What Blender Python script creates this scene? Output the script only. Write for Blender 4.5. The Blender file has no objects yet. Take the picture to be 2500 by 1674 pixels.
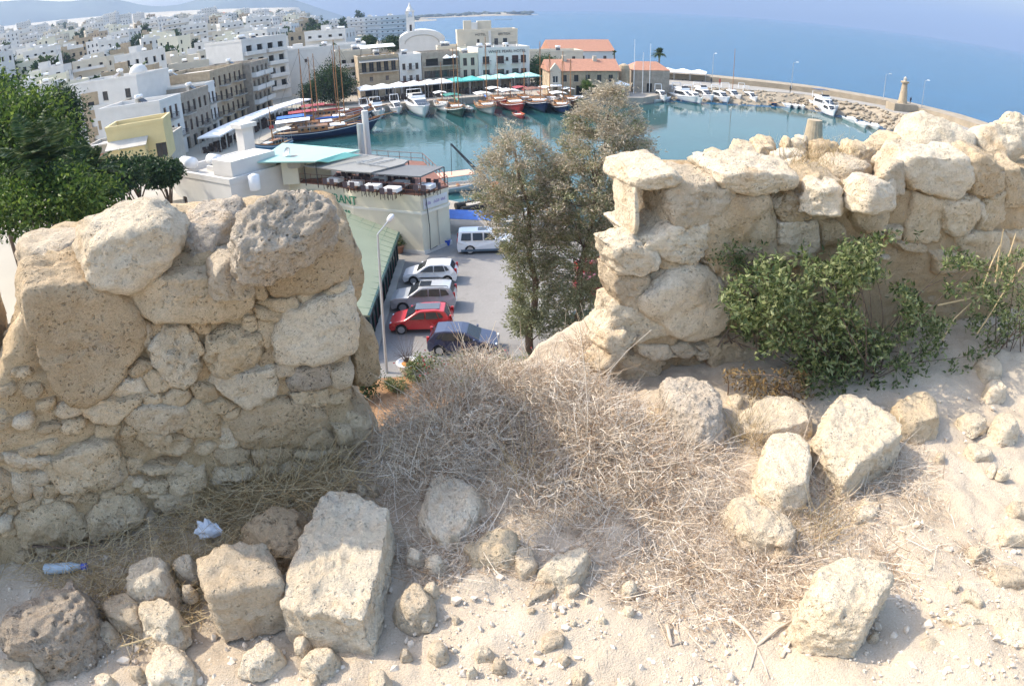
import bpy, bmesh, math, random
import numpy as np
from mathutils import Vector, Matrix
R = math.radians
random.seed(7); rng = np.random.default_rng(11)
sc = bpy.context.scene
col = sc.collection
# ------------------------------------------------------------------ camera (wide converter lens: barrel distortion)
CH = 20.5                      # eye height above the sea
PITCH, ROLL, FPX, KD = R(27.8), .022, 1650., .06
cd = bpy.data.cameras.new('camera'); cam = bpy.data.objects.new('camera', cd); col.objects.link(cam); sc.camera = cam
cam.matrix_world = Matrix.Translation((0, 0, CH)) @ Matrix.Rotation(math.pi/2-PITCH, 4, 'X') @ Matrix.Rotation(-ROLL, 4, 'Z')
cd.type = 'PANO'; cd.clip_start = .05; cd.clip_end = 60000
cd.sensor_fit = 'HORIZONTAL'; cd.sensor_width = 36; cd.sensor_height = 36*685/1024
_th = np.linspace(0, 1.1, 300); _r = FPX*(_th+KD*_th**3)*36/2500
_A = np.stack([_r, _r**2, _r**3, _r**4], 1); _k = np.linalg.lstsq(_A, _th, rcond=None)[0]
for tgt in (cd, getattr(cd, 'cycles', None)):
    if tgt is None: continue
    try:
        tgt.panorama_type = 'FISHEYE_LENS_POLYNOMIAL'; tgt.fisheye_fov = R(170)
        tgt.fisheye_polynomial_k0 = 0.
        for i in range(4): setattr(tgt, 'fisheye_polynomial_k%d' % (i+1), -float(_k[i]))
    except Exception as e: print('cam', e)
# ------------------------------------------------------------------ light
SUN_FROM = Vector((-.665, .20, .72)).normalized()
w = bpy.data.worlds.new('World'); sc.world = w; w.use_nodes = True
nt = w.node_tree; bg = nt.nodes['Background']
sky = nt.nodes.new('ShaderNodeTexSky'); sky.sky_type = 'NISHITA'; sky.sun_disc = False
sky.sun_elevation = math.asin(SUN_FROM.z); sky.sun_rotation = math.atan2(SUN_FROM.x, SUN_FROM.y)
sky.altitude = 0; sky.air_density = 1.3; sky.dust_density = 2.8; sky.ozone_density = 1.6
nt.links.new(sky.outputs[0], bg.inputs[0]); bg.inputs[1].default_value = .15
sd = bpy.data.lights.new('sun', 'SUN'); sd.energy = 2.0; sd.angle = R(.6); sd.color = (1, .91, .75)
so = bpy.data.objects.new('sun', sd); col.objects.link(so); so.rotation_euler = SUN_FROM.to_track_quat('Z', 'Y').to_euler()
so.location = (0, 0, 60)
vs = sc.view_settings; vs.view_transform = 'Standard'; vs.look = 'None'; vs.gamma = 1; vs.exposure = 1.5; vs.use_curve_mapping = False
sc.cycles.use_denoising = True
sc.cycles.max_bounces = 6; sc.cycles.diffuse_bounces = 4; sc.cycles.glossy_bounces = 3; sc.cycles.transmission_bounces = 3
sc.cycles.transparent_max_bounces = 6; sc.cycles.volume_bounces = 1; sc.cycles.caustics_reflective = False; sc.cycles.caustics_refractive = False
# ------------------------------------------------------------------ where a pixel of the 2500x1674 photograph lies in the world
_fw = np.array([0, math.cos(PITCH), -math.sin(PITCH)]); _up = np.array([0, math.sin(PITCH), math.cos(PITCH)]); _rt = np.array([1., 0, 0])
EYE = np.array([0, 0, CH])
def ray(px, py):
    X, Y = px-1250., 837.-py
    c, s = math.cos(-ROLL), math.sin(-ROLL); X, Y = X*c-Y*s, X*s+Y*c
    r = max(math.hypot(X, Y), 1e-9); th = r/FPX
    for _ in range(12): th -= (FPX*(th+KD*th**3)-r)/(FPX*(1+3*KD*th*th))
    return math.sin(th)*(X*_rt+Y*_up)/r+math.cos(th)*_fw
def at(px, py, z):
    d = ray(px, py); return EYE+d*((z-CH)/d[2])
def atd(px, py, D):
    d = ray(px, py); return EYE+d*(D/math.hypot(d[0], d[1]))
def onplane(px, py, B, n):
    d = ray(px, py); return EYE+d*(((B-EYE)@n)/(d@n))
# ------------------------------------------------------------------ numpy noise
_perm = rng.random((64, 64, 64)).astype(np.float32)
def vnoise(P):
    i = np.floor(P).astype(int); f = P-i; f = f*f*f*(f*(f*6-15)+10); i &= 63; j = (i+1) & 63
    x0, y0, z0 = i.T; x1, y1, z1 = j.T; fx, fy, fz = f.T
    c = _perm
    a = c[x0, y0, z0]*(1-fx)+c[x1, y0, z0]*fx; b = c[x0, y1, z0]*(1-fx)+c[x1, y1, z0]*fx
    d = c[x0, y0, z1]*(1-fx)+c[x1, y0, z1]*fx; e = c[x0, y1, z1]*(1-fx)+c[x1, y1, z1]*fx
    return ((a*(1-fy)+b*fy)*(1-fz)+(d*(1-fy)+e*fy)*fz)*2-1
def fbm(P, oct=4, gain=.5):
    P = np.asarray(P, float); s = np.zeros(len(P)); a = 1.; f = 1.
    for k in range(oct):
        s += a*vnoise(P*f+k*17.3); a *= gain; f *= 2.03
    return s
# ------------------------------------------------------------------ materials
MATS = {}
class NT:
    def __init__(s, name):
        s.m = bpy.data.materials.new(name); s.m.use_nodes = True; s.t = s.m.node_tree; s.b = s.t.nodes['Principled BSDF']
    def n(s, typ, **kw):
        x = s.t.nodes.new('ShaderNode'+typ)
        for k, v in kw.items(): setattr(x, k, v)
        return x
    def l(s, a, b): s.t.links.new(a, b)
    def noise(s, co, scale, detail=4, rough=.6):
        x = s.n('TexNoise'); x.inputs['Scale'].default_value = scale; x.inputs['Detail'].default_value = detail; x.inputs['Roughness'].default_value = rough
        s.l(co, x.inputs['Vector']); return x.outputs['Fac']
    def ramp(s, fac, stops):
        x = s.n('ValToRGB'); e = x.color_ramp.elements
        while len(e) < len(stops): e.new(.5)
        for q, (p, c) in zip(e, stops): q.position = p; q.color = (*c, 1) if len(c) == 3 else c
        s.l(fac, x.inputs[0]); return x.outputs[0]
    def mix(s, fac, a, b, mode='MIX'):
        x = s.n('Mix', data_type='RGBA', blend_type=mode)
        for v, i in ((fac, 0), (a, 6), (b, 7)):
            if hasattr(v, 'default_value') or hasattr(v, 'is_linked'): s.l(v, x.inputs[i])
            elif i == 0: x.inputs[0].default_value = v
            else: x.inputs[i].default_value = (*v, 1)
        return x.outputs[2]
    def math(s, op, a, b=None):
        x = s.n('Math', operation=op)
        for v, i in ((a, 0), (b, 1)):
            if v is None: continue
            if hasattr(v, 'is_linked'): s.l(v, x.inputs[i])
            else: x.inputs[i].default_value = v
        return x.outputs[0]
    def bump(s, h, strength, dist, prev=None):
        x = s.n('Bump'); x.inputs['Strength'].default_value = strength; x.inputs['Distance'].default_value = dist; s.l(h, x.inputs['Height'])
        if prev is not None: s.l(prev, x.inputs['Normal'])
        return x.outputs[0]
    def done(s, colour=None, normal=None, rough=.8, **kw):
        if colour is not None:
            if hasattr(colour, 'is_linked'): s.l(colour, s.b.inputs['Base Color'])
            else: s.b.inputs['Base Color'].default_value = (*colour, 1)
        if normal is not None: s.l(normal, s.b.inputs['Normal'])
        s.b.inputs['Roughness'].default_value = rough
        for k, v in kw.items(): s.b.inputs[k.replace('_', ' ')].default_value = v
        return s.m
def mat(name, c, rough=.7, var=.18, scale=3., bump=.0, bscale=40., bdist=.01, metallic=0., spec=.5, tint=.0):
    if name in MATS: return MATS[name]
    t = NT(name); co = t.n('TexCoord').outputs['Object']
    dk = tuple(v*(1-var) for v in c); lt = tuple(min(1, v*(1+var)) for v in c)
    k = t.ramp(t.noise(co, scale, 5), [(.3, dk), (.7, lt)])
    if tint:
        o = t.n('ObjectInfo').outputs['Random']
        k = t.mix(.999, k, t.ramp(o, [(0, (1-tint,)*3), (1, (1+tint*.3, 1+tint*.2, 1))]), 'MULTIPLY')
    nm = t.bump(t.noise(co, bscale, 4), bump, bdist) if bump else None
    MATS[name] = t.done(k, nm, rough, Metallic=metallic, Specular_IOR_Level=spec); return MATS[name]
def rockmat(name, a, b, dark, pits=1., scale=1.):
    t = NT(name); co = t.n('TexCoord').outputs['Object']
    big = t.noise(co, 3.2*scale, 5, .65); mid = t.noise(co, 13*scale, 6, .75); fine = t.noise(co, 75*scale, 4, .8)
    c = t.ramp(big, [(.32, a), (.5, tuple((x+y)/2 for x, y in zip(a, b))), (.68, b)])
    c = t.mix(t.ramp(mid, [(.52, (0,)*3), (.7, (.5,)*3)]), c, dark)
    c = t.mix(t.ramp(t.noise(co, 6*scale, 6, .7), [(.6, (0,)*3), (.68, (.45,)*3)]), c, (.43, .40, .36))
    c = t.mix(t.ramp(t.noise(co, 2.2*scale, 4, .7), [(.58, (0,)*3), (.7, (.5,)*3)]), c, (.52, .34, .17))
    c = t.mix(t.ramp(fine, [(.32, (.5,)*3), (.46, (0,)*3)]), c, tuple(v*.55 for v in a))
    c = t.mix(t.ramp(fine, [(.56, (0,)*3), (.70, (.6,)*3)]), c, tuple(min(1, v*1.25) for v in b))
    o = t.n('ObjectInfo').outputs['Random']
    c = t.mix(.999, c, t.ramp(o, [(0, (.80, .74, .68)), (.5, (1, .97, .93)), (1, (1.12, 1.08, 1.04))]), 'MULTIPLY')
    vo = t.n('TexVoronoi'); vo.inputs['Scale'].default_value = 48*scale; vo.inputs['Randomness'].default_value = 1
    wn = t.n('TexNoise'); wn.inputs['Scale'].default_value = 20*scale; t.l(co, wn.inputs['Vector']); wv = t.mix(.05, co, wn.outputs['Color']); t.l(wv, vo.inputs['Vector'])
    pit = t.ramp(vo.outputs['Distance'], [(.08, (0,)*3), (.30, (1,)*3)])
    msk = t.ramp(t.noise(co, 7*scale, 3), [(.40, (0,)*3), (.52, (1,)*3)])
    ph = t.mix(msk, (1, 1, 1), pit)
    n1 = t.bump(mid, 1., .032/scale); n2 = t.bump(fine, 1., .010/scale, n1); n3 = t.bump(ph, min(1., pits), .016*pits/scale, n2)
    return t.done(c, n3, .95, Specular_IOR_Level=.15)
ROCK = rockmat('limestone', (.58, .455, .30), (.73, .61, .445), (.43, .325, .21))
ROCKP = rockmat('pale_limestone', (.65, .54, .395), (.81, .725, .585), (.50, .41, .30), .9)
ROCKG = rockmat('grey_lichened_limestone', (.42, .36, .29), (.62, .55, .46), (.25, .22, .18), 1.3)
MORTAR = rockmat('earth_mortar', (.53, .405, .255), (.66, .53, .365), (.38, .28, .175), 1., 1.6)
PEBBLE = mat('pale_pebbles', (.66, .57, .46), .9, .18, 30)
# dusty trodden earth
t = NT('dusty_earth'); co = t.n('TexCoord').outputs['Object']
c = t.ramp(t.noise(co, 1.6, 6, .6), [(.28, (.43, .345, .25)), (.45, (.52, .43, .325)), (.6, (.55, .46, .355)), (.75, (.62, .535, .43))])
g = t.noise(co, 120, 3, .75); c = t.mix(t.ramp(g, [(.3, (.6,)*3), (.5, (0,)*3)]), c, (.40, .31, .22))
c = t.mix(t.ramp(g, [(.6, (0,)*3), (.75, (.6,)*3)]), c, (.66, .58, .48))
vo = t.n('TexVoronoi'); vo.inputs['Scale'].default_value = 150; t.l(co, vo.inputs['Vector'])
nb = t.bump(vo.outputs['Distance'], .35, .006, t.bump(t.noise(co, 30, 6, .7), .7, .02))
EARTH = t.done(c, nb, .95, Specular_IOR_Level=.15)
DIRT = mat('brown_soil', (.30, .17, .085), .95, .35, 1.2, .5, 12, .05)
# town / harbour materials
WHITE = mat('white_plaster', (.63, .61, .58), .8, .06, .6)
CREAM = mat('cream_plaster', (.66, .62, .49), .8, .05, .5, .15, 30, .01)
IVORY = mat('ivory_plaster', (.56, .50, .40), .8, .08, .4)
SAND = mat('sandstone_blocks', (.40, .315, .215), .9, .2, 1.2, .4, 3, .04)
GREYST = mat('grey_stone_blocks', (.33, .28, .225), .9, .22, 1.1, .4, 3, .04)
YELL = mat('yellow_plaster', (.66, .53, .27), .85, .06, .5)
TERRA = mat('terracotta_tiles', (.40, .195, .125), .8, .16, 2.5, .4, 12, .05)
CONC = mat('grey_concrete', (.42, .39, .34), .9, .12, .7)
ROOFC = mat('pale_roof_screed', (.52, .48, .42), .9, .14, .5)
BROWN = mat('brown_wood', (.15, .075, .042), .6, .25, 3)
DARKW = mat('dark_timber', (.05, .033, .025), .6, .25, 3)
GLASS = mat('dark_window_glass', (.022, .026, .032), .12, .2, 2)
DARK = mat('dark_interior', (.02, .018, .016), .9, .1, 1)
BLUSH = mat('blue_grey_shutters', (.12, .17, .22), .6, .1, 2)
IRON = mat('dark_iron', (.035, .035, .038), .5, .1, 4, metallic=.3)
STEEL = mat('galvanised_steel', (.50, .51, .52), .4, .06, 3, metallic=.6)
WPAINT = mat('white_gelcoat', (.80, .80, .80), .25, .02, 2)
CANVAS = mat('white_canvas', (.83, .83, .82), .8, .03, 1.5)
TEAL = mat('teal_canvas', (.08, .42, .38), .7, .08, 2)
AQUA = mat('aqua_sheet_roof', (.33, .53, .46), .5, .06, .35)
GREYA = mat('grey_awning_fabric', (.235, .235, .225), .7, .06, 1.2)
BLUEC = mat('blue_tarpaulin', (.035, .15, .52), .5, .15, 2)
NAVYH = mat('navy_hull_paint', (.018, .035, .10), .3, .1, 1)
REDH = mat('red_hull_paint', (.40, .035, .035), .35, .1, 1)
TEALH = mat('sea_green_canvas', (.03, .20, .15), .6, .12, 1)
VARN = mat('varnished_wood', (.34, .155, .055), .35, .2, 4)
TEAKD = mat('teak_deck', (.45, .33, .21), .7, .15, 4)
MAROON = mat('maroon_canvas', (.33, .05, .06), .7, .12, 2)
TYRE = mat('tyre_rubber', (.018, .018, .018), .8, .1, 8)
RIM = mat('alloy_rim', (.50, .50, .51), .3, .05, 4, metallic=.8)
RUST = mat('rust_brown_canopy', (.20, .085, .055), .7, .2, 1.5)
PEACH = mat('peach_canvas', (.68, .38, .28), .7, .05, 2)
PURPL = mat('violet_sign_paint', (.22, .16, .42), .6, .05, 2)
GREENP = mat('green_sign_paint', (.02, .20, .12), .6, .05, 2)
BLACKP = mat('black_sign_paint', (.04, .04, .045), .6, .05, 2)
REDP = mat('red_flag_cloth', (.55, .04, .04), .7, .1, 2)
ORANGE = mat('orange_paint', (.62, .15, .03), .5, .1, 2)
LITTER = mat('blue_white_paper', (.62, .66, .72), .7, .1, 30)
BLUEP = mat('blue_plastic', (.03, .10, .55), .35, .05, 10)
CLEARP = mat('clear_blue_plastic', (.45, .55, .64), .15, .1, 10)
def carpaint(n, c): 
    m = mat(n, c, .28, .02, 1); m.node_tree.nodes['Principled BSDF'].inputs['Coat Weight'].default_value = .7; return m
CARW, CARS, CARR, CARN, CARG = carpaint('white_car_paint', (.78, .78, .79)), carpaint('silver_car_paint', (.40, .41, .42)), carpaint('red_car_paint', (.50, .018, .02)), carpaint('navy_car_paint', (.035, .04, .085)), carpaint('dark_green_car_paint', (.02, .028, .025))
# asphalt of the car park
t = NT('worn_asphalt'); co = t.n('TexCoord').outputs['Object']
c = t.ramp(t.noise(co, .25, 6, .6), [(.35, (.20, .188, .178)), (.6, (.25, .237, .224))])
c = t.mix(t.ramp(t.noise(co, 6, 5, .8), [(.5, (0,)*3), (.7, (.5,)*3)]), c, (.32, .305, .29))
c = t.mix(t.ramp(t.noise(co, .9, 3, .6), [(.62, (0,)*3), (.72, (.5,)*3)]), c, (.14, .13, .125))
ASPH = t.done(c, t.bump(t.noise(co, 25, 4), .3, .02), .9)
# water
def water(name, c, rough, s1, s2, dist, spec=.5):
    t = NT(name); co = t.n('TexCoord').outputs['Object']
    mp = t.n('Mapping'); mp.inputs['Scale'].default_value = (1, .6, 1); t.l(co, mp.inputs[0])
    h1 = t.noise(mp.outputs[0], s1, 3, .55); h2 = t.noise(mp.outputs[0], s2, 2, .5)
    nb = t.bump(h2, .5, dist, t.bump(h1, .4, dist*3))
    cc = t.ramp(t.noise(co, s2*.03, 4), [(.35, c), (.65, tuple(v*1.25 for v in c))])
    return t.done(cc, nb, rough, Specular_IOR_Level=spec, IOR=1.33)
SEA = water('open_sea_water', (.010, .072, .15), .25, .35, 1.4, .12, .16)
HARB = water('harbour_water', (.018, .070, .074), .04, .8, 3., .014, .36)
# ------------------------------------------------------------------ mesh helpers
def link(o): col.objects.link(o); return o
def npmesh(name, V, F, m, smooth=False):
    V = np.asarray(V, np.float32); me = bpy.data.meshes.new(name)
    F = np.asarray(F, np.int32); k = F.shape[1]
    me.vertices.add(len(V)); me.vertices.foreach_set('co', V.ravel())
    me.loops.add(F.size); me.loops.foreach_set('vertex_index', F.ravel())
    me.polygons.add(len(F)); me.polygons.foreach_set('loop_start', np.arange(0, F.size, k, dtype=np.int32))
    me.polygons.foreach_set('use_smooth', np.full(len(F), smooth))
    me.materials.append(m); me.update(calc_edges=True); return me
def tag(o, label=None, cat=None, group=None, kind=None):
    if label: o['label'] = label
    if cat: o['category'] = cat
    if group: o['group'] = group
    if kind: o['kind'] = kind
    return o
def obj(name, me, parent=None, loc=None, rz=0, scale=None):
    o = bpy.data.objects.new(name, me); link(o)
    if loc is not None: o.location = loc
    if rz: o.rotation_euler.z = rz
    if scale is not None: o.scale = scale
    if parent is not None: o.parent = parent
    return o
def empty(name, loc, rz=0, label=None, cat=None, group=None):
    o = bpy.data.objects.new(name, None); link(o); o.location = loc; o.rotation_euler.z = rz; o.empty_display_size = .2
    return tag(o, label, cat, group)
def copytree(o, parent=None):
    c = o.copy(); link(c); c.parent = parent
    for ch in o.children: copytree(ch, c)
    return c
class MB:
    def __init__(s): s.v = []; s.f = []; s.mi = []; s.cur = 0; s.ms = []
    def use(s, m):
        if m not in s.ms: s.ms.append(m)
        s.cur = s.ms.index(m); return s
    def add(s, V, F):
        b = len(s.v); s.v += [tuple(map(float, p)) for p in V]
        for f in F: s.f.append(tuple(i+b for i in f)); s.mi.append(s.cur)
        return s
    def box(s, x0, x1, y0, y1, z0, z1, M=None):
        V = [(x0, y0, z0), (x1, y0, z0), (x1, y1, z0), (x0, y1, z0), (x0, y0, z1), (x1, y0, z1), (x1, y1, z1), (x0, y1, z1)]
        if M is not None: V = [M @ Vector(p) for p in V]
        return s.add(V, [(0, 3, 2, 1), (4, 5, 6, 7), (0, 1, 5, 4), (1, 2, 6, 5), (2, 3, 7, 6), (3, 0, 4, 7)])
    def prism(s, poly, z0, z1):
        a = sum(p[0]*q[1]-q[0]*p[1] for p, q in zip(poly, list(poly[1:])+[poly[0]]))
        if a < 0: poly = list(poly)[::-1]
        n = len(poly); V = [(p[0], p[1], z0) for p in poly]+[(p[0], p[1], z1) for p in poly]
        return s.add(V, [tuple(range(n))[::-1], tuple(range(n, 2*n))]+[(i, (i+1) % n, (i+1) % n+n, i+n) for i in range(n)])
    def tube(s, pts, r, k=6, cap=True):
        pts = [Vector(p) for p in pts]; n = len(pts); rr = r if hasattr(r, '__len__') else [r]*n
        b = len(s.v); V = []
        for i, p in enumerate(pts):
            d = (pts[min(i+1, n-1)]-pts[max(i-1, 0)]).normalized(); a = d.orthogonal().normalized(); c = d.cross(a)
            if i and a.dot(pa) < 0: pass
            if i:
                a = (pa-d*pa.dot(d)).normalized(); c = d.cross(a)
            pa = a
            V += [p+(a*math.cos(2*math.pi*j/k)+c*math.sin(2*math.pi*j/k))*rr[i] for j in range(k)]
        F = [(i*k+j, i*k+(j+1) % k, (i+1)*k+(j+1) % k, (i+1)*k+j) for i in range(n-1) for j in range(k)]
        if cap: F += [tuple(range(k))[::-1], tuple(range((n-1)*k, n*k))]
        return s.add(V, F)
    def lathe(s, prof, k=16, c=(0, 0, 0)):
        V = [(c[0]+r*math.cos(2*math.pi*j/k), c[1]+r*math.sin(2*math.pi*j/k), c[2]+z) for r, z in prof for j in range(k)]
        n = len(prof)
        return s.add(V, [(i*k+j, i*k+(j+1) % k, (i+1)*k+(j+1) % k, (i+1)*k+j) for i in range(n-1) for j in range(k)]+[tuple(range(k))[::-1], tuple(range((n-1)*k, n*k))])
    def quad(s, *p): return s.add(p, [tuple(range(len(p)))])
    def slab(s, pts, th):                         # thick sheet through 3-D points
        P = [Vector(p) for p in pts]; n = (P[1]-P[0]).cross(P[2]-P[0]).normalized()
        if n.z < 0: P = P[::-1]; n = -n
        k = len(P); return s.add(P+[p-n*th for p in P], [tuple(range(k)), tuple(range(k, 2*k))[::-1]]+[(i, i+k, (i+1) % k+k, (i+1) % k) for i in range(k)])
    def mesh(s, name, m=None, smooth=False, bevel=0):
        me = bpy.data.meshes.new(name); me.from_pydata(s.v, [], s.f)
        for x in (s.ms or [m]): me.materials.append(x)
        if s.ms: me.polygons.foreach_set('material_index', s.mi)
        if bevel:
            bm = bmesh.new(); bm.from_mesh(me); bmesh.ops.remove_doubles(bm, verts=bm.verts, dist=1e-5)
            bmesh.ops.recalc_face_normals(bm, faces=bm.faces)
            bmesh.ops.bevel(bm, geom=[e for e in bm.edges if len(e.link_faces) == 2 and e.calc_face_angle(0) > .5], offset=bevel, segments=2, affect='EDGES', profile=.6)
            bm.to_mesh(me); bm.free()
        if smooth: me.polygons.foreach_set('use_smooth', [True]*len(me.polygons))
        me.update(); return me
    def build(s, name, m=None, parent=None, loc=None, rz=0, smooth=False, bevel=0): return obj(name, s.mesh(name, m, smooth, bevel), parent, loc, rz)
def tubes_np(paths, radii, k=3):
    # paths (N,K,3), radii (N,K): many thin k-sided twigs as one array
    N, K, _ = paths.shape
    d = np.gradient(paths, axis=1); d /= np.linalg.norm(d, axis=2, keepdims=True)+1e-9
    ref = np.where(np.abs(d[..., 2:3]) > .8, [[[1., 0, 0]]], [[[0, 0, 1.]]])
    a = np.cross(d, ref); a /= np.linalg.norm(a, axis=2, keepdims=True)+1e-9; b = np.cross(d, a)
    ang = np.arange(k)*2*np.pi/k
    V = paths[:, :, None]+radii[:, :, None, None]*(a[:, :, None]*np.cos(ang)[None, None, :, None]+b[:, :, None]*np.sin(ang)[None, None, :, None])
    idx = np.arange(N*K*k).reshape(N, K, k); j = (np.arange(k)+1) % k
    F = np.stack([idx[:, :-1], idx[:, :-1][..., j], idx[:, 1:][..., j], idx[:, 1:]], -1).reshape(-1, 4)
    return V.reshape(-1, 3), F
def leaves_np(P, D, L, W, rng, droop=.0):
    # folded lozenge leaves: base, two sides, tip
    N = len(P); D = D/(np.linalg.norm(D, axis=1, keepdims=True)+1e-9)
    r = rng.normal(size=(N, 3)); S = np.cross(D, r); S /= np.linalg.norm(S, axis=1, keepdims=True)+1e-9
    Nn = np.cross(S, D); L = L[:, None]; W = W[:, None]
    V = np.stack([P, P+D*L*.45+S*W*.5+Nn*W*.15, P+D*L+np.array([0, 0, -1.])*L*droop, P+D*L*.45-S*W*.5+Nn*W*.15], 1).reshape(-1, 3)
    i = np.arange(N)*4
    return V, np.stack([np.r_[i, i], np.r_[i+1, i+2], np.r_[i+2, i+3]], 1)
# unit icospheres for stones
ICO = {}
def ico(n):
    if n not in ICO:
        bm = bmesh.new(); bmesh.ops.create_icosphere(bm, subdivisions=n, radius=1)
        ICO[n] = (np.array([v.co[:] for v in bm.verts]), np.array([[v.index for v in f.verts] for f in bm.faces])); bm.free()
    return ICO[n]
def vnormals(V, F):
    n = np.cross(V[F[:, 1]]-V[F[:, 0]], V[F[:, 2]]-V[F[:, 0]]); N = np.zeros_like(V)
    for k in range(3): np.add.at(N, F[:, k], n)
    return N/(np.linalg.norm(N, axis=1, keepdims=True)+1e-12)
def hull2(poly):
    p = sorted(set((round(float(a), 5), round(float(b), 5)) for a, b in poly))
    def half(p):
        h = []
        for q in p:
            while len(h) > 1 and (h[-1][0]-h[-2][0])*(q[1]-h[-2][1])-(h[-1][1]-h[-2][1])*(q[0]-h[-2][0]) <= 0: h.pop()
            h.append(q)
        return h
    a, b = half(p), half(p[::-1]); return np.array(a[:-1]+b[:-1])
def stone_mesh(name, poly, d0, d1, org, U, Vv, N, m, taper=.25, sub=4, p=9., amp=.03, seed=0, fine=.35, pit=.4, poly_at=1., facets=9, cull=None, crag=1., flat=False):
    """A stone whose outline (2-D, on axes U,Vv about org) runs from depth d0 to d1 along N; taper slopes the sides outwards away from d1; facets chop flat faces."""
    h = hull2(poly); c = h.mean(0); h = h-c; cz = (d0+d1)/2; hz = abs(d1-d0)/2; r_ = np.random.default_rng(int(seed*13+5)); p = p*1.9
    nx = np.roll(h, -1, 0)-h; nrm = np.stack([nx[:, 1], -nx[:, 0]], 1); nrm /= np.linalg.norm(nrm, axis=1, keepdims=True)+1e-9
    off = (nrm*h).sum(1)
    pl = [(a[0], a[1], taper, o+taper*hz*(2*poly_at-1)) for a, o in zip(nrm, off)]+[(0, 0, 1, hz), (0, 0, -1, hz)]
    ext = np.r_[np.abs(h).max(0), hz]; cor = np.concatenate([np.c_[h, np.full(len(h), hz)], np.c_[h, np.full(len(h), -hz)]])
    for _ in range(facets):
        f = r_.normal(size=3)*np.array([.8, .8, .5])*(.45 if flat else 1); f[2] = abs(f[2])+(.8 if flat else .35); f /= np.linalg.norm(f); pl.append((*f, (cor@f).max()*r_.uniform(.80 if flat else .76, .96 if flat else .93)))
    pl = np.array(pl)
    Vd, F = ico(sub); D = Vd*ext; L = np.linalg.norm(D, axis=1, keepdims=True); Dn = D/L
    den = Dn@pl[:, :3].T; q = np.where(den > 1e-6, den/np.maximum(pl[:, 3], 1e-4), 0); qm = q.max(1, keepdims=True)
    r = 1/(qm[:, 0]*((q/qm)**p).sum(1)**(1/p)); Q = Dn*r[:, None]
    size = float(np.sqrt(ext[0]*ext[1])); k = min(1., size/.12)*crag
    X = org+np.outer(Q[:, 0]+c[0], U)+np.outer(Q[:, 1]+c[1], Vv)+np.outer(Q[:, 2]+cz, N)
    nv = vnormals(X, F)
    if np.mean((nv*(X-X.mean(0))).sum(1)) < 0: F = F[:, ::-1]; nv = -nv
    s = seed*7.77
    X = X+nv*(amp*size*1.7*fbm(X/size*.9+s, 3)[:, None])
    X = X+nv*(k*.016*(.35-np.abs(fbm(X*7+s, 3)))+k*.010*(.3-np.abs(fbm(X*17+s+3, 2))))[:, None]
    e = fbm(X*34+s, 3, .6); X = X+nv*((fine*.014*k*e)[:, None])
    pn = vnoise(X*38+s+9)+.5*vnoise(X*71+s); X = X-nv*(pit*.020*np.clip(pn-.3, 0, 1))[:, None]
    if cull is not None:
        dep = (X-org)@N; F = F[(dep[F] > cull).any(1)]; us = np.unique(F); mp = np.full(len(X), -1); mp[us] = np.arange(len(us)); X = X[us]; F = mp[F]
    return X, F
def stone(name, *a, parent=None, **k):
    m = a[7]; X, F = stone_mesh(name, *a, **k)
    return X, F, m
# ================================================================== castle top: parapet, loose stones, ground
G = 18.5
ZM = dict(A=(0, 450, .2137), B=(450, 450, .2137), C=(0, 750, .2137), D=(450, 750, .2137), E=(0, 1050, .2137), F=(0, 1339, .2137), G=(450, 1100, .2348), H=(500, 1306, .2348),
          R1=(1400, 300, .2564), R2=(1400, 600, .2564), R3=(1900, 550, .2564), K=(1400, 850, .2564), J=(1900, 850, .2564), M=(1900, 1250, .2564), Q=(950, 1000, .2348), S=(1000, 1306, .2348), T=(1700, 50, .3444), W=(2150, 400, .4464), P=(0, 0, 1.))
def pix(zone, pts):
    x, y, s = ZM[zone]; return [(x+a*s, y+b*s) for a, b in pts]
UP = np.array([0, 0, 1.]); EX = np.array([1., 0, 0]); EY = np.array([0, 1., 0])
BL = np.array([-.73, 2.67, G]); UL = np.array([.863, .505, 0]); NL = np.array([.505, -.863, 0])
BR = np.array([.97, 3.42, G]); UR = np.array([.9816, .1908, 0]); NR = np.array([.1908, -.9816, 0])
castle = empty('castle_wall', (0, 2, 0), 0, 'massive limestone curtain wall of the castle below the broken parapet', 'castle wall')
def bl(s, d): q = BL+UL*s-NL*d; return (q[0], q[1])
def br(s, d): q = BR+UR*s-NR*d; return (q[0], q[1])
mb = MB().prism([bl(-30, 1.0), bl(-.12, 1.0), bl(-.05, .3), bl(1.0, .45), br(-.45, .5), br(-.3, 1.05), br(30, 1.05), (30, -12), (-30, -12)], -1, G-.3)
obj('wall_body', mb.mesh('wall_body', MORTAR), castle, (0, -2, 0))
def emit_stone(par, X, F, m, name='stone'):
    me = npmesh(name, X, F, m, True); return obj(name, me, par)
def face_uv(pts, B, U, N):
    P = [onplane(a, b, B, N)-B for a, b in pts]; return [(p@U, p[2]) for p in P]
left = empty('ruined_parapet', (0, 0, 0), 0, 'rubble stone merlon topped by a big pitted boulder, beside the street lamp', 'parapet')
right = empty('ruined_parapet', (0, 0, 0), 0, 'long ruined rubble wall with a hollowed end block, behind the green bush', 'parapet')
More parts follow.
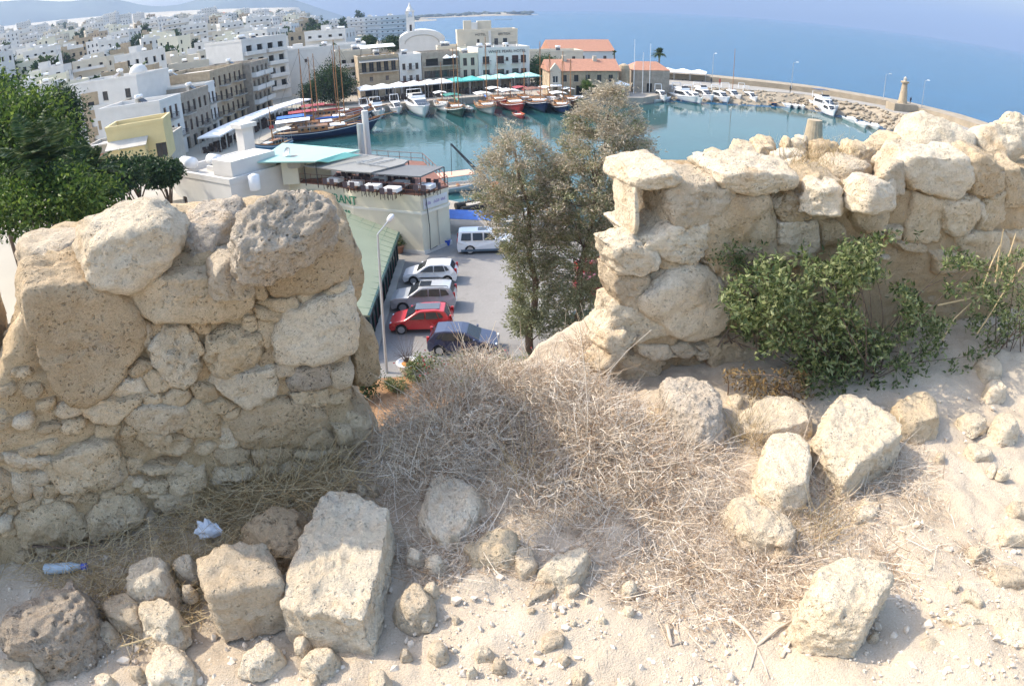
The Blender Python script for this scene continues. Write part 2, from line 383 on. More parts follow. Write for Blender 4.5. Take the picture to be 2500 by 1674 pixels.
def facestone(par, zone, pts, B, U, N, d1=.035, d0=-.22, m=None, sub=4, p=8., amp=.035, taper=.22, pit=.4, hulls=None, seed=[0]):
    seed[0] += 1
    uv = face_uv(pix(zone, pts), B+N*d1, U, N)
    uv = [tuple(np.mean(uv, 0)+(np.array(q)-np.mean(uv, 0))*1.05) for q in uv]; p = p*1.5
    if hulls is not None: hulls.append(hull2(uv))
    X, F = stone_mesh('stone', uv, d0, d1, B, U, UP, N, m, taper=taper, sub=sub, p=p, amp=amp, seed=seed[0], pit=pit, cull=max(d0, -.2) if d0 > -.35 else None, flat=True, facets=6)
    return emit_stone(par, X, F, m or random.choice([ROCK, ROCK, ROCK, ROCKP]))
def inside(h, q, grow=1.0):
    c = h.mean(0); h = (h-c)*grow+c; e = np.roll(h, -1, 0)-h; w = np.array(q)-h
    return bool(np.all(e[:, 0]*w[:, 1]-e[:, 1]*w[:, 0] > 0))
HL = []
def LF(zone, pts, **k): return facestone(left, zone, pts, BL, UL, NL, hulls=HL, **k)
LF('C', [(300, -120), (700, -180), (1200, -150), (1430, -40), (1560, 150), (1600, 300), (1620, 560), (1480, 700), (1380, 850), (1220, 1020), (1040, 1110), (880, 1200), (720, 1080), (600, 960), (520, 700), (440, 560), (350, 320), (270, 80)], d1=.07, sub=5, p=10)
LF('A', [(1000, 900), (1080, 760), (1300, 640), (1600, 540), (1780, 510), (1950, 600), (2060, 700), (2040, 850), (1930, 980), (1830, 1090), (1700, 1190), (1500, 1190), (1280, 1250), (1080, 1230), (1000, 1050)], d1=.09, d0=-.3, sub=5, p=5, m=ROCKP)
LF('P', [(316, 705), (330, 690), (400, 690), (470, 685), (540, 680), (600, 690), (624, 715), (622, 755), (590, 780), (540, 790), (480, 790), (430, 792), (390, 797), (350, 785), (328, 762), (316, 735)], d1=.07, sub=5, p=7)
LF('P', [(365, 860), (380, 830), (400, 808), (430, 803), (460, 815), (480, 845), (488, 870), (492, 900), (485, 935), (460, 950), (430, 957), (415, 945), (395, 910), (372, 880)], sub=5, pit=1.6)
LF('D', [(280, 360), (420, 300), (700, 340), (860, 380), (930, 470), (880, 620), (800, 760), (600, 800), (450, 830), (340, 740), (290, 640), (310, 520), (270, 440)], sub=5, pit=1.4, d1=.05)
LF('D', [(1150, 250), (1250, 80), (1400, 30), (1700, 20), (1950, -130), (1980, 100), (2000, 300), (2020, 500), (1900, 590), (1650, 670), (1400, 640), (1200, 670), (1110, 640), (1060, 500), (1040, 400), (1120, 350)], sub=5, d1=.07, p=12, m=ROCKP)
LF('B', [(920, 900), (1000, 860), (1200, 780), (1500, 680), (1700, 620), (1850, 590), (1920, 680), (1930, 1000), (1830, 1150), (1680, 1250), (1550, 1240), (1450, 1290), (1300, 1280), (1080, 1310), (1020, 1230), (930, 1130), (920, 1000)], sub=5, d1=.07, p=9, d0=-.4)
for zone, polys in {
    'B': [[(830, 1190), (930, 1200), (970, 1290), (930, 1350), (850, 1330)], [(910, 1400), (1000, 1350), (1250, 1320), (1320, 1390), (1290, 1450), (1180, 1490), (1060, 1460)], [(1310, 1300), (1380, 1270), (1530, 1290), (1560, 1400), (1490, 1450), (1390, 1430)], [(1650, 1270), (1720, 1200), (1820, 1160), (1930, 1220), (1930, 1290), (1800, 1320), (1700, 1310)], [(740, 930), (900, 900), (880, 1000), (820, 1040), (750, 1000)]],
    'D': [[(840, 50), (1110, 70), (1140, 170), (1000, 170), (850, 150)], [(870, 190), (1000, 180), (1110, 200), (1120, 330), (1030, 420), (960, 490), (900, 420), (870, 320)], [(690, 140), (830, 140), (850, 270), (770, 300), (670, 280)], [(80, 200), (250, 200), (300, 280), (280, 330), (190, 320)], [(80, 330), (130, 330), (240, 540), (190, 570), (140, 450)], [(1010, 460), (1060, 480), (1080, 600), (1060, 650), (900, 710), (890, 650), (950, 520)], [(380, 820), (560, 810), (750, 790), (1030, 720), (1040, 900), (1050, 1000), (900, 1100), (720, 1170), (600, 1120), (430, 1040), (340, 920)], [(1060, 740), (1150, 690), (1320, 680), (1250, 800), (1100, 830)], [(1220, 1010), (1450, 980), (1640, 990), (1660, 1150), (1480, 1160), (1300, 1150)], [(500, 1340), (700, 1210), (900, 1110), (1150, 1080), (1300, 1160), (1480, 1180), (1620, 1190), (1640, 1300), (1550, 1420), (1350, 1560), (1250, 1640), (900, 1680), (700, 1640), (600, 1540)], [(1700, 760), (1850, 730), (1950, 800), (1930, 920), (1800, 970), (1710, 920)], [(100, 940), (200, 930), (350, 960), (400, 1080), (180, 1130)], [(260, 1140), (420, 1110), (590, 1180), (450, 1250), (340, 1220)], [(440, 1270), (640, 1200), (590, 1290), (470, 1330)], [(0, 1220), (180, 1130), (330, 1230), (410, 1260), (410, 1520), (200, 1560), (0, 1500)], [(430, 1420), (520, 1440), (600, 1560), (450, 1560)], [(1350, 1480), (1600, 1430), (1740, 1560), (1700, 1640), (1400, 1640)], [(1760, 1440), (1920, 1440), (1950, 1560), (1800, 1600)]],
    'C': [[(1240, 1070), (1400, 880), (1600, 860), (1720, 1000), (1500, 1060)], [(1640, 840), (1720, 760), (1880, 800), (1960, 930), (1760, 1000)], [(1480, 760), (1600, 660), (1740, 660), (1720, 770), (1540, 840)], [(1640, 1030), (1800, 1010), (1850, 1070), (1830, 1130), (1660, 1130)], [(1860, 1090), (2000, 980), (2150, 1000), (2170, 1090), (2080, 1160), (1880, 1160)], [(1620, 220), (1700, 240), (1740, 370), (1690, 480), (1630, 470)], [(1740, 230), (1900, 220), (1850, 290), (1760, 350)], [(940, 1200), (1100, 1100), (1360, 1080), (1620, 1090), (1500, 1170), (1380, 1200), (1340, 1340), (1080, 1330)], [(1480, 1200), (1700, 1140), (2080, 1180), (2160, 1290), (2100, 1400), (1900, 1470), (1750, 1470), (1600, 1430), (1480, 1350)]],
    'E': [[(500, 520), (640, 380), (880, 260), (1080, 230), (1300, 200), (1360, 330), (1430, 480), (1440, 570), (1340, 660), (1000, 730), (760, 730), (560, 620)], [(180, 1080), (300, 960), (500, 930), (720, 880), (900, 1020), (1000, 1180), (980, 1330), (700, 1380), (300, 1380), (200, 1240)], [(1060, 950), (1200, 850), (1440, 790), (1560, 870), (1640, 1000), (1560, 1120), (1250, 1230), (1060, 1300), (1050, 1100)], [(880, 830), (1000, 770), (1120, 800), (1100, 880), (980, 890)], [(520, 680), (660, 680), (680, 740), (560, 760)], [(740, 830), (860, 760), (930, 750), (860, 860)], [(370, 660), (480, 670), (500, 800), (430, 850), (380, 760)], [(150, 560), (330, 560), (350, 800), (200, 870), (120, 780), (170, 700)], [(0, 560), (110, 600), (160, 720), (0, 820), (-120, 700)], [(1640, 510), (1840, 480), (1990, 460), (1940, 520), (1760, 550)], [(1840, 400), (2040, 400), (1980, 460), (1880, 450)], [(1660, 650), (1920, 650), (1920, 760), (1650, 760)], [(1970, 610), (2200, 520), (2340, 470), (2340, 700), (2100, 760), (1960, 750)], [(1820, 800), (2100, 760), (2300, 800), (2200, 940), (1900, 980), (1800, 900)], [(-100, 1090), (110, 1080), (120, 1200), (-80, 1260)], [(40, 340), (300, 330), (590, 370), (500, 480), (330, 470), (160, 440)], [(1600, 60), (1800, 70), (2200, 150), (2200, 280), (1900, 300), (1700, 220), (1600, 150)]],
    'G': [[(320, 30), (480, 10), (680, 40), (640, 130), (420, 160), (340, 100)], [(730, 60), (900, 10), (1130, 0), (1110, 110), (1000, 180), (780, 170)], [(1160, 40), (1420, 20), (1740, 0), (1780, 150), (1740, 260), (1500, 220), (1420, 90), (1180, 60)], [(330, 240), (560, 240), (730, 190), (820, 290), (600, 330), (330, 310)], [(840, 190), (970, 190), (990, 330), (920, 340), (830, 280)], [(1000, 190), (1400, 180), (1540, 300), (1500, 390), (1250, 420), (1000, 330)]]}.items():
    for q in polys:
        xs = [a for a, _ in q]; big = (max(xs)-min(xs)) > 420
        LF(zone, q, sub=5 if big else 4, d1=random.uniform(.015, .045), p=random.uniform(7, 11))
LF('D', [(1220, 900), (1320, 720), (1520, 690), (1670, 690), (1680, 930), (1400, 960), (1240, 980)], m=ROCKG, d1=.03, p=14)
# the exposed end of the merlon, rounded rubble seen side-on
for pts, dd in (([(1890, 800), (2010, 720), (2060, 900), (2070, 1300), (1990, 1400), (1910, 1300)], (-.6, -.06)), ([(1960, 1500), (2080, 1560), (2200, 1800), (2280, 2200), (2160, 2380), (1990, 2350), (1950, 1900)], (-.6, -.10)), ([(1690, 2540), (1840, 2440), (1900, 2560), (1870, 2900), (1720, 2950)], (-.5, -.04)), ([(1900, 2690), (2100, 2720), (2260, 2860), (2300, 3030), (2100, 3150), (1900, 3060)], (-.6, .02))):
    LF('B', [(a, b) for a, b in pts], d0=dd[0], d1=dd[1], sub=5, p=7, amp=.05, taper=.1)
# mortar-and-rubble cores
def core(par, px, B, U, N, d0, d1, sub=6, seed=3, p=16, uv=None):
    uv = uv or face_uv(px, B, U, N); X, F = stone_mesh('core', uv, d0, d1, B, U, UP, N, MORTAR, taper=.0, sub=sub, p=p, amp=.012, seed=seed, fine=1.2, pit=.9, facets=0, crag=1.1)
    emit_stone(par, X, F, MORTAR, 'rubble_core'); return hull2(uv)
hl = core(left, [(80, 700), (230, 700), (640, 640), (850, 585), (858, 800), (850, 1000), (880, 1130), (0, 1430), (-150, 1430), (-60, 1120), (170, 1010)], BL, UL, NL, -1.05, -.034)
core(left, [(-700, 1085), (60, 1060), (200, 1030), (240, 1420), (-700, 1600)], BL, UL, NL, -1.05, -.045, seed=8)
# next merlon along the parapet, seen through the embrasure
mer = empty('ruined_parapet', (0, 0, 0), 0, 'shaded tan merlon end seen through the narrow embrasure', 'parapet')
X, F = stone_mesh('core', [(-4.2, -.3), (-1.62, -.3), (-1.6, 1.2), (-4.2, 1.2)], -1.0, -.02, BL, UL, UP, NL, MORTAR, taper=0, sub=5, p=20, amp=.01, seed=5, fine=1.6)
emit_stone(mer, X, F, MORTAR, 'rubble_core')
def filler(par, hulls, core_h, B, U, N, n, seed):
    r = random.Random(seed); lo, hi = core_h.min(0), core_h.max(0); k = 0; tries = 0
    while k < n and tries < n*40:
        tries += 1; q = (r.uniform(lo[0], hi[0]), r.uniform(max(lo[1], -.02), hi[1]))
        if not inside(core_h, q, .97) or any(inside(h, q, 1.12) for h in hulls): continue
        a = r.uniform(0, 6.28); s = r.uniform(.022, .055); e = r.uniform(.5, 1)
        poly = [(q[0]+s*math.cos(a+t)*1.3*r.uniform(.8, 1.1), q[1]+s*e*math.sin(a+t)*r.uniform(.8, 1.1)) for t in np.arange(6)*math.pi/3]
        X, F = stone_mesh('stone', poly, -.08, r.uniform(-.01, .015), B, U, UP, N, ROCK, sub=3, p=7, amp=.04, seed=seed+k, fine=.25, pit=.2, cull=-.05, flat=True)
        emit_stone(par, X, F, r.choice([ROCK, ROCKP, ROCK])); hulls.append(hull2(poly)); k += 1
filler(left, HL, hl, BL, UL, NL, 55, 101)
def topstone(par, zone, pts, zt, h, m=None, sub=4, p=7., amp=.05, seed=[500], taper=.15, pit=.5, name='stone'):
    seed[0] += 1; P = [at(a, b, zt) for a, b in pix(zone, pts)]
    X, F = stone_mesh('stone', [(q[0], q[1]) for q in P], -h, 0, np.array([0, 0, zt]), EX, EY, UP, m, taper=taper, sub=sub, p=p, amp=amp, seed=seed[0], pit=pit)
    return emit_stone(par, X, F, m or ROCKP, name)
ZT = G+1.13
topstone(left, 'A', [(100, 640), (170, 500), (660, 380), (950, 440), (900, 560), (760, 700), (430, 760), (180, 740)], ZT+.1, .2, sub=5)
topstone(left, 'A', [(840, 600), (1100, 480), (1160, 420), (1420, 430), (1400, 560), (1110, 700), (870, 740)], ZT+.04, .15)
topstone(left, 'A', [(1420, 430), (1560, 380), (1800, 310), (2050, 290), (2150, 370), (2120, 460), (1900, 520), (1600, 520)], ZT+.05, .14)
topstone(left, 'A', [(250, 900), (480, 880), (700, 860), (960, 900), (980, 1000), (700, 1080), (300, 1120)], ZT+.0, .12)
topstone(left, 'A', [(250, 1130), (600, 1080), (980, 1020), (1000, 1200), (800, 1270), (300, 1280)], ZT-.01, .14)
topstone(left, 'B', [(-40, 540), (20, 300), (130, 130), (290, 130), (600, 220), (590, 330), (300, 500), (200, 560)], ZT+.12, .2, sub=5, m=ROCKG, amp=.09, p=6)
topstone(left, 'B', [(310, 170), (540, 50), (700, 90), (640, 210), (450, 230)], ZT+.13, .2, m=ROCKG, amp=.08)
topstone(left, 'B', [(-60, 590), (160, 570), (240, 640), (120, 690), (-40, 680)], ZT+.02, .1)
topstone(left, 'B', [(230, 700), (480, 640), (560, 820), (420, 980), (240, 900)], ZT+.02, .12)
topstone(left, 'B', [(240, 960), (560, 900), (720, 1000), (600, 1060), (300, 1070)], ZT-.03, .1)
# the big pitted boulder lying on the merlon: leans down toward the viewer
q = pix('B', [(490, 700), (560, 450), (640, 250), (850, 90), (1200, 20), (1500, 30), (1690, 50), (1740, 150), (1710, 300), (1690, 430), (1550, 530), (1350, 640), (1180, 770), (1000, 850), (750, 915), (600, 880), (520, 800)])
Bn = np.array([.30, -.62, .72]); Bn /= np.linalg.norm(Bn); Bc = at(690, 560, ZT+.16); Bu = np.cross(EY, Bn); Bu /= np.linalg.norm(Bu); Bv = np.cross(Bn, Bu)
P2 = [onplane(a, b, Bc, Bn)-Bc for a, b in q]
X, F = stone_mesh('boulder', [(p@Bu, p@Bv) for p in P2], -.20, .03, Bc, Bu, Bv, Bn, ROCKG, taper=.1, sub=6, p=6, amp=.05, seed=77, fine=.6, pit=.9)
bo = obj('boulder', npmesh('boulder', X-Bc, F, ROCKG, True), None, Bc)
tag(bo, 'big grey pitted boulder resting on top of the stone merlon', 'boulder')
# ---- right-hand wall
HR = []
def RF(zone, pts, **k): return facestone(right, zone, pts, BR, UR, NR, hulls=HR, **k)
hr = core(right, None, BR, UR, NR, -1.12, -.028, seed=13, uv=[(.03, .5), (.03, 1.0), (.8, 1.02), (1.5, 1.05), (2.5, 1.1), (4.2, 1.12), (4.2, -.5), (.0, -.5)])
core(right, None, BR, UR, NR, -.45, -.04, seed=14, sub=5, uv=[(-.1, .55), (.3, .55), (.3, -.5), (-.36, -.5), (-.28, .05)])
RF('R1', [(950, 660), (1090, 590), (1400, 600), (1560, 700), (1470, 760), (1310, 1000), (1000, 1010), (955, 850)], sub=5, d1=.05, pit=1.2, m=ROCKP)
RF('R1', [(690, 1240), (760, 1160), (880, 1090), (960, 1000), (1310, 980), (1320, 1150), (1280, 1280), (1180, 1380), (950, 1330)], sub=5, d1=.06, pit=1.2, m=ROCKP)
RF('R1', [(1320, 1000), (1400, 890), (1480, 760), (1600, 740), (1850, 730), (1940, 840), (1980, 930), (1960, 1150), (1900, 1330), (1840, 1400), (1600, 1440), (1400, 1420), (1330, 1300)], sub=5, d1=.06, p=12)
RF('R1', [(1470, 520), (1600, 490), (1800, 480), (2000, 490), (2160, 540), (2150, 620), (2000, 680), (1780, 715), (1640, 680), (1500, 640)], sub=5, d1=.08, d0=-.3, m=ROCKP)
RF('R2', [(960, 330), (1100, 270), (1350, 260), (1480, 420), (1510, 560), (1520, 760), (1400, 900), (1150, 950), (1060, 880), (980, 800), (700, 640), (700, 520), (880, 440)], sub=5, d1=.09, p=9, amp=.06, m=ROCKP)
for zone, polys in {
    'R1': [[(1960, 850), (2080, 680), (2200, 670), (2280, 800), (2280, 920), (2150, 950), (2000, 930)], [(1980, 960), (2200, 950), (2340, 1000), (2340, 1300), (2180, 1390), (1950, 1330), (1960, 1100)]],
    'R2': [[(850, 150), (960, 160), (1030, 210), (940, 250), (860, 220)], [(780, 360), (900, 270), (940, 300), (930, 370), (820, 400)], [(600, 880), (760, 790), (960, 820), (1060, 920), (940, 980), (700, 960), (620, 920)], [(960, 990), (1120, 960), (1200, 1040), (1080, 1100), (1010, 1070)], [(1190, 980), (1330, 970), (1330, 1010), (1240, 1020)], [(1200, 1050), (1300, 1030), (1310, 1090), (1230, 1110)], [(1410, 280), (1600, 340), (1720, 430), (1560, 470), (1440, 400)], [(1320, 190), (1420, 210), (1700, 300), (1640, 340), (1400, 270)], [(1340, 930), (1600, 900), (1780, 950), (1760, 1100), (1560, 1200), (1340, 1200), (1320, 1050)], [(1620, 330), (1780, 400), (1760, 480), (1660, 480)], [(330, 1240), (450, 1080), (680, 1050), (900, 1120), (900, 1170), (760, 1300), (500, 1400), (330, 1340)], [(620, 960), (900, 980), (1000, 1080), (800, 1110), (640, 1040)]],
    'T': [[(1480, 1060), (1560, 970), (1700, 970), (1960, 1010), (2020, 1080), (1960, 1200), (1880, 1270), (1740, 1260), (1570, 1200), (1500, 1120)], [(1980, 1020), (2060, 970), (2220, 1070), (2220, 1180), (2080, 1260), (2000, 1240)], [(1560, 1240), (1680, 1260), (1790, 1290), (1780, 1440), (1760, 1568), (1500, 1568), (1530, 1380)], [(1810, 1290), (1960, 1260), (2010, 1300), (2000, 1440), (1900, 1540), (1800, 1500)], [(1130, 1230), (1270, 1230), (1390, 1240), (1380, 1400), (1340, 1540), (1200, 1500), (1140, 1380)], [(740, 1190), (900, 1110), (1040, 1150), (1120, 1220), (1120, 1350), (1000, 1400), (860, 1430), (830, 1320)], [(580, 1330), (700, 1260), (800, 1240), (830, 1350), (800, 1420), (640, 1420)], [(920, 1450), (1000, 1430), (1080, 1500), (1080, 1600), (920, 1600)], [(600, 1440), (860, 1440), (890, 1640), (600, 1700)], [(2230, 1080), (2323, 1060), (2420, 1300), (2220, 1350)], [(2080, 1280), (2200, 1230), (2210, 1420), (2100, 1500), (2030, 1480)]],
    'W': [[(370, 230), (540, 200), (550, 320), (480, 390), (420, 400), (370, 360)], [(440, 400), (600, 390), (700, 380), (720, 540), (600, 560), (470, 560)], [(620, 80), (700, 60), (690, 200), (620, 220), (600, 140)], [(560, 230), (680, 230), (660, 330), (560, 380)], [(50, 370), (130, 360), (120, 420), (70, 420)], [(80, 430), (150, 440), (260, 460), (250, 490), (150, 480)], [(720, 390), (800, 380), (820, 520), (740, 540)], [(300, 500), (440, 500), (450, 600), (320, 600)]]}.items():
    for q in polys:
        xs = [a for a, _ in q]; big = (max(xs)-min(xs)) > 300
        RF(zone, q, sub=5 if big or zone in 'TW' else 4, d1=random.uniform(.02, .05), p=random.uniform(7, 11), m=ROCKP if zone == 'R2' and random.random() < .6 else None)
filler(right, HR, hr, BR, UR, NR, 40, 301)
# overhanging stones and the end block with its hollow
RF('R1', [(400, 1230), (620, 1180), (700, 1230), (840, 1330), (830, 1400), (640, 1480), (500, 1460), (440, 1350)], d1=.1, d0=-.12, sub=5, m=ROCKP)
RF('R2', [(400, 290), (480, 300), (540, 320), (740, 290), (720, 440), (690, 600), (620, 655), (480, 580), (420, 440)], d1=.04, d0=-.14, sub=5, m=ROCKP)
RF('R2', [(320, 1000), (350, 890), (520, 850), (600, 900), (480, 990), (370, 1060)], d1=.12, d0=-.1, m=ROCKP); RF('R2', [(260, 1200), (370, 1060), (480, 990), (620, 930), (540, 1040), (420, 1110), (320, 1260)], d1=.14, d0=-.06, m=ROCKP)
RF('R2', [(400, 620), (520, 600), (700, 620), (980, 820), (620, 930), (520, 850), (360, 960), (330, 900)], d1=.05, d0=-.14, sub=5, m=ROCKP, amp=.06)
parts = []
for pts, d0, d1, pp in (([(603, 640), (625, 560), (640, 700), (636, 1150), (600, 1165)], -.3, .02, 8), ([(600, 640), (630, 545), (760, 510), (1020, 480), (1100, 590), (950, 650), (800, 630), (640, 670)], -.45, .05, 9), ([(610, 1120), (760, 1120), (900, 1040), (760, 1190), (680, 1210)], -.45, .03, 8), ([(560, 600), (1000, 560), (1000, 1180), (560, 1180)], -.75, -.5, 12), ([(930, 640), (1040, 620), (1050, 1060), (850, 1100), (930, 900)], -.45, .02, 8)):
    uv = face_uv(pix('R1', pts), BR+NR*d1, UR, NR); parts.append(stone_mesh('s', uv, d0, d1, BR, UR, UP, NR, ROCKP, taper=.05, sub=5, p=pp, amp=.03, seed=900+len(parts)))
X = np.concatenate([p[0] for p in parts]); o = 0; FF = []
for p in parts: FF.append(p[1]+o); o += len(p[0])
hb = emit_stone(right, X, np.concatenate(FF), ROCKP, 'hollow_block'); hb['label'] = 'end block with a deep eroded hollow in its side'
ZR = G+1.17
for pts, dz, h in (([(0, 960), (60, 880), (140, 860), (230, 900), (240, 960), (130, 1060), (20, 1040)], .0, .2), ([(220, 900), (300, 815), (380, 850), (470, 900), (440, 960), (260, 930)], .05, .2), ([(220, 940), (330, 930), (500, 1020), (480, 1060), (260, 1070)], .0, .16), ([(380, 820), (440, 795), (560, 810), (570, 860), (440, 880)], .08, .15), ([(600, 850), (620, 815), (660, 840), (650, 870)], .08, .1), ([(660, 850), (720, 805), (800, 820), (780, 870)], .08, .15), ([(800, 830), (900, 815), (1020, 840), (1010, 880), (850, 890)], .08, .15), ([(500, 920), (700, 880), (800, 890), (760, 930), (560, 950)], .04, .12), ([(1020, 840), (1120, 825), (1300, 870), (1220, 900), (1030, 880)], .09, .14), ([(1170, 830), (1280, 790), (1460, 800), (1450, 860), (1280, 860)], .12, .16), ([(830, 950), (960, 920), (1160, 930), (1280, 1000), (1160, 1040), (940, 1010)], .04, .16), ([(500, 1050), (560, 1010), (640, 1030), (690, 1080), (560, 1090)], .0, .12), ([(620, 970), (760, 950), (800, 1010), (720, 1060), (640, 1020)], .02, .12), ([(760, 1090), (880, 1075), (1000, 1110), (1040, 1170), (900, 1160), (770, 1140)], .0, .18), ([(1080, 1050), (1250, 1040), (1430, 1080), (1410, 1150), (1220, 1180), (1110, 1130)], .03, .16), ([(1280, 930), (1400, 890), (1500, 920), (1480, 1010), (1340, 1020)], .1, .2), ([(300, 1050), (480, 1070), (440, 1110), (300, 1110)], -.01, .1)):
    topstone(right, 'T', pts, ZR+dz-.03, h, sub=5, m=random.choice([ROCKP, ROCKP, ROCK]), amp=.06)
def block3(px, nrm, c, d0, m, seed, p=9, amp=.04, sub=5, **k):
    n = np.array(nrm, float); n /= np.linalg.norm(n); uu = np.cross(EY if abs(n[1]) < .9 else EX, n); uu /= np.linalg.norm(uu); vv = np.cross(n, uu)
    P = [onplane(a, b, c, n)-c for a, b in px]; return stone_mesh('b', [(q@uu, q@vv) for q in P], -d0, 0, c, uu, vv, n, m, sub=sub, p=p, amp=amp, seed=seed, **k)
for k, (pts, z) in enumerate((([(1510, 660), (1560, 600), (1750, 660), (1980, 740), (2040, 800), (2020, 900), (1900, 995), (1700, 940), (1510, 890)], .30), ([(1985, 725), (2060, 705), (2200, 700), (2330, 740), (2400, 850), (2330, 940), (2240, 990), (2100, 930), (2040, 860)], .33), ([(2190, 690), (2220, 635), (2323, 650), (2420, 700), (2400, 780), (2200, 760)], .48))):
    cx = np.mean([a for a, _ in pts]); cy = np.mean([b for _, b in pts]); (cpx,) = pix('T', [(cx, cy)]); c = at(*cpx, ZR+z*.6)
    X, F = block3(pix('T', pts), (-.1, -.75, .65), c, .34, ROCK, 700+k, p=10, taper=.1)
    emit_stone(right, X, F, ROCKP)
# ---- loose stones on the ground (outline = the upper face at height h)
def loose(zone, pts, h, label, cat='stone', m=None, sub=4, p=8., amp=.04, taper=.18, group=None, name='loose_stone', pit=.5, seed=[1500], d0=.06, facets=None):
    seed[0] += 1; zt = G+h; P = np.array([at(a, b, zt) for a, b in pix(zone, pts)]); c = P.mean(0); base = np.array([c[0], c[1], G])
    X, F = stone_mesh('s', [(q[0], q[1]) for q in P], -h-d0, 0, np.array([0, 0, zt]), EX, EY, UP, m, taper=taper, sub=sub, p=p, amp=amp, seed=seed[0], pit=pit, cull=-h-.03, facets=facets if facets is not None else (2 if name == 'stone_block' else 9))
    return tag(obj(name, npmesh(name, X-base, F, m or ROCKP, True), None, base), label, cat, group)
loose('P', [(757, 1201), (788, 1193), (847, 1195), (887, 1206), (950, 1238), (950, 1285), (925, 1360), (912, 1420), (905, 1480), (890, 1515), (800, 1490), (690, 1480), (680, 1470), (700, 1385), (725, 1310), (745, 1250)], .17, 'large upright-rectangular limestone slab lying on the rubble, biggest cut block', 'stone block', sub=6, p=16, amp=.02, taper=.06, name='stone_block')
loose('P', [(470, 1346), (545, 1322), (640, 1300), (655, 1340), (678, 1385), (682, 1415), (600, 1430), (510, 1452), (500, 1440), (485, 1390)], .22, 'squared limestone cube with a shaded front face, left of the biggest slab', 'stone block', sub=5, p=18, amp=.018, taper=.08, name='stone_block')
loose('G', [(600, 770), (780, 640), (920, 560), (1130, 490), (1220, 560), (1200, 760), (1150, 960), (900, 960), (800, 850), (650, 830)], .12, 'pitted stone with round holes half hidden behind the two cut blocks', sub=5, pit=1.5, m=ROCK)
loose('F', [(-60, 600), (300, 400), (560, 340), (760, 210), (860, 300), (980, 500), (980, 650), (760, 780), (600, 900), (480, 1100), (300, 1150), (-60, 1050)], .2, 'dark weathered boulder full of holes at the foot of the merlon', 'boulder', m=ROCKG, sub=6, pit=1.1, amp=.07, name='boulder', taper=.12)
loose('F', [(1440, 120), (1700, 0), (1830, 60), (1900, 250), (1850, 400), (1600, 440), (1430, 400)], .12, 'angular pinkish stone standing in dry straw beside the cube block', sub=5, p=10)
loose('F', [(1150, 620), (1250, 490), (1400, 450), (1540, 500), (1560, 700), (1560, 800), (1230, 780)], .07, 'rounded pale stone touching a heart-shaped stone in the straw')
loose('F', [(1520, 560), (1560, 500), (1720, 480), (1900, 560), (2010, 680), (2000, 830), (1880, 940), (1750, 920), (1600, 800)], .1, 'heart-shaped pale stone with a tapering foot in the straw', sub=5)
loose('F', [(1010, 950), (1060, 800), (1200, 800), (1300, 900), (1200, 1030), (1000, 1080)], .04, 'half-buried stone beside the dark holed boulder')
loose('F', [(1600, 1400), (1700, 1200), (1850, 1090), (2100, 1110), (2200, 1300), (2100, 1480), (1700, 1560)], .04, 'broad flat slab nearly flush with the dusty earth', sub=5)
loose('F', [(-60, 1220), (330, 1210), (390, 1300), (370, 1700), (-60, 1700)], .07, 'flat-topped block with a crisp edge below the dark holed boulder', sub=5, p=12)
loose('H', [(310, 1350), (370, 1180), (450, 1110), (600, 1060), (720, 1090), (790, 1180), (600, 1310), (420, 1390)], .05, 'wedge of pale stone lying in front of the cube block')
loose('H', [(960, 1290), (1060, 1180), (1160, 1110), (1310, 1110), (1340, 1230), (1250, 1330), (1130, 1400)], .05, 'kite-shaped pale stone lying below the biggest slab')
loose('H', [(1970, 640), (2080, 500), (2160, 440), (2280, 520), (2340, 560), (2330, 760), (2130, 810), (2010, 760)], .08, 'chunky broken stone right of the biggest slab, half in its shadow', sub=5)
loose('Q', [(330, 760), (430, 640), (550, 590), (650, 660), (800, 680), (920, 780), (980, 900), (940, 1050), (780, 1200), (760, 1320), (620, 1360), (500, 1320), (380, 1200), (270, 1050), (290, 900)], .07, 'rough boulder half in shadow emerging from the dry thorn bush', 'boulder', sub=6, m=ROCKP, amp=.07, name='boulder')
loose('Q', [(780, 1390), (880, 1290), (1130, 1230), (1300, 1230), (1370, 1340), (1290, 1430), (1290, 1520), (880, 1540)], .07, 'grey-tan flat rock at the lower edge of the dry bush', sub=5, m=ROCK)
loose('S', [(1080, 130), (1150, 70), (1260, 80), (1330, 270), (1300, 320), (1160, 350), (1100, 230)], .05, 'pinkish upright stone between a flat rock and a smooth loaf-shaped stone')
loose('S', [(1350, 280), (1500, 150), (1640, 90), (1790, 85), (1870, 140), (1870, 260), (1740, 350), (1630, 400), (1530, 390), (1380, 330)], .085, 'smooth pale loaf-shaped stone at the edge of the bare earth', sub=5, p=6, pit=.1, amp=.05)
loose('S', [(1170, 660), (1300, 520), (1480, 450), (1580, 490), (1450, 570), (1230, 720)], .018, 'long thin stone bedded flush in the earth below the loaf-shaped stone')
loose('S', [(1370, 1110), (1400, 1000), (1530, 950), (1620, 980), (1600, 1080), (1430, 1130)], .04, 'lone jagged stone in the middle of the bare earth')
loose('J', [(350, 720), (480, 520), (620, 415), (800, 450), (1060, 580), (1200, 720), (1230, 790), (1000, 900), (830, 980), (760, 1080), (690, 1140), (560, 1040), (400, 880)], .2, 'large angular pale block leaning in front of the green bush', 'stone block', sub=6, p=13, amp=.03, name='stone_block', taper=-.02)
loose('J', [(1080, 520), (1250, 430), (1390, 395), (1480, 420), (1540, 470), (1550, 600), (1420, 660), (1200, 630)], .13, 'pointed grey-tan stone right of the large angular block', sub=5, m=ROCK)
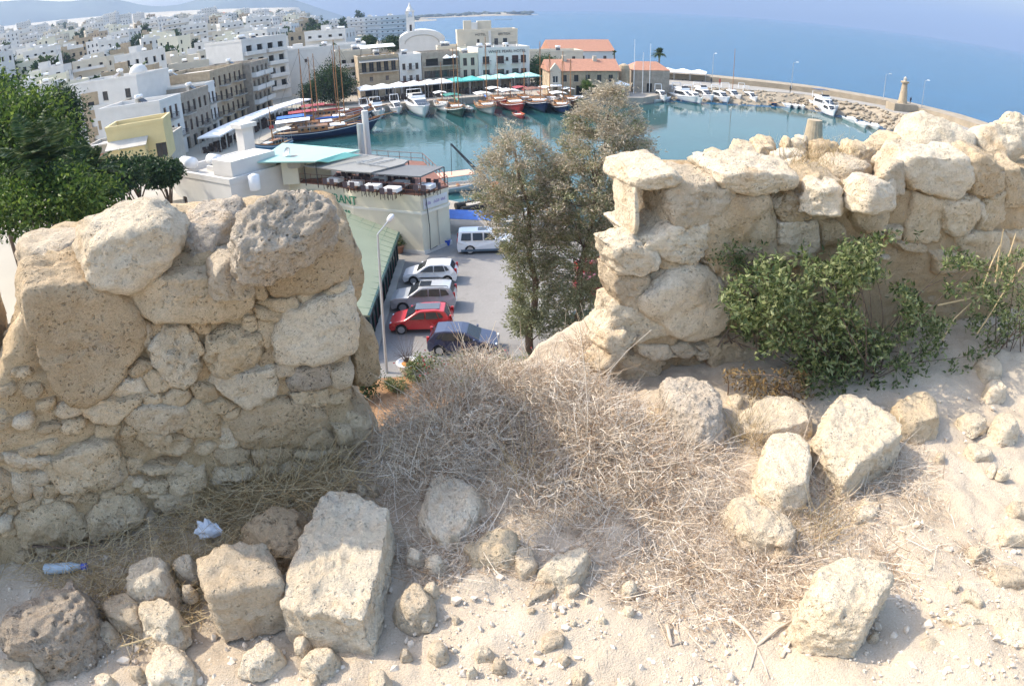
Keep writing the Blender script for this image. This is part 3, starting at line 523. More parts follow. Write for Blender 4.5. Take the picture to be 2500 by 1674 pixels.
loose('J', [(1740, 610), (1900, 600), (2040, 680), (1900, 730), (1780, 680)], .05, 'thin dark-edged stone under the twigs beside a round pale stone')
loose('J', [(2050, 680), (2100, 600), (2200, 580), (2320, 680), (2280, 750), (2140, 760)], .08, 'round pale stone below the green bush')
loose('J', [(1900, 100), (2010, 10), (2130, 120), (2140, 200), (2000, 200)], .1, 'rough pinkish stone on the slope behind the green bush')
loose('J', [(2000, 330), (2080, 270), (2200, 330), (2160, 380), (2040, 380)], .07, 'low pale stone on the slope behind the green bush')
loose('K', [(1800, 1080), (1860, 900), (1920, 750), (2080, 730), (2240, 820), (2250, 1010), (2260, 1180), (2180, 1280), (2000, 1280), (1850, 1150)], .18, 'tall block-like stone standing left of the large angular block', 'stone block', sub=5, p=12, name='stone_block', amp=.03)
loose('K', [(1520, 700), (1620, 580), (1880, 440), (2060, 415), (2240, 480), (2180, 550), (2250, 680), (2100, 730), (1900, 770), (1700, 820)], .11, 'broad stone behind the standing block, dry tuft at its foot', sub=5)
loose('K', [(780, 360), (860, 220), (1050, 185), (1200, 190), (1300, 250), (1390, 350), (1400, 430), (1430, 560), (1400, 640), (1300, 650), (1200, 560), (1000, 500), (850, 440)], .26, 'big rounded boulder with white lichen spots at the wall end', 'boulder', sub=6, m=ROCKG, p=6, amp=.05, name='boulder')
loose('K', [(660, 580), (800, 510), (1000, 540), (1150, 600), (1250, 720), (1150, 770), (800, 760), (680, 680)], .12, 'smooth-backed stone below the lichen-spotted boulder', sub=5, m=ROCK)
loose('P', [(1775, 1210), (1800, 1195), (1880, 1225), (1930, 1245), (1945, 1290), (1920, 1315), (1830, 1285), (1790, 1260)], .1, 'oblong stone sunk among dry twigs below the standing block', sub=5)
loose('M', [(250, 800), (390, 420), (520, 310), (850, 295), (1090, 350), (1200, 450), (1130, 650), (980, 900), (900, 1010), (620, 1000), (350, 900)], .24, 'big round-cornered boulder casting a dark shadow on the bare earth', 'boulder', sub=6, p=7, amp=.045, name='boulder', taper=.02)
for zone, pts in (('M', [(1990, 540), (2150, 480), (2400, 520), (2400, 640), (2100, 640)]), ('M', [(1740, 800), (1820, 680), (1950, 800), (1960, 860)]), ('M', [(1530, 960), (1950, 960), (2000, 1050), (1700, 1030)]), ('M', [(1330, 1190), (1620, 1140), (1780, 1300), (1700, 1400), (1400, 1400)]), ('M', [(2000, 900), (2400, 900), (2400, 1300), (2180, 1290), (2080, 1100)]), ('M', [(1830, 310), (2000, 290), (2040, 340), (1900, 390)]), ('M', [(2140, 130), (2230, 60), (2400, 60), (2400, 200), (2200, 220)]), ('J', [(700, 1480), (820, 1390), (980, 1420), (960, 1568), (740, 1600)]), ('J', [(1800, 900), (1960, 880), (2080, 980), (1900, 1010)]), ('J', [(2180, 1430), (2400, 1430), (2400, 1550), (2250, 1540)])):
    loose(zone, pts, .03, 'bleached rock hump showing through the bare earth by the big boulder', 'stone', group='bleached rock humps in the earth', sub=4, amp=.06)
SP = [('H', 990, 1080, 75, .045), ('H', 1260, 1050, 60, .03), ('S', 225, 520, 65, .05), ('H', 1800, 1490, 130, .035), ('S', 1690, 525, 75, .03), ('S', 1265, 770, 48, .028), ('S', 290, 1160, 95, .045), ('S', 770, 1190, 90, .035), ('S', 930, 1300, 75, .035), ('S', 1615, 1250, 55, .03), ('S', 2285, 750, 55, .035), ('S', 640, 1380, 45, .025), ('S', 1780, 1440, 80, .02), ('S', 1700, 890, 32, .02), ('S', 1690, 670, 30, .02), ('S', 1860, 650, 28, .02), ('S', 160, 870, 60, .03), ('S', 245, 240, 95, .05), ('Q', 260, 1460, 85, .05), ('S', 2300, 500, 75, .035), ('S', 480, 850, 40, .025), ('S', 2010, 860, 38, .02), ('H', 1130, 1470, 45, .02), ('H', 2080, 1200, 50, .025), ('M', 1690, 660, 65, .03), ('M', 930, 1150, 45, .03), ('M', 370, 1400, 32, .02), ('M', 1450, 500, 45, .02), ('Q', 1720, 860, 50, .05), ('S', 1230, 1560, 110, .02), ('S', 2250, 1520, 90, .03), ('J', 1560, 1000, 40, .03), ('J', 2050, 1130, 45, .03), ('J', 2150, 1160, 60, .03), ('K', 1740, 480, 60, .06), ('K', 1550, 450, 70, .09), ('F', 2080, 130, 140, .08), ('F', 2120, 420, 60, .06), ('F', 1540, 1370, 80, .035), ('F', 1180, 1480, 110, .03), ('G', 1960, 350, 45, .03), ('G', 1830, 350, 40, .03)]
ANCH = [(810, 1350, 'beside the biggest cut slab'), (590, 1430, 'in front of the squared cube block'), (330, 1400, 'in the straw by the heart-shaped stone'), (1000, 1430, 'by the chunky broken stone'), (1100, 1230, 'by the boulder in the dry bush'), (1150, 1330, 'beside the grey-tan flat rock'), (1380, 1350, 'below the loaf-shaped stone'), (1350, 1550, 'near the lone jagged stone'), (1150, 1600, 'on the open bare earth'), (1550, 1450, 'at the edge of the flattened dead shrub'), (2080, 1420, 'near the big round-cornered boulder'), (2300, 1500, 'among the bleached rock humps'), (2100, 1020, 'beside the large angular block'), (2400, 1130, 'on the pale slope beyond the dry mats'), (1800, 980, 'behind the lichen-spotted boulder'), (200, 1600, 'beside the flat-topped block'), (880, 1190, 'at the foot of the merlon end')]
for k, (zn, x, y, r, h) in enumerate(SP):
    a0 = random.random()*6; pts = [(x+r*math.cos(a0+t)*random.uniform(.75, 1.15), y+r*.8*math.sin(a0+t)*random.uniform(.75, 1.15)) for t in np.arange(7)*.9]
    (qx, qy), = pix(zn, [(x, y)]); nr = min(ANCH, key=lambda a: math.hypot(a[0]-qx, a[1]-qy))[2]
    loose(zn, pts, h, 'small pale stone lying loose '+nr, 'stone', sub=4, group='small stones '+nr, name='small_stone', d0=.02, amp=.06, m=ROCKP, pit=.15)
# ---- ground sheet of the castle top
xs = np.arange(-3.6, 6.4, .022); ys = np.arange(.1, 6.4, .022); XX, YY = np.meshgrid(xs, ys); q = np.stack([XX.ravel(), YY.ravel(), np.zeros(XX.size)], 1)
z = G+.045*fbm(q*1.1+3, 3)+.016*fbm(q*7, 3)+.006*fbm(q*26, 2)
sL = (q[:, 0]-BL[0])*-NL[0]+(q[:, 1]-BL[1])*-NL[1]; sR = (q[:, 0]-BR[0])*-NR[0]+(q[:, 1]-BR[1])*-NR[1]
s = np.where(q[:, 0] < .7, sL, np.minimum(sR, sL)); s = np.maximum(s, 0)
s0 = .16+.55*np.clip((q[:, 0]+.15)/.8, 0, 1)+.08*fbm(q*3+5, 2); z += -np.clip(s-s0, 0, 2)*1.5+np.where((s > .3), .03*fbm(q*6+8, 3), 0)
z += .10*np.clip((q[:, 0]-2.2)/2, 0, 1)*np.clip((q[:, 1]-2.6)/1.5, 0, 1)
ny, nx = XX.shape; idx = np.arange(XX.size).reshape(ny, nx)
F = np.stack([idx[:-1, :-1], idx[:-1, 1:], idx[1:, 1:], idx[1:, :-1]], -1).reshape(-1, 4)
F = F[(s[F] < 1.25).all(1)]
tag(obj('ground', npmesh('ground', np.c_[q[:, :2], z], F, EARTH, True)), kind='structure')
# gravel: tiny pebbles nobody could count
def pebbles(n, poly, seed):
    r = np.random.default_rng(seed); h = np.array(poly); V0, F0 = ico(1); Vs = []; Fs = []; k = 0
    lo, hi = h.min(0), h.max(0)
    while k < n:
        a = r.uniform(lo, hi); g = at(a[0], a[1], G)
        sz = r.choice([.003, .005, .008, .015], p=[.48, .32, .14, .06])*r.uniform(.7, 1.3)
        zz = G+.045*fbm([[g[0]*1.1+3, g[1]*1.1+3, 3]], 3)[0]
        X = V0*sz*r.uniform(.6, 1.2, 3)*(1+.25*r.normal(size=(len(V0), 1)))+np.array([g[0], g[1], zz+sz*.2]); Vs.append(X); Fs.append(F0+k*len(V0)); k += 1
    return np.concatenate(Vs), np.concatenate(Fs)
V, F = pebbles(3400, [(0, 1330), (2500, 1674)], 5); V2, F2 = pebbles(700, [(1900, 950), (2500, 1350)], 6)
tag(obj('gravel', npmesh('gravel', np.r_[V, V2], np.r_[F, F2+len(V)], PEBBLE, False)), 'fine pale gravel strewn over the dusty earth', 'gravel', kind='stuff')
# ================================================================== sea, land, quays
m = MB().quad((-9000, -600, -.03), (15000, -600, -.03), (15000, 15000, -.03), (-9000, 15000, -.03))
tag(m.build('sea', SEA), kind='structure')
HW = [(-60, 60), (-41, 95), (-41, 139), (-37, 146), (-29, 145.5), (-12, 152), (4, 158), (5, 148.5), (30, 150), (36, 156), (48, 153), (69, 152.5), (77, 138), (77, 124), (80, 112), (90, 95), (60, 40), (24, 52), (7, 58), (-8, 70), (-30, 74)]
tag(MB().prism(HW, -.5, 0.).build('harbour_water', HARB), kind='structure')
def tz(x, y): return 2.+.095*max(0., -x-62)+.004*max(0, y-260)*(1 if x < -40 else 0)
COAST = [(-700, 2600), (-420, 1500), (-240, 950), (-135, 640), (-95, 430), (-45, 300), (-20, 262), (18, 246), (38, 214), (34, 190)]
def coastx(y):
    if y < 190: return 34.
    for (x1, y1), (x0, y0) in zip(COAST, COAST[1:]):
        if y0 <= y <= y1: return x0+(x1-x0)*(y-y0)/(y1-y0)
    return -700.
# terrain of the town: strips along y, from the coast inland
ysn = np.concatenate([np.arange(186, 300, 12), np.arange(300, 1000, 35), np.arange(1000, 2601, 160)]); V = []; F = []; K = 26
for y in ysn:
    cx = coastx(y)
    for k in range(K):
        f = (k/(K-1))**1.6; x = cx-f*(2200+y*.6); zz = tz(x, y)
        V.append((x, y, zz if k else -1.) if k != 1 else (x, y, min(zz, 1.8)))
for i in range(len(ysn)-1):
    for k in range(K-1): a = i*K+k; F.append((a, a+K, a+K+1, a+1))
TOWNG = mat('town_ground', (.40, .36, .29), .95, .25, .02)
tag(obj('ground', npmesh('ground', V, F, TOWNG, True)), kind='structure')
V = []; F = []                                  # land behind the left-hand quay
xs = [-41.5, -56, -75, -100, -140, -200, -320, -600, -1500]
for y in (20, 60, 95, 130, 165, 187):
    for x in xs: V.append((x if y > 90 else x+10*(95-y)/35, y, 1.5 if x > -50 else tz(x, y)))
n = len(xs)
for i in range(5):
    for k in range(n-1): a = i*n+k; F.append((a, a+n, a+n+1, a+1))
tag(obj('ground', npmesh('ground', V, F, TOWNG, False)), kind='structure')
PAVE = mat('quay_paving', (.34, .30, .25), .9, .15, .5)
tag(MB().prism([(-41, 80), (-41, 139), (-37, 146), (-29, 145.5), (-12, 152), (4, 158), (5, 148.5), (30, 150), (36, 157), (36, 192), (-60, 192), (-60, 80)], -1, 1.504).build('quay', PAVE), kind='structure')
tag(MB().prism([(-60, 20), (-60, 60), (-42, 92), (-30, 74), (-8, 70), (7, 57), (24, 51), (60, 39), (60, 20)], -1, 1.4).build('quay', PAVE), kind='structure')
lot = MB().prism([(-14, 18), (-14, 58), (-6, 56), (8.5, 54.5), (22, 49), (22, 18)], 0, 1.8).build('car_park', ASPH); tag(lot, kind='structure')
bed = MB().prism([(-14, 10), (-14, 31), (-7, 31.6), (-3, 32), (8, 32), (14, 30), (14, 10)], 1.2, 1.86).build('planting_bed', DIRT); tag(bed, kind='structure')
# breakwater with road, parapet wall and rock armour
bwi = [(33, 158), (48, 155), (69, 154.5), (78.5, 139), (79, 124), (82, 112), (92, 95)]; bwo = [(36, 196), (52, 188), (80, 171), (97, 152), (103, 138), (104, 118), (106, 95)]
STONEW = mat('breakwater_stone', (.31, .255, .185), .9, .2, .5, .6, 2, .1)
bw = empty('breakwater', (60, 165, 0), 0, 'curving stone breakwater carrying a walkway out past the lighthouse', 'breakwater')
def rel(o, r): o.parent = r; o.location = -r.location; return o
inner = [(36, 166), (52, 165), (73, 161), (85, 146), (87, 128), (90, 113), (99, 95)]; mid = [(36, 186), (52, 180), (77, 165), (91, 149), (96, 136), (98, 118), (102, 95)]
rel(MB().prism(inner+bwo[::-1], -1, 2.6).build('walkway', mat('pale_road', (.30, .28, .25), .9, .1, .3)), bw)
wl = MB()
for (a, b), (c, d) in zip(zip(mid, mid[1:]), zip(bwo, bwo[1:])): wl.add([(a[0], a[1], 2), (b[0], b[1], 2), (d[0], d[1], 2), (c[0], c[1], 2), (a[0], a[1], 3.9), (b[0], b[1], 3.9), (d[0], d[1], 3.9), (c[0], c[1], 3.9)], [(3, 2, 1, 0), (4, 5, 6, 7), (0, 1, 5, 4), (1, 2, 6, 5), (2, 3, 7, 6), (3, 0, 4, 7)])
rel(wl.build('sea_wall', STONEW), bw)
ar = MB()
for (a, b), (c, d) in zip(zip(bwi, bwi[1:]), zip(inner, inner[1:])):
    ar.add([(a[0], a[1], -.6), (b[0], b[1], -.6), (d[0], d[1], 2.5), (c[0], c[1], 2.5)], [(0, 1, 2, 3)])
rel(ar.build('rock_slope', STONEW), bw)
V0, F0 = ico(2); Vs = []; Fs = []; k = 0
for (a, b), (c, d) in zip(zip(bwi, bwi[1:]), zip(inner, inner[1:])):
    L = math.hypot(b[0]-a[0], b[1]-a[1])
    for i in range(int(L*6)):
        f, g = rng.random(), rng.random(); p = np.array(a)*(1-f)+np.array(b)*f; q = np.array(c)*(1-f)+np.array(d)*f; e = p*(1-g)+q*g
        s = rng.uniform(.3, .62); X = V0*np.array([s, s*rng.uniform(.6, 1), s*rng.uniform(.5, .9)])*(1+.18*fbm(V0*1.7+k, 2)[:, None])+np.array([e[0], e[1], -.3+2.9*g])
        Vs.append(X); Fs.append(F0+k*len(V0)); k += 1
st = obj('rock_armour', npmesh('rock_armour', np.concatenate(Vs)-np.array(bw.location), np.concatenate(Fs), STONEW, False), bw); st['kind'] = 'stuff'
# far cape and mountains in the haze
def ridge(name, az0, az1, D, h, lab, seed, base=0., m=None, depth=250):
    N = 70; V = []; F = []
    for i in range(N):
        a = R(az0+(az1-az0)*i/(N-1)); e = min(1, min(i, N-1-i)/9.); hh = h*e*(.7+.5*(fbm([[i*.07, seed, 0.]], 3)[0]*.6))
        for k, (dd, z) in enumerate(((-depth*.5, base), (-depth*.35*e, base+max(hh*.45, .5)), (0, base+max(hh, .6)), (depth, base))): V.append(((D+dd)*math.sin(a), (D+dd)*math.cos(a), z-.5*(k in (0, 3))))
    for i in range(N-1):
        for k in range(3): b = i*4+k; F.append((b, b+4, b+5, b+1))
    return tag(obj(name, npmesh(name, V, F, m, True)), kind='structure')
CAPE = mat('dry_headland', (.36, .30, .20), .95, .3, .01); HILLM = mat('wooded_mountain', (.12, .14, .10), .95, .3, .003)
ridge('headland', -16, 2.7, 2700, 13, '', 3, 0, CAPE); ridge('headland', -26, -5.5, 1900, 16, '', 7, 0, CAPE, 300)
ridge('mountains', -80, -12, 6200, 560, '', 11, 0, HILLM, 1500)
# shrubs and houses on the cape read as one mass
Vs = []; Fs = []; k = 0; V0, F0 = ico(1)
for i in range(420):
    a = R(rng.uniform(-15.5, 2.2)) if i < 300 else R(rng.uniform(-24, -7)); D = rng.uniform(2620, 2760) if i < 300 else rng.uniform(1830, 1960)
    s = rng.uniform(4, 11); X = V0*np.array([s*1.6, s, s*.7])*(1+.2*rng.normal(size=(len(V0), 1)))+np.array([D*math.sin(a), D*math.cos(a), rng.uniform(3, 11)]); Vs.append(X); Fs.append(F0+k*len(V0)); k += 1
tag(obj('scrub', npmesh('scrub', np.concatenate(Vs), np.concatenate(Fs), mat('dark_scrub', (.07, .085, .055), .9, .3, .05), False)), 'far-off dark scrub covering the low headland', 'scrub', kind='stuff')
# ------------------------------------------------------------------ buildings
_wc = {}
def window_mesh(w, h, kind):
    key = (round(w, 2), round(h, 2), kind)
    if key not in _wc:
        fm = {'w': WPAINT, 'b': BROWN, 's': BLUSH, 'd': DARKW, 'g': IRON}[kind[0]]
        f = MB(); t = .07
        f.box(0, t, .1, .2, 0, h); f.box(w-t, w, .1, .2, 0, h); f.box(t, w-t, .1, .2, 0, t); f.box(t, w-t, .1, .2, h-t, h); f.box(w/2-.03, w/2+.03, .11, .19, t, h-t)
        if kind.endswith('S'):                    # open shutters flat on the wall
            f.box(-w*.48, -.02, -.07, -.005, 0, h); f.box(w+.02, w*1.48, -.07, -.005, 0, h)
        g = MB().box(t, w-t, .14, .17, t, h-t)
        s = MB().box(-.08, w+.08, -.1, .1, -.09, -.003)
        _wc[key] = (f.mesh('window', fm), g.mesh('pane', GLASS), s.mesh('sill', CONC))
    return _wc[key]
def wall_with_holes(mb, w, h, holes, y0, y1):
    xs = sorted({0., w, *[a for o in holes for a in (o[0], o[1])]}); zs = sorted({0., h, *[a for o in holes for a in (o[2], o[3])]})
    for x0, x1 in zip(xs, xs[1:]):
        run = None
        for z0, z1 in zip(zs, zs[1:]):
            hole = any(o[0] <= (x0+x1)/2 <= o[1] and o[2] <= (z0+z1)/2 <= o[3] for o in holes)
            if hole:
                if run is not None: mb.box(x0, x1, y0, y1, run, z0)
                run = None
            elif run is None: run = z0
        if run is not None: mb.box(x0, x1, y0, y1, run, h)
_bc = {}
def balcony_mesh(w, d=1.1, solid=False):
    key = (round(w, 1), d, solid)
    if key not in _bc:
        s = MB().box(0, w, -d, 0, -.15, 0); r = MB()
        if solid: r.box(0, w, -d, -d+.1, 0, .95); r.box(0, .1, -d+.1, 0, 0, .95); r.box(w-.1, w, -d+.1, 0, 0, .95)
        else:
            r.box(0, w, -d, -d+.05, .92, .98); r.box(0, .05, -d+.05, 0, .92, .98); r.box(w-.05, w, -d+.05, 0, .92, .98)
            for i in range(int(w/.22)+1): r.box(i*.22, i*.22+.03, -d+.01, -d+.04, 0, .92)
        _bc[key] = (s.mesh('balcony', CONC), r.mesh('railing', WHITE if solid else IRON))
    return _bc[key]
def building(name, label, org, rz, w, d, h, m, holes=(), balc=(), roof='flat', cat='building', group=None, parapet=.6, roofm=None, tanks=0, base=1.5, side=(), band=None, sidem=None):
    """front facade on local y=0 (facing -y), x along it, body behind; holes = (x0, x1, z0, z1, kind)"""
    r = empty(name, org, rz, label, cat, group); W = MB(); T = .35
    wall_with_holes(W, w, h, holes, 0, T)
    W.box(0, w, d-T, d, 0, h); W.box(0, T, T, d-T, 0, h)
    S = MB(); wall_with_holes(S, d-T-T, h, side, 0, T); M = Matrix.Translation((w, T, 0)) @ Matrix.Rotation(math.pi/2, 4, 'Z')
    W.add([M @ Vector(p) for p in S.v], S.f)
    W.box(T, w-T, T, d-T, base*0, .1)
    obj('wall', W.mesh('wall', m), r)
    for hs, mtx in ((holes, Matrix.Identity(4)), (side, M)):
        for x0, x1, z0, z1, k in hs:
            if k == 'o': 
                o = MB().box(x0-.1, x1+.1, T+.05, T+1.5, z0, z1).mesh('opening', DARK); ob = obj('opening', o, r); ob.matrix_local = mtx; continue
            a, g, s = window_mesh(x1-x0, z1-z0, k); o = obj('window', a, r); o.matrix_local = mtx @ Matrix.Translation((x0, 0, z0)); obj('pane', g, o)
            if z0 > .5: obj('sill', s, o)
    for x0, x1, z, *k in balc:
        a, b = balcony_mesh(x1-x0, 1.1, bool(k)); o = obj('balcony', a, r, (x0, -.002, z)); obj('railing', b, o)
    rm = roofm or ROOFC
    if roof == 'flat':
        RB = MB().use(rm).box(T, w-T, T, d-T, h-.35, h-.15); RB.use(m)
        for a in ((-.06, w+.06, -.06, .25), (-.06, w+.06, d-.25, d+.06), (-.06, .25, .25, d-.25), (w-.25, w+.06, .25, d-.25)): RB.box(*a, h+.002, h+parapet)
        RB.build('roof', None, r)
    elif roof in ('gable', 'hip', 'gabley'):
        e = .45; hh = parapet if parapet > 1 else min(w, d)*.28; V = [(-e, -e, h), (w+e, -e, h), (w+e, d+e, h), (-e, d+e, h)]
        if roof == 'gabley': k0, k1 = (w/2, -e, h+hh), (w/2, d+e, h+hh); Fc = [(0, 4, 5, 3), (1, 2, 5, 4), (0, 1, 4), (2, 3, 5), (3, 2, 1, 0)]
        else:
            i = d*.5 if roof == 'hip' else 0; k0, k1 = (i-(0 if i else e), d/2, h+hh), (w-i+(0 if i else e), d/2, h+hh); Fc = [(0, 1, 5, 4), (2, 3, 4, 5), (3, 0, 4), (1, 2, 5), (3, 2, 1, 0)]
        MB().add(V+[k0, k1], Fc).build('roof', rm, r)
    if band: MB().box(-.12, w+.12, -.12, -.004, band, band+.25).build('cornice', WHITE, r)
    for i in range(tanks):
        x = random.uniform(.8, w-2); y = random.uniform(1, max(1.2, d-2.5)); heater(r, x, y, h-.15)
    return r
_hm = {}
def heater(par, x, y, z, s=1.):
    if not _hm:
        _hm['f'] = MB().prism([(0, .2), (1.2, .2), (1.2, .8), (0, .8)], 0, 1.1).mesh('stand', CONC)
        _hm['t'] = MB().tube([(-.1, .5, 1.45), (1.3, .5, 1.45)], .33, 12).mesh('water_tank', WPAINT, True)
        _hm['p'] = MB().slab([(0, -1.3, .15), (1.2, -1.3, .15), (1.2, 0, 1.05), (0, 0, 1.05)], .06).mesh('solar_panel', GLASS)
    o = obj('water_heater', _hm['f'], par, (x, y, z), random.uniform(-.3, .3)); obj('water_tank', _hm['t'], o); obj('solar_panel', _hm['p'], o); return o
def grid(w, n, rows, ww, wh, kind, z0=1., dz=3.2, margin=1.):
    step = (w-2*margin)/n; return [(margin+step*(i+.5)-ww/2, margin+step*(i+.5)+ww/2, z0+dz*j, z0+dz*j+wh, kind) for j in range(rows) for i in range(n)]
def text(body, size, m, parent, loc, rot, name='lettering', ext=.02):
    cu = bpy.data.curves.new(name, 'FONT'); cu.body = body; cu.size = size; cu.extrude = ext; cu.align_x = 'CENTER'; cu.resolution_u = 2
    o = bpy.data.objects.new(name, cu); link(o); bpy.context.view_layer.update()
    me = bpy.data.meshes.new_from_object(o.evaluated_get(bpy.context.evaluated_depsgraph_get())); bpy.data.objects.remove(o)
    me.materials.clear(); me.materials.append(m); q = obj(name, me, parent, loc); q.rotation_euler = rot; return q
RX = (math.pi/2, 0, 0)
# --- back row of the harbour, facing the viewer (facade line climbs to the right)
RB = R(17.6)
def backrow(s0, off=0.): return (-34.5+s0*math.cos(RB)-off*math.sin(RB), 161.7+s0*math.sin(RB)+off*math.cos(RB), 1.5)
b = building('sandstone_hotel', 'sandstone hotel with a long shaded balcony and roof terrace, beside the harbour tree', backrow(0), RB, 9.6, 9, 9.2, SAND, [(1.2, 4.4, .2, 2.4, 'o'), (6., 8., .2, 2.4, 'w')]+grid(9.6, 2, 1, .8, 1.1, 'b', 3.7)+[(.8+i*1.75, 1.9+i*1.75, 6., 8.3, 'b') for i in range(5)], [(.2, 9.4, 5.9)], tanks=1)
MB().slab([(.2, -1.4, 8.4), (9.4, -1.4, 8.4), (9.4, .2, 8.9), (.2, .2, 8.9)], .06).build('awning', GREYA, b)
MB().slab([(1, 1.5, 11.6), (9.3, 1.5, 11.6), (9.3, 5, 12.2), (1, 5, 12.2)], .06).build('terrace_canopy', CANVAS, b)
[MB().box(x, x+.08, y, y+.08, 9, 11.6).build('canopy_post', IRON, b) for x in (1.2, 5, 9) for y in (1.6, 4.8)]
[MB().box(1+i*1.6, 2+i*1.6, .6, 1.4, 9.7, 9.8).build('terrace_table', CANVAS, b) for i in range(5)]
b = building('narrow_house', 'white three-storey house with grey shutters between two stone buildings', backrow(9.75), RB, 5.3, 9, 8.9, WHITE, grid(5.3, 3, 2, .75, 1.5, 'b', 2.9, 2.9, .3)+[(.6, 4.6, .1, 2.2, 'o')], [(1.8, 3.5, 2.8), (1.8, 3.5, 5.7)], tanks=1)
b = building('stone_house', 'grey stone house with wooden balconies and two round white parasols', backrow(15.2), RB, 9.2, 9, 9., GREYST, [(.6, 1.6, .2, 2.3, 'd'), (2.4, 4.6, .2, 2.3, 'o'), (5.4, 8.4, .2, 2.3, 'o')]+grid(9.2, 4, 1, 1., 1.7, 'dS', 3.4, 3, .5)+[(1., 4., 6.3, 8., 'o'), (5.2, 8.4, 6.3, 8., 'o')], [(.3, 8.9, 3.3), (.3, 8.9, 6.2)])
for k in (6., 7.8): MB().lathe([(1.05, 8.0), (1., 8.15), (.1, 8.8), (.02, 8.85)], 12, (k, -.8, 0)).build('parasol', CANVAS, b)
b = building('narrow_house', 'slim pale house with brown shutters beside the white hotel', backrow(24.5), RB, 4.6, 9, 8.3, IVORY, grid(4.6, 2, 2, .95, 1.9, 'b', 2.9, 2.9, .4), tanks=1)
b = building('white_hotel', 'long white hotel lettered White Pearl Hotel with dark balcony doors', backrow(29.2), RB, 13.2, 10, 9.1, WHITE, [(1.1+i*3.75, 2.8+i*3.75, z, z+1.9, 'd') for i in range(3) for z in (2.6, 5.9)]+[(7.0, 7.7, z+.6, z+1.5, 'd') for z in (2.6, 5.9)]+[(10.9, 12.3, z, z+1.9, 'd') for z in (2.6, 5.9)], [(.9+i*3.75, 3.+i*3.75, z) for i in range(3) for z in (2.5, 5.8)], tanks=2, parapet=.9)
text('WHITE PEARL HOTEL', 1.0, BLACKP, b, (7.4, -.09, 8.55), RX, 'hotel_name')
for k in range(3): MB().box(4+k*3, 4.35+k*3, -.05, .3, 10.002, 10.6).build('parapet_post', WHITE, b)
heater(b, 1, 3, 9)
arc = empty('arcade_roof', backrow(9.8, -2.6), RB, 'long rust-brown sloping roof over the cafe fronts below the white hotel', 'roof')
MB().slab([(0, -.5, 2.2), (33, -.5, 2.2), (33, 2.5, 3.1), (0, 2.5, 3.1)], .12).build('roof_sheet', RUST, arc)
[MB().box(i*2.9, i*2.9+.15, -.3, -.15, 0, 2.15).build('post', DARKW, arc) for i in range(12)]
b = building('cream_hotel', 'tall cream hotel lettered Hotel British with blue-shuttered windows', (-13.6, 200, 1.8), R(6), 17.2, 11, 12.6, IVORY, [(5.6, 6.3, 8.6, 10.6, 'd'), (10.5, 11.6, 8.7, 10.7, 's'), (13., 14.2, 8.7, 10.7, 's'), (10.5, 11.6, 5.2, 7.2, 's'), (13., 14.2, 5.2, 7.2, 's')], [(9.8, 16.6, 8.6), (9.8, 16.6, 5.1)], parapet=.8)
text('HOTEL', 1.0, BLACKP, b, (6.6, -.08, 11.6), RX, 'hotel_name'); text('BRITISH', 1.0, BLACKP, b, (13.4, -.08, 11.6), RX, 'hotel_name')
MB().box(2, 4.2, 2, 5, 13.402, 16).box(6, 10, 3, 7, 13.402, 15.8).build('stair_tower', IVORY, b); MB().box(4.2, 6, 2, 4, 13.402, 15.4).build('roof_tank', WHITE, b)
MB().slab([(11, 2, 16), (16, 2, 16), (16, 5, 16.1), (11, 5, 16.1)], .08).build('terrace_canopy', BLUSH, b)
MB().box(8.9, 9.6, -.5, -.003, 0, 12.9).build('pilaster', WHITE, b)
b = building('church', 'white church with a rounded gable end below its bell tower', (-33.5, 221, 2), R(8), 14.5, 20, 10.2, WHITE, [], roof='none', cat='church', parapet=0)
V = [(7.25+7.3*math.cos(a), 10.2+3.0*math.sin(a)) for a in np.linspace(0, math.pi, 17)]
MB().add([(x, -.1, z) for x, z in V]+[(x, 20.1, z) for x, z in V], [tuple(range(17)), tuple(range(17, 34))[::-1]]+[(i, i+17, i+18, i+1) for i in range(16)]+[(0, 16, 33, 17)]).build('vaulted_roof', WHITE, b)
V2 = [(7.25+5.4*math.cos(a), 9.0+2.7*math.sin(a)) for a in np.linspace(0, math.pi, 13)]
MB().tube([(x, -.15, z) for x, z in V2], .14, 5).build('gable_arch', CONC, b)
t_ = empty('bell_tower', (-30.2, 226, 2), R(8), 'slender white bell tower with a pointed cap beside the church', 'tower')
MB().box(-1.3, 1.3, -1.3, 1.3, 0, 17.5).build('shaft', WHITE, t_)
for z in (9., 13.): MB().box(-.35, .35, -1.36, -1.303, z, z+2).build('opening', GLASS, t_)
bf = MB(); [bf.box(x, x+.5, y, y+.5, 17.5, 19.2) for x in (-1.2, .7) for y in (-1.2, .7)]; bf.box(-1.5, 1.5, -1.5, 1.5, 19.2, 19.5).build('belfry', WHITE, t_)
MB().lathe([(1.2, 19.5), (1.05, 20.1), (.55, 20.8), (.08, 22.2)], 8).build('cap', WHITE, t_)
building('low_house', 'beige flat-roofed house behind the grey stone house', (-19, 196, 1.8), R(8), 8, 9, 8.6, IVORY, grid(8, 2, 1, .9, 1.5, 'b', 6), tanks=2, cat='house')
building('low_house', 'pale low house right of the church with a roof terrace', (-12, 188, 1.8), R(12), 8, 8, 8.2, CREAM, grid(8, 2, 1, .9, 1.5, 'b', 5.6), tanks=1, cat='house')
building('red_roofed_hall', 'white building with a broad red tiled roof on the sea side', (13.5, 205, 1.8), R(10), 19, 13, 6.4, WHITE, grid(19, 5, 1, 1., 1.6, 'b', 3.4), roof='gable', roofm=TERRA, side=grid(12, 3, 1, 1, 1.6, 'b', 3.4), parapet=3.2)
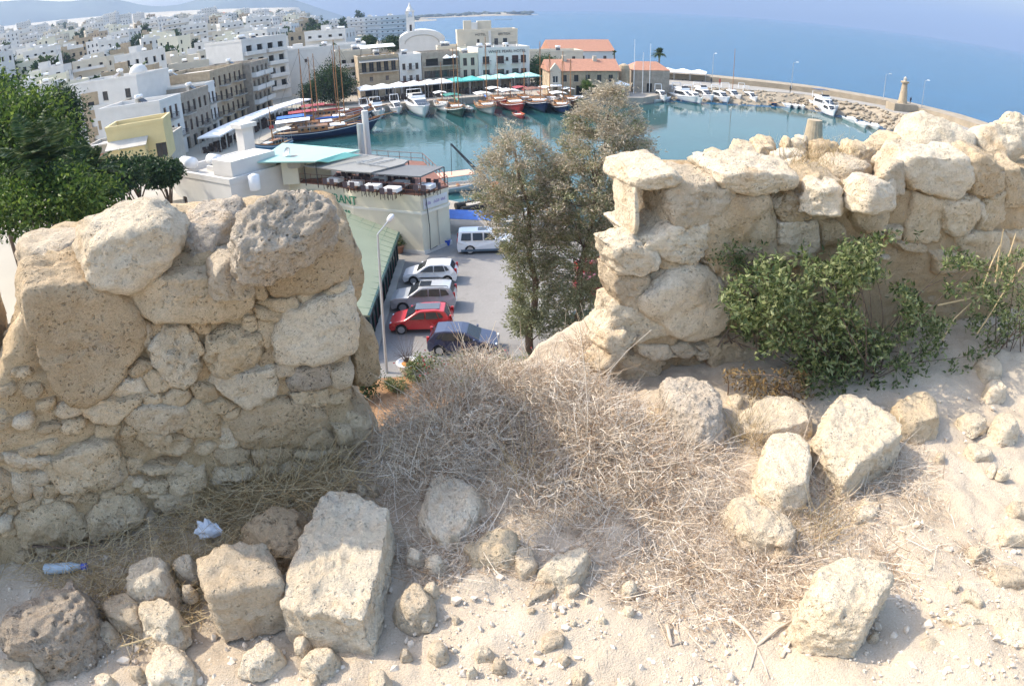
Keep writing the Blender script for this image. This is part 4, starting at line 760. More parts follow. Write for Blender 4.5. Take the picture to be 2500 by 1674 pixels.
building('low_house', 'long pale wing with railings behind the round green tree', (6.5, 190, 1.8), R(10), 15, 9, 7, IVORY, grid(15, 4, 1, .9, 1.4, 'b', 4.4), tanks=1, parapet=.5, cat='house')
cu = building('customs_house', 'stone quayside house with a red tiled roof and arched doors', (9.4, 151.6, 1.5), R(6), 15.6, 9.5, 5.6, SAND, [(2.9+i*2.6, 3.9+i*2.6, 3.2, 4.7, 'd') for i in range(5)]+[(6, 7.4, .05, 2.3, 'o'), (9.4, 10.8, .05, 2.3, 'o')], roof='gable', roofm=TERRA, parapet=2.3)
for x in (2.3, 8.4, 15): MB().tube([(x, -.12, 0), (x, -.12, 5.5)], .06, 5).build('drainpipe', CONC, cu)
MB().box(10.6, 11.4, 3.6, 4.4, 6.9, 8.6).build('chimney', IVORY, cu); MB().box(3.6, 4.5, 3.6, 4.5, 6.9, 8.8).build('chimney', IVORY, cu)
gb = MB(); wall_with_holes(gb, 2.4, 5.9, [(.6, 1.8, 3.1, 4.6, 'w'), (.7, 1.7, .1, 2.2, 'o')], -.9, -.55); gb.box(0, .3, -.55, 0, 0, 5.9).box(2.1, 2.4, -.55, 0, 0, 5.9).add([(0, -.9, 5.9), (2.4, -.9, 5.9), (1.2, -.9, 7.4), (0, 0, 5.9), (2.4, 0, 5.9), (1.2, 0, 7.4)], [(0, 1, 2), (5, 4, 3), (0, 2, 5, 3), (1, 4, 5, 2)])
gb.build('porch_gable', IVORY, cu); o = obj('window', window_mesh(1.2, 1.5, 'w')[0], cu, (.6, -.9, 3.1)); obj('pane', window_mesh(1.2, 1.5, 'w')[1], o)
MB().slab([(-.1, -1.8, 2.45), (2.5, -1.8, 2.45), (2.5, -.92, 2.75), (-.1, -.92, 2.75)], .08).build('door_awning', CANVAS, cu)
ft = empty('stone_store', (29.5, 160, 1.5), R(8), 'small weathered stone store with a stepped gable at the breakwater root', 'building')
MB().box(0, 9, 0, 8, 0, 5.2).build('wall', GREYST, ft); MB().add([(-.2, -.2, 5.2), (9.2, -.2, 5.2), (9.2, 8.2, 5.2), (-.2, 8.2, 5.2), (2, 4, 7), (7, 4, 7)], [(0, 1, 5, 4), (2, 3, 4, 5), (3, 0, 4), (1, 2, 5)]).build('roof', TERRA, ft)
MB().lathe([(1.5, 0), (1.4, 5.4), (1.2, 6.2), (.4, 6.6)], 14, (-2, 1.2, 0)).build('turret', SAND, ft); MB().box(-.6, .6, -.1, .1, 2, 4).build('doorway', DARK, ft, (4, 0, -1.9))
# --- left-hand row, facing the harbour (facades look right, in shade)
def leftrow(name, label, y0, x, w, d, h, m, **k): return building(name, label, (x, y0, 1.6), math.pi/2, w, d, h, m, **k)
b = leftrow('corner_house', 'white harbour house with two stacked dark balconies next to the yellow house', 98, -52.6, 7.5, 11, 9.4, WHITE, holes=[(1+i*2, 1.9+i*2, z, z+2, 'b') for i in range(3) for z in (3.4, 6.6)]+[(.8, 2.2, .05, 2.4, 'o'), (4.4, 6, .05, 2.4, 'o')], balc=[(.6, 6.6, 3.3), (.6, 4.2, 6.5)], tanks=1)
b = leftrow('stone_house', 'long grey stone house with tall shuttered windows above the quay', 105.6, -53.4, 13, 12, 9.2, GREYST, holes=grid(13, 5, 2, .95, 1.9, 'b', 3.2, 3.1, .8)+grid(13, 4, 1, 1.5, 2.3, 'o', .05, 3, .6), balc=[(.8, 4.6, 6.2), (7, 10, 3.1)], tanks=1)
b = leftrow('narrow_house', 'narrow white harbour house wedged between two stone houses', 118.8, -54, 4.2, 11, 9.6, WHITE, holes=grid(4.2, 2, 2, .9, 1.9, 'b', 3.3, 3.1, .4)+[(1, 3.2, .05, 2.3, 'o')], balc=[(.3, 3.9, 3.2), (.3, 3.9, 6.3)])
b = leftrow('stone_apartments', 'four-storey brown stone apartment house with many dark balconies', 123.2, -54.8, 17, 13, 11.4, SAND, holes=grid(17, 6, 3, 1., 1.9, 'b', 2.9, 2.9, .5)+grid(17, 4, 1, 2, 2.2, 'o', .05, 3, .5), balc=[(4, 7.4, 2.8), (4, 7.4, 5.7), (4, 7.4, 8.6), (11, 15.8, 2.8), (11, 15.8, 5.7), (11, 15.8, 8.6)], tanks=2, sidem=SAND)
b = leftrow('balcony_apartments', 'white-topped stone apartments with balconies by the harbour tree', 140.6, -53.2, 12, 13, 11.2, GREYST, holes=grid(12, 4, 3, 1.2, 2., 'o', 2.9, 2.9, .4)+grid(12, 3, 1, 2.2, 2.2, 'o', .05, 3, .4), balc=[(.5, 5.6, 2.8, 1), (6.2, 11.6, 2.8, 1), (.5, 5.6, 5.7, 1), (6.2, 11.6, 5.7, 1), (.5, 5.6, 8.6, 1), (6.2, 11.6, 8.6, 1)], tanks=1)
building('white_apartments', 'tall white apartment block with stacked open balconies behind the harbour row', (-62, 160, 2), R(62), 15, 14, 15.5, WHITE, holes=grid(15, 4, 4, 1.8, 2.2, 'o', 2.6, 3.2, .5), balc=[(.5+i*7.2, 6.8+i*7.2, 2.5+3.2*j, 1) for i in range(2) for j in range(4)], tanks=3)
building('blank_white_block', 'broad blank white gable wall rising behind the harbour tree', (-58, 178, 2), R(14), 22, 14, 11.2, WHITE, grid(22, 2, 1, .7, .9, 'b', 8), roof='flat', tanks=2)
building('terrace_house', 'beige house with rooftop terraces above the harbour tree', (-42, 170, 2), R(14), 9, 9, 10., IVORY, grid(9, 3, 2, 1., 1.7, 'o', 3.4, 3.2), [(.4, 4.6, 3.3, 1), (.4, 8.6, 6.5, 1)], tanks=2, cat='house')
# --- houses below the castle on the left
def bfront(pl, pr, zt, zb):
    a, b = at(*pl, zt), at(*pr, zt); d = b-a
    return (a[0], a[1], zb), math.atan2(d[1], d[0]), math.hypot(d[0], d[1])
def nearhouse(name, label, pl, pr, zt, zb, d, m, **k):
    o, r, w_ = bfront(pl, pr, zt, zb); return building(name, label, o, r, w_, d, zt-zb, m, **k), w_
b, w_ = nearhouse('terrace_wall_house', 'grey rendered terrace building with a white coping, below the yellow house', (202, 367), (412, 334), 7.6, 1.5, 7, CONC, parapet=.25, cat='house')
MB().box(-.15, w_+.15, -.15, .35, 6.36, 6.55).build('coping', WHITE, b)
b, w_ = nearhouse('yellow_house', 'yellow plastered house with a roof parapet above the terrace wall', (258, 322), (398, 298), 10.3, 5.5, 6, YELL, holes=[(6.2, 7.6, .3, 2.2, 'd'), (1.2, 2.4, 1.2, 2.2, 'o')], parapet=.5, cat='house')
MB().box(.2, 5.2, -1.8, -.05, 0, 2.6).build('lean_to', YELL, b); MB().slab([(0, -2.2, 2.62), (5.4, -2.2, 2.62), (5.4, 0, 3.4), (0, 0, 3.4)], .1).build('lean_to_roof', ROOFC, b)
b, w_ = nearhouse('white_terrace_house', 'white stepped house with three square windows above the yellow house', (165, 275), (330, 250), 10.5, 3, 12, WHITE, holes=grid(16, 2, 1, 2.4, 1.7, 'o', 3.4, 3, 7), parapet=.5, cat='house', tanks=1)
b2, w_ = nearhouse('upper_white_house', 'upper white house with three dark square windows in a row', (172, 212), (332, 188), 15., 5, 9, WHITE, holes=[(x, x+1.3, 6.6, 8.2, 'd') for x in (3.2, 8, 13.6)], parapet=.4, cat='house', tanks=1)
MB().lathe([(1.7, 0), (1.65, .8), (1.3, 1.5), (.7, 1.9), (.1, 2.)], 18, (13, 5, 10)).build('rounded_dome', WHITE, b2, smooth=True)
b, w_ = nearhouse('hip_roofed_house', 'white cottage with a pale grey hipped roof below the castle wall', (262, 512), (452, 483), 5.6, 1.5, 9, WHITE, roof='hip', roofm=ROOFC, parapet=1.9, cat='house')
b, w_ = nearhouse('tiled_cottage', 'small cottage with pink clay tiles among the fig trees', (215, 392), (330, 372), 6.2, 1.5, 6, IVORY, roof='gable', roofm=TERRA, cat='house', parapet=1.6)
wh, w_ = nearhouse('white_house', 'bright white flat-roofed house crowded with water tanks', (421, 426), (562, 452), 7.9, 1.5, 9, WHITE, holes=[(1.4, 2.2, 2.6, 4.4, 'b'), (8.5, 9.3, 2.6, 4.4, 'b')], parapet=.5, cat='house')
MB().box(w_-3.6, w_-.4, .6, 5.2, 6.27, 8.2).build('stair_room', WHITE, wh); MB().box(3.2, 4.5, 5.8, 7, 6.27, 9.8).build('chimney', WHITE, wh); MB().box(2.9, 4.8, 5.5, 7.3, 9.803, 10.2).build('chimney_cap', WHITE, wh)
for x, y, s in ((.8, 1.5, 1.5), (2.6, 3.4, 1.3), (w_-1.5, 6.6, 1.5)):
    q = empty('tank_stand', (x, y, 6.2)); q.parent = wh; MB().box(-.7, .7, -.6, .6, 0, .5).build('plinth', WHITE, q); MB().tube([(-.85*s/1.3, 0, 1.05), (.85*s/1.3, 0, 1.05)], .5*s/1.3, 14).build('water_tank', WPAINT, q, smooth=True)
MB().lathe([(.45, 0), (.5, .1), (.5, 1.3), (.1, 1.45)], 14).build('upright_tank', WPAINT, wh, (w_+1., 1.8, 5.6), smooth=True)
# --- the restaurant
rs = empty('restaurant', (-12, 57, 1.8), 0, 'cream restaurant with a railed roof terrace and grey awnings by the car park', 'restaurant')
FP = [(-6.9, 51), (-4.9, 53.4), (-8, 63), (-20, 69), (-26.5, 62.5), (-18.3, 57.2), (-14.8, 55.4), (-13.6, 54.3), (-12.9, 53.6)]
def inset(P, k): c = np.mean(P, 0); return [tuple(c+(np.array(p)-c)*k) for p in P]
RO = np.array([-12, 57, 1.8])
def rb(mb, name, m, par=rs, **k): o = mb.build(name, m, par, **k); o.location = -RO; return o
rb(MB().prism(FP, 1.8, 6.2), 'wall', CREAM); rb(MB().prism(inset(FP, 1.004), 6.203, 6.7), 'parapet', CREAM)
rb(MB().prism(inset(FP, .965), 6.702, 6.72), 'terrace_floor', mat('terrace_tiles', (.30, .25, .20), .8, .15, 1))
rb(MB().prism(inset(FP, 1.012), 5.15, 5.35), 'cornice', mat('pale_trim', (.72, .70, .62), .7, .05, 1)); rb(MB().prism(inset(FP, 1.01), 1.75, 2.1), 'plinth', WHITE)
rb(MB().prism(inset(FP, 1.006), 6.704, 6.8), 'terrace_kerb', RUST); 
fl = MB().box(-.35, .35, -.12, -.003, 0, 4.9)
rl = MB()
for a, b in zip(FP, FP[1:]+FP[:1]):
    L = math.hypot(b[0]-a[0], b[1]-a[1]); n = max(1, int(L/1.3))
    for i in range(n): x, y = a[0]+(b[0]-a[0])*i/n, a[1]+(b[1]-a[1])*i/n; rl.tube([(x, y, 6.75), (x, y, 7.6)], .03, 4)
    for z in (7.1, 7.58): rl.tube([(*a, z), (*b, z)], .03, 4)
rb(rl, 'railing', RUST)
# cable and service lines down the corner
rb(MB().tube([(-6.5, 51.2, 6.9), (-6.35, 51.35, 4), (-6.4, 51.3, 2.1), (-5.9, 51.9, 2.2)], .035, 5), 'cable', IRON); rb(MB().tube([(-5.75, 52.25, 5.1), (-5.72, 52.3, 2.)], .03, 5), 'drainpipe', CONC)
def ed(p, q, t): return (p[0]+(q[0]-p[0])*t, p[1]+(q[1]-p[1])*t)
a, b = np.array(FP[8]), np.array(FP[5]); ang = math.atan2(a[1]-b[1], a[0]-b[0]); c = ed(FP[7], FP[5], .36)
text('RESTAURANT', 1.05, GREENP, rs, (c[0]-RO[0]+.1, c[1]-RO[1]-.3, 5.5-1.8), (math.pi/2, 0, ang), 'lettering', .03); text('& BAR', .62, GREENP, rs, (c[0]-RO[0]+1.35, c[1]-RO[1]-.95, 4.45-1.8), (math.pi/2, 0, ang), 'lettering', .03)
sg = MB(); A, B = np.array(FP[0]), np.array(FP[1]); dv = (B-A)/np.linalg.norm(B-A); nv = np.array([dv[1], -dv[0]])
def sp(t, o): q = A+dv*t+nv*o; return q
for t0, t1, z0, z1, mm in ((.25, 2.9, 5.5, 6.35, WHITE),):
    p, q = sp(t0, .03), sp(t1, .03); p2, q2 = sp(t0, .09), sp(t1, .09); sg.add([(*p, z0), (*q, z0), (*q2, z0), (*p2, z0), (*p, z1), (*q, z1), (*q2, z1), (*p2, z1)], [(0, 1, 2, 3), (7, 6, 5, 4), (0, 4, 5, 1), (3, 2, 6, 7), (1, 5, 6, 2), (0, 3, 7, 4)])
rb(sg, 'signboard', mat('pale_sign_board', (.62, .64, .66), .6, .05, 1))
ln = MB()
for i in range(17):
    if i in (5, 6, 12): continue
    t0 = .4+i*.135
    for t1, z in ((t0, random.uniform(.1, .3)), (t0+.05, random.uniform(.15, .3))): p, q = sp(t1, .095), sp(t1+.03, .1); ln.add([(*p, 5.8), (*q, 5.8), (*q, 5.8+z), (*p, 5.8+z)], [(0, 1, 2, 3)])
rb(ln, 'faded_lettering', PURPL)['kind'] = 'stuff'
# awnings over the terrace
def awning(name, px, zs, m, posts, label=None):
    P = [tuple(at(x, y, z)) for (x, y), z in zip(px, zs)]; o = rb(MB().slab(P, .12), name, m)
    [obj('awning_post', MB().tube([(p[0], p[1], 6.7), (p[0], p[1], p[2]-.1)], .05, 5).mesh('awning_post', IRON), o) for p in [P[i] for i in posts]]; return P
P = awning('awning', [(742, 404), (846, 418), (905, 421), (985, 400), (997, 391), (868, 374)], [8.5, 8.4, 8.4, 8.65, 8.75, 8.9], GREYA, (0, 1, 2, 4))
rbm = MB()
for (x0, y0, z0), (x1, y1, z1) in (((870, 395, 8.75), (945, 407, 8.62)), ((820, 392, 8.72), (900, 379, 8.92)), ((870, 399, 8.72), (935, 384, 8.86)), ((900, 402, 8.68), (965, 388, 8.82))):
    rbm.tube([tuple(at(x0, y0, z0)), tuple(at(x1, y1, z1))], .05, 4)
rb(rbm, 'awning_batten', STEEL)
awning('awning', [(900, 423), (1026, 431), (1084, 406), (975, 402)], [8.3, 8.2, 8.4, 8.55], mat('charcoal_awning', (.15, .155, .16), .7, .05, 1), (1, 2))
P = awning('sheet_roof', [(622, 396), (770, 394), (878, 366), (690, 349)], [9.1, 9.0, 9.3, 9.6], AQUA, (0, 1))
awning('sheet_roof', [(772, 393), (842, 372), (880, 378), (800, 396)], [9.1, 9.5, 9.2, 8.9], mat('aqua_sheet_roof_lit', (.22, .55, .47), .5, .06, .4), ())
c = at(655, 440, 6.9); rb(MB().box(c[0]-1.2, c[0]+1.6, c[1]+.3, c[1]+3, 6.7, 9.0), 'kitchen_front', BROWN); c = at(710, 445, 6.9); rb(MB().box(c[0]-.7, c[0]+.8, c[1], c[1]+2, 6.7, 9), 'kitchen_pier', CREAM)
c = at(770, 440, 6.9); rb(MB().box(c[0]-1.8, c[0]+1.2, c[1]+1.2, c[1]+3, 6.7, 8.5), 'bar_wall', CREAM)
for px, py, h, r in ((884, 372, 2.6, .28), (898, 366, 3.6, .3)):
    c = at(px, py, 8.6); rb(MB().tube([(c[0], c[1], 6.7), (c[0], c[1], 8.6+h)], r, 10), 'chimney', STEEL if r < .29 else WHITE)
c = at(705, 398, 8.6); o = rb(MB().lathe([(.05, -.12), (.3, -.05), (.46, .06), (.44, .09), (.28, 0), (.04, -.06)], 14), 'satellite_dish', STEEL); o.location = (c[0]-RO[0], c[1]-RO[1], 9.6-1.8); o.rotation_euler = (R(60), 0, R(-40))
c = at(725, 412, 8.0); rb(MB().lathe([(.8, 0), (.82, .2), (.82, .95), (.2, 1.05)], 16, (c[0], c[1], 8.2)), 'roof_drum', CONC)
# terrace furniture: each table and chair a thing
def mk_table():
    r = empty('terrace_table', (0, 0, 0), 0, 'terrace table under a white cloth', 'table', 'terrace tables')
    MB().box(-.6, .6, -.42, .42, .72, .76).build('tabletop', BROWN, r); [MB().box(x, x+.06, y, y+.06, 0, .718).build('leg', DARKW, r) for x in (-.55, .49) for y in (-.38, .32)]
    MB().box(-.63, .63, -.45, .45, .762, .775).box(-.63, -.615, -.45, .45, .45, .76).box(.615, .63, -.45, .45, .45, .76).box(-.61, .61, -.45, -.435, .5, .76).build('tablecloth', CANVAS, r); return r
def mk_chair():
    r = empty('terrace_chair', (0, 0, 0), 0, 'dark terrace chair', 'chair', 'terrace chairs')
    MB().box(-.22, .22, -.22, .22, .43, .47).build('seat', BROWN, r); MB().box(-.22, .22, .2, .24, .472, .95).build('backrest', mat('dark_chair_cover', (.07, .05, .06), .8, .2, 3), r)
    [MB().box(x, x+.04, y, y+.04, 0, .428).build('leg', DARKW, r) for x in (-.21, .17) for y in (-.21, .17)]; return r
t0, c0 = mk_table(), mk_chair(); first = True; ORD = 'first second third fourth fifth sixth seventh eighth ninth tenth eleventh'.split()
TP = [(867, 455), (905, 430), (910, 463), (955, 437), (957, 470), (978, 455), (1040, 462), (818, 447), (862, 428), (990, 436), (925, 446)]
for i, (px, py) in enumerate(TP):
    p = at(px, py-13, 7.5); a = R(-22)+random.uniform(-.1, .1); t_ = t0 if i == 0 else copytree(t0); t_.location = (p[0], p[1], 6.722); t_.rotation_euler.z = a
    nth = ORD[sorted(range(len(TP)), key=lambda j: math.hypot(TP[j][0]-1040, TP[j][1]-485)).index(i)]; t_['label'] = 'terrace table under a white cloth, %s nearest the signboard corner' % nth; t_['group'] = 'terrace tables'
    for k, (dx, dy, dr) in enumerate(((-.35, -.75, math.pi), (.35, -.75, math.pi), (-.35, .75, 0), (.35, .75, 0), (.95, 0, -math.pi/2))[:(5 if i in (3, 5, 6) else 4)]):
        c_ = c0 if first else copytree(c0); first = False; c_.rotation_euler.z = a+dr
        c_.location = (p[0]+dx*math.cos(a)-dy*math.sin(a), p[1]+dx*math.sin(a)+dy*math.cos(a), 6.722); c_['label'] = 'dark chair at the terrace table %s nearest the signboard corner' % nth; c_['group'] = 'chairs at the %s terrace table' % nth
# --- glazed lean-to with a green tiled roof beside the car park
lt = empty('lean_to', (-10, 42, 1.8), 0, 'long lean-to with a pale green tiled roof and dark green glazing', 'building'); LO = np.array([-10, 42, 1.8])
def lb(mb, name, m, par=lt): o = mb.build(name, m, par); o.location = -LO; return o
e0, e1 = at(903, 770, 4.2), at(976, 567, 4.2); hgh = [e0[0]-7.5, e0[1]-2], [e1[0]-6, e1[1]+2]
GT = mat('green_roof_tiles', (.235, .265, .185), .6, .05, .6)
rf = lb(MB().slab([(*e0[:2], 4.2), (*e1[:2], 4.2), (*hgh[1], 6.1), (*hgh[0], 6.1)], .1), 'roof', GT)
V = MB()
for i in range(1, 16):
    f = i/16; p = np.array([*e0[:2], 4.2])*(1-f)+np.array([*e1[:2], 4.2])*f; q = np.array([*hgh[0], 6.1])*(1-f)+np.array([*hgh[1], 6.1])*f; V.tube([p+[0, 0, .01], q+[0, 0, .01]], .03, 4)
for i in range(1, 6):
    f = i/6; p = np.array([*e0[:2], 4.2])*(1-f)+np.array([*hgh[0], 6.1])*f; q = np.array([*e1[:2], 4.2])*(1-f)+np.array([*hgh[1], 6.1])*f; V.tube([p+[0, 0, .01], q+[0, 0, .01]], .025, 4)
obj('tile_seams', V.mesh('tile_seams', mat('green_tile_joint', (.2, .26, .18), .7, .05, 1)), rf)
DG = mat('dark_green_paint', (.012, .05, .045), .4, .1, 2)
dvec = np.array(e1[:2])-np.array(e0[:2]); Ll = np.linalg.norm(dvec); dvec /= Ll; pv = np.array([-dvec[1], dvec[0]])*.35
g0 = np.array(e0[:2])+pv; fr = MB(); gl = MB(); dd = MB()
lb(MB().slab([(*(np.array(e0[:2])+pv*-.05), 4.22), (*(np.array(e1[:2])+pv*-.05), 4.22), (*(np.array(e1[:2])+pv*.4), 4.24), (*(np.array(e0[:2])+pv*.4), 4.24)], .3), 'eaves_trim', DG)
for i in range(13):
    a = g0+dvec*Ll*i/12; fr = MB().box(-.07, .07, -.07, .07, 1.8, 4.0, Matrix.Translation((a[0], a[1], 0)) @ Matrix.Rotation(math.atan2(dvec[1], dvec[0]), 4, 'Z')); lb(fr, 'mullion', DG)
    if i < 12:
        b = g0+dvec*Ll*(i+1)/12; n2 = pv*.15
        lb(MB().add([(*a, 2.7), (*b, 2.7), (*b, 3.95), (*a, 3.95)], [(0, 1, 2, 3)]), 'pane', GLASS); lb(MB().add([(*(a+n2), 1.8), (*(b+n2), 1.8), (*(b+n2), 2.7), (*(a+n2), 2.7)], [(0, 1, 2, 3)]), 'panel', mat('maroon_panel', (.09, .02, .025), .6, .15, 2))
lb(MB().prism([tuple(g0+pv), tuple(g0+dvec*Ll+pv), (e1[0]-5.5, e1[1]+1.5), (e0[0]-7, e0[1]-1.5)], 1.8, 4.05), 'back_wall', CREAM)
kb = np.array(e0[:2])-pv*.6
tag(MB().prism([tuple(kb), tuple(kb+dvec*Ll), tuple(kb+dvec*Ll+pv*1.5), tuple(kb+pv*1.5)], 1.7, 1.95).build('kerb', CONC), kind='structure')
# --- street lamp
lp = atd(945, 880, 33.); lx, ly = lp[0]-.1, lp[1]
sl = empty('street_lamp', (lx, ly, 1.8), 0, 'slender grey street lamp with an angled white head beside the merlon', 'street lamp')
tp = atd(922, 572, 34.); hd = atd(957, 528, 34.6); tp, hd = tp-[lx, ly, 1.8], hd-[lx, ly, 1.8]
MB().tube([(0, 0, 0), tuple(tp*.5), tuple(tp)], [.09, .075, .055], 8).build('pole', STEEL, sl); MB().tube([tuple(tp), tuple(tp+(hd-tp)*.75)], .04, 6).build('arm', STEEL, sl)
q = (hd-tp)/np.linalg.norm(hd-tp); MB().tube([tuple(tp+(hd-tp)*.7), tuple(tp+(hd-tp)*.8), tuple(hd), tuple(hd+q*.12)], [.08, .15, .16, .06], 8).build('lamp_head', WPAINT, sl, smooth=True)
# --- low wall and small things at the lot edge
lw = empty('low_stone_wall', (2, 54, 1.8), R(-6), 'low grey stone wall between the car park and the quay', 'wall'); ii = 0
SW = GREYST
for row in range(3):
    x = -6+(.3 if row % 2 else 0)
    while x < 9:
        L = random.uniform(.5, .95); MB().box(x, x+L-.03, random.uniform(-.28, -.22), .25, row*.34+.0, row*.34+.31).build('stone', SW, lw, bevel=.03); x += L
MB().box(-5.9, 8.9, -.18, .2, 0, .98).build('mortar_core', CONC, lw)
p = at(1094, 596, 1.8)
bt = empty('blue_bucket', (p[0]-.1, p[1]-.2, 1.8), 0, 'small blue plastic tub at the foot of the restaurant wall', 'tub')
MB().lathe([(.26, 0), (.34, .45), (.37, .47), (.36, .5), (.3, .48), (.2, .2)], 14).build('body', BLUEP, bt); MB().tube([(-.34, 0, .47), (-.2, -.1, .6), (.2, -.1, .6), (.34, 0, .47)], .015, 5).build('handle', STEEL, bt)
def pot(label, p, r, h, mat_, prof):
    e = empty('plant_pot', p, 0, label, 'plant pot'); MB().lathe(prof, 20).build('pot', mat_, e, smooth=True); return e
pp = at(998, 912, 1.86); 
pt = pot('large white bowl-shaped planter with a bare sapling', (pp[0], pp[1], 1.86), .5, .7, WPAINT, [(.22, 0), (.4, .12), (.58, .45), (.62, .72), (.64, .75), (.56, .75), (.5, .66)])
MB().lathe([(.53, .62), (.3, .67), (.01, .68)], 18).build('soil', mat('orange_soil', (.42, .20, .06), .95, .2, 3), pt)
pp2 = at(976, 616, 1.8); p2 = pot('terracotta pot with a leafy plant at the restaurant corner', (pp2[0], pp2[1]-.1, 1.8), .4, .5, TERRA, [(.28, 0), (.4, .55), (.46, .56), (.46, .66), (.36, .66)])
# ================================================================== cars
def arc(cx, r, n=7): return [(cx+r*math.cos(a), .32+r*math.sin(a)) for a in np.linspace(math.pi, 0, n)]
def car(name, label, loc, rz, paint, L, W, H, prof, belt, wheels, glass, group=None, wr=.31, extras=()):
    """prof: roof-line points (x, z) from nose (x=0) to tail (x=L); wheels: two x positions; glass: list of side window polygons (x, z); the nose points to -x"""
    r = empty(name, loc, rz, label, 'car', group); sill = .2
    low = [(L-.02, .38), (L-.1, sill)]; 
    for wx in sorted(wheels, reverse=True): low += arc(wx, wr+.06)[::-1]
    low += [(.12, sill), (.02, .36)]
    P = prof+low; n = len(P)
    def hw(x, z):
        e = W/2*(1-.10*max(0, (.7-x)/.7)**2-.07*max(0, (x-L+.6)/.6)**2)
        return e-(max(0, z-belt)*.36) if z > belt else e-.06*max(0, (.45-z)/.45)
    V = [(x, -hw(x, z), z) for x, z in P]+[(x, hw(x, z), z) for x, z in P]
    bm = bmesh.new(); vs = [bm.verts.new(v) for v in V]
    for i in range(n): bm.faces.new((vs[i], vs[(i+1) % n], vs[(i+1) % n+n], vs[i+n]))
    for s in (0, n):
        f = bm.faces.new([vs[s+i] for i in range(n)])
    bmesh.ops.recalc_face_normals(bm, faces=bm.faces)
    es = [e for e in bm.edges if (e.verts[0].co.y > 0) == (e.verts[1].co.y > 0) and len(e.link_faces) == 2 and max(e.verts[0].co.z, e.verts[1].co.z) > .5]
    bmesh.ops.bevel(bm, geom=es, offset=.07, segments=3, affect='EDGES', profile=.6)
    bmesh.ops.triangulate(bm, faces=bm.faces); me = bpy.data.meshes.new('body'); bm.to_mesh(me); bm.free(); me.materials.append(paint)
    obj('body', me, r)
    wb = MB().tube([(0, -.1, 0), (0, .1, 0)], wr, 20); wm = wb.mesh('tyre', TYRE)
    rm = MB(); rm.tube([(0, -.112, 0), (0, -.08, 0)], wr*.3, 8)
    for k in range(6): a = k*math.pi/3; rm.add([(wr*.1*math.cos(a+1.5), -.108, wr*.1*math.sin(a+1.5)), (wr*.66*math.cos(a+.2), -.108, wr*.66*math.sin(a+.2)), (wr*.66*math.cos(a-.2), -.108, wr*.66*math.sin(a-.2)), (wr*.1*math.cos(a-1.5), -.108, wr*.1*math.sin(a-1.5))], [(0, 1, 2, 3)])
    rm.tube([(0, -.106, 0), (0, -.09, 0)], wr*.7, 18, True); rme = rm.mesh('rim', RIM)
    for wx in wheels:
        for s in (-1, 1):
            e = obj('wheel', wm, r, (wx, s*(W/2-.11), wr), 0 if s < 0 else math.pi); obj('rim', rme, e)
        MB().box(wx-wr-.05, wx+wr+.05, -W/2+.24, W/2-.24, .15, .62).build('wheel_well', DARK, r)
    for s in (-1, 1):
        for poly in glass:
            c = np.mean(poly, 0); V = [(x, s*(hw(x, z)+.012), z) for x, z in poly]; V2 = [(x, s*(hw(x, z)-.03), z) for x, z in poly]; k = len(poly)
            MB().add(V+V2, [tuple(range(k))]+[(i, (i+1) % k, (i+1) % k+k, i+k) for i in range(k)]).build('side_window', GLASS, r)
    zs = [z for _, z in prof]; 
    def across(i, j, t0, t1, name, m, lift=.014):
        (xa, za), (xb, zb) = prof[i], prof[j]; d = Vector((xb-xa, 0, zb-za)).normalized(); nn = Vector((-d.z, 0, d.x)); nn = nn if nn.z > 0 or abs(nn.x) > .9 else -nn
        if name == 'rear_window' and nn.x < 0: nn = -nn
        pts = []
        for t in (t0, t1):
            x, z = xa+(xb-xa)*t, za+(zb-za)*t
            for s in (-1, 1): pts.append(Vector((x, s*(hw(x, z)-.10), z))+nn*lift)
        MB().add([pts[0], pts[1], pts[3], pts[2]]+[p-nn*.04 for p in (pts[0], pts[1], pts[3], pts[2])], [(0, 1, 2, 3), (0, 4, 5, 1), (2, 6, 7, 3)]).build(name, m, r)
    iw, ir = [i for i, q in enumerate(prof) if len(q) > 0][0], 0
    wi = max(range(len(prof)-1), key=lambda i: (prof[i+1][1]-prof[i][1]) if prof[i][0] < L*.5 else -9); across(wi, wi+1, .06, .93, 'windscreen', GLASS)
    ri = max(range(len(prof)-1), key=lambda i: (prof[i][1]-prof[i+1][1]) if prof[i+1][0] > L*.6 and prof[i+1][1] > belt-.25 else -9); across(ri, ri+1, .12, .9, 'rear_window', GLASS)
    HLm = mat('headlamp_lens', (.62, .65, .68), .15, .05, 3); TLm = mat('tail_lamp_lens', (.42, .02, .02), .25, .05, 3)
    for s in (-1, 1):
        y = s*(W/2-.26); MB().box(.05, .34, y-.13, y+.13, .60, .72).build('headlight', HLm, r, bevel=.04)
        MB().box(L-.16, L+.005, y-.06+.05*s, y+.1+.04*s, .72, belt+.18).build('tail_light', TLm, r, bevel=.02)
        MB().box(L*.31, L*.31+.12, s*(W/2+.02) if s > 0 else s*(W/2+.2), s*(W/2+.2) if s > 0 else s*(W/2+.02), belt+.02, belt+.17).build('mirror', paint, r, bevel=.03)
        for hx in (.5, .72):
            MB().box(L*hx, L*hx+.16, s*W/2-.02, s*W/2+.02, belt-.12, belt-.08).build('door_handle', paint, r)
    MB().box(L-.02, L+.015, -.26, .26, .5, .62).build('number_plate', mat('yellow_number_plate', (.75, .55, .12), .5, .05, 2) if 'yellow' in extras else WPAINT, r)
    MB().box(-.012, .05, -.26, .26, .4, .52).build('number_plate', WPAINT, r)
    MB().box(.02, .09, -W*.3, W*.3, .42, .58).build('grille', DARK, r)
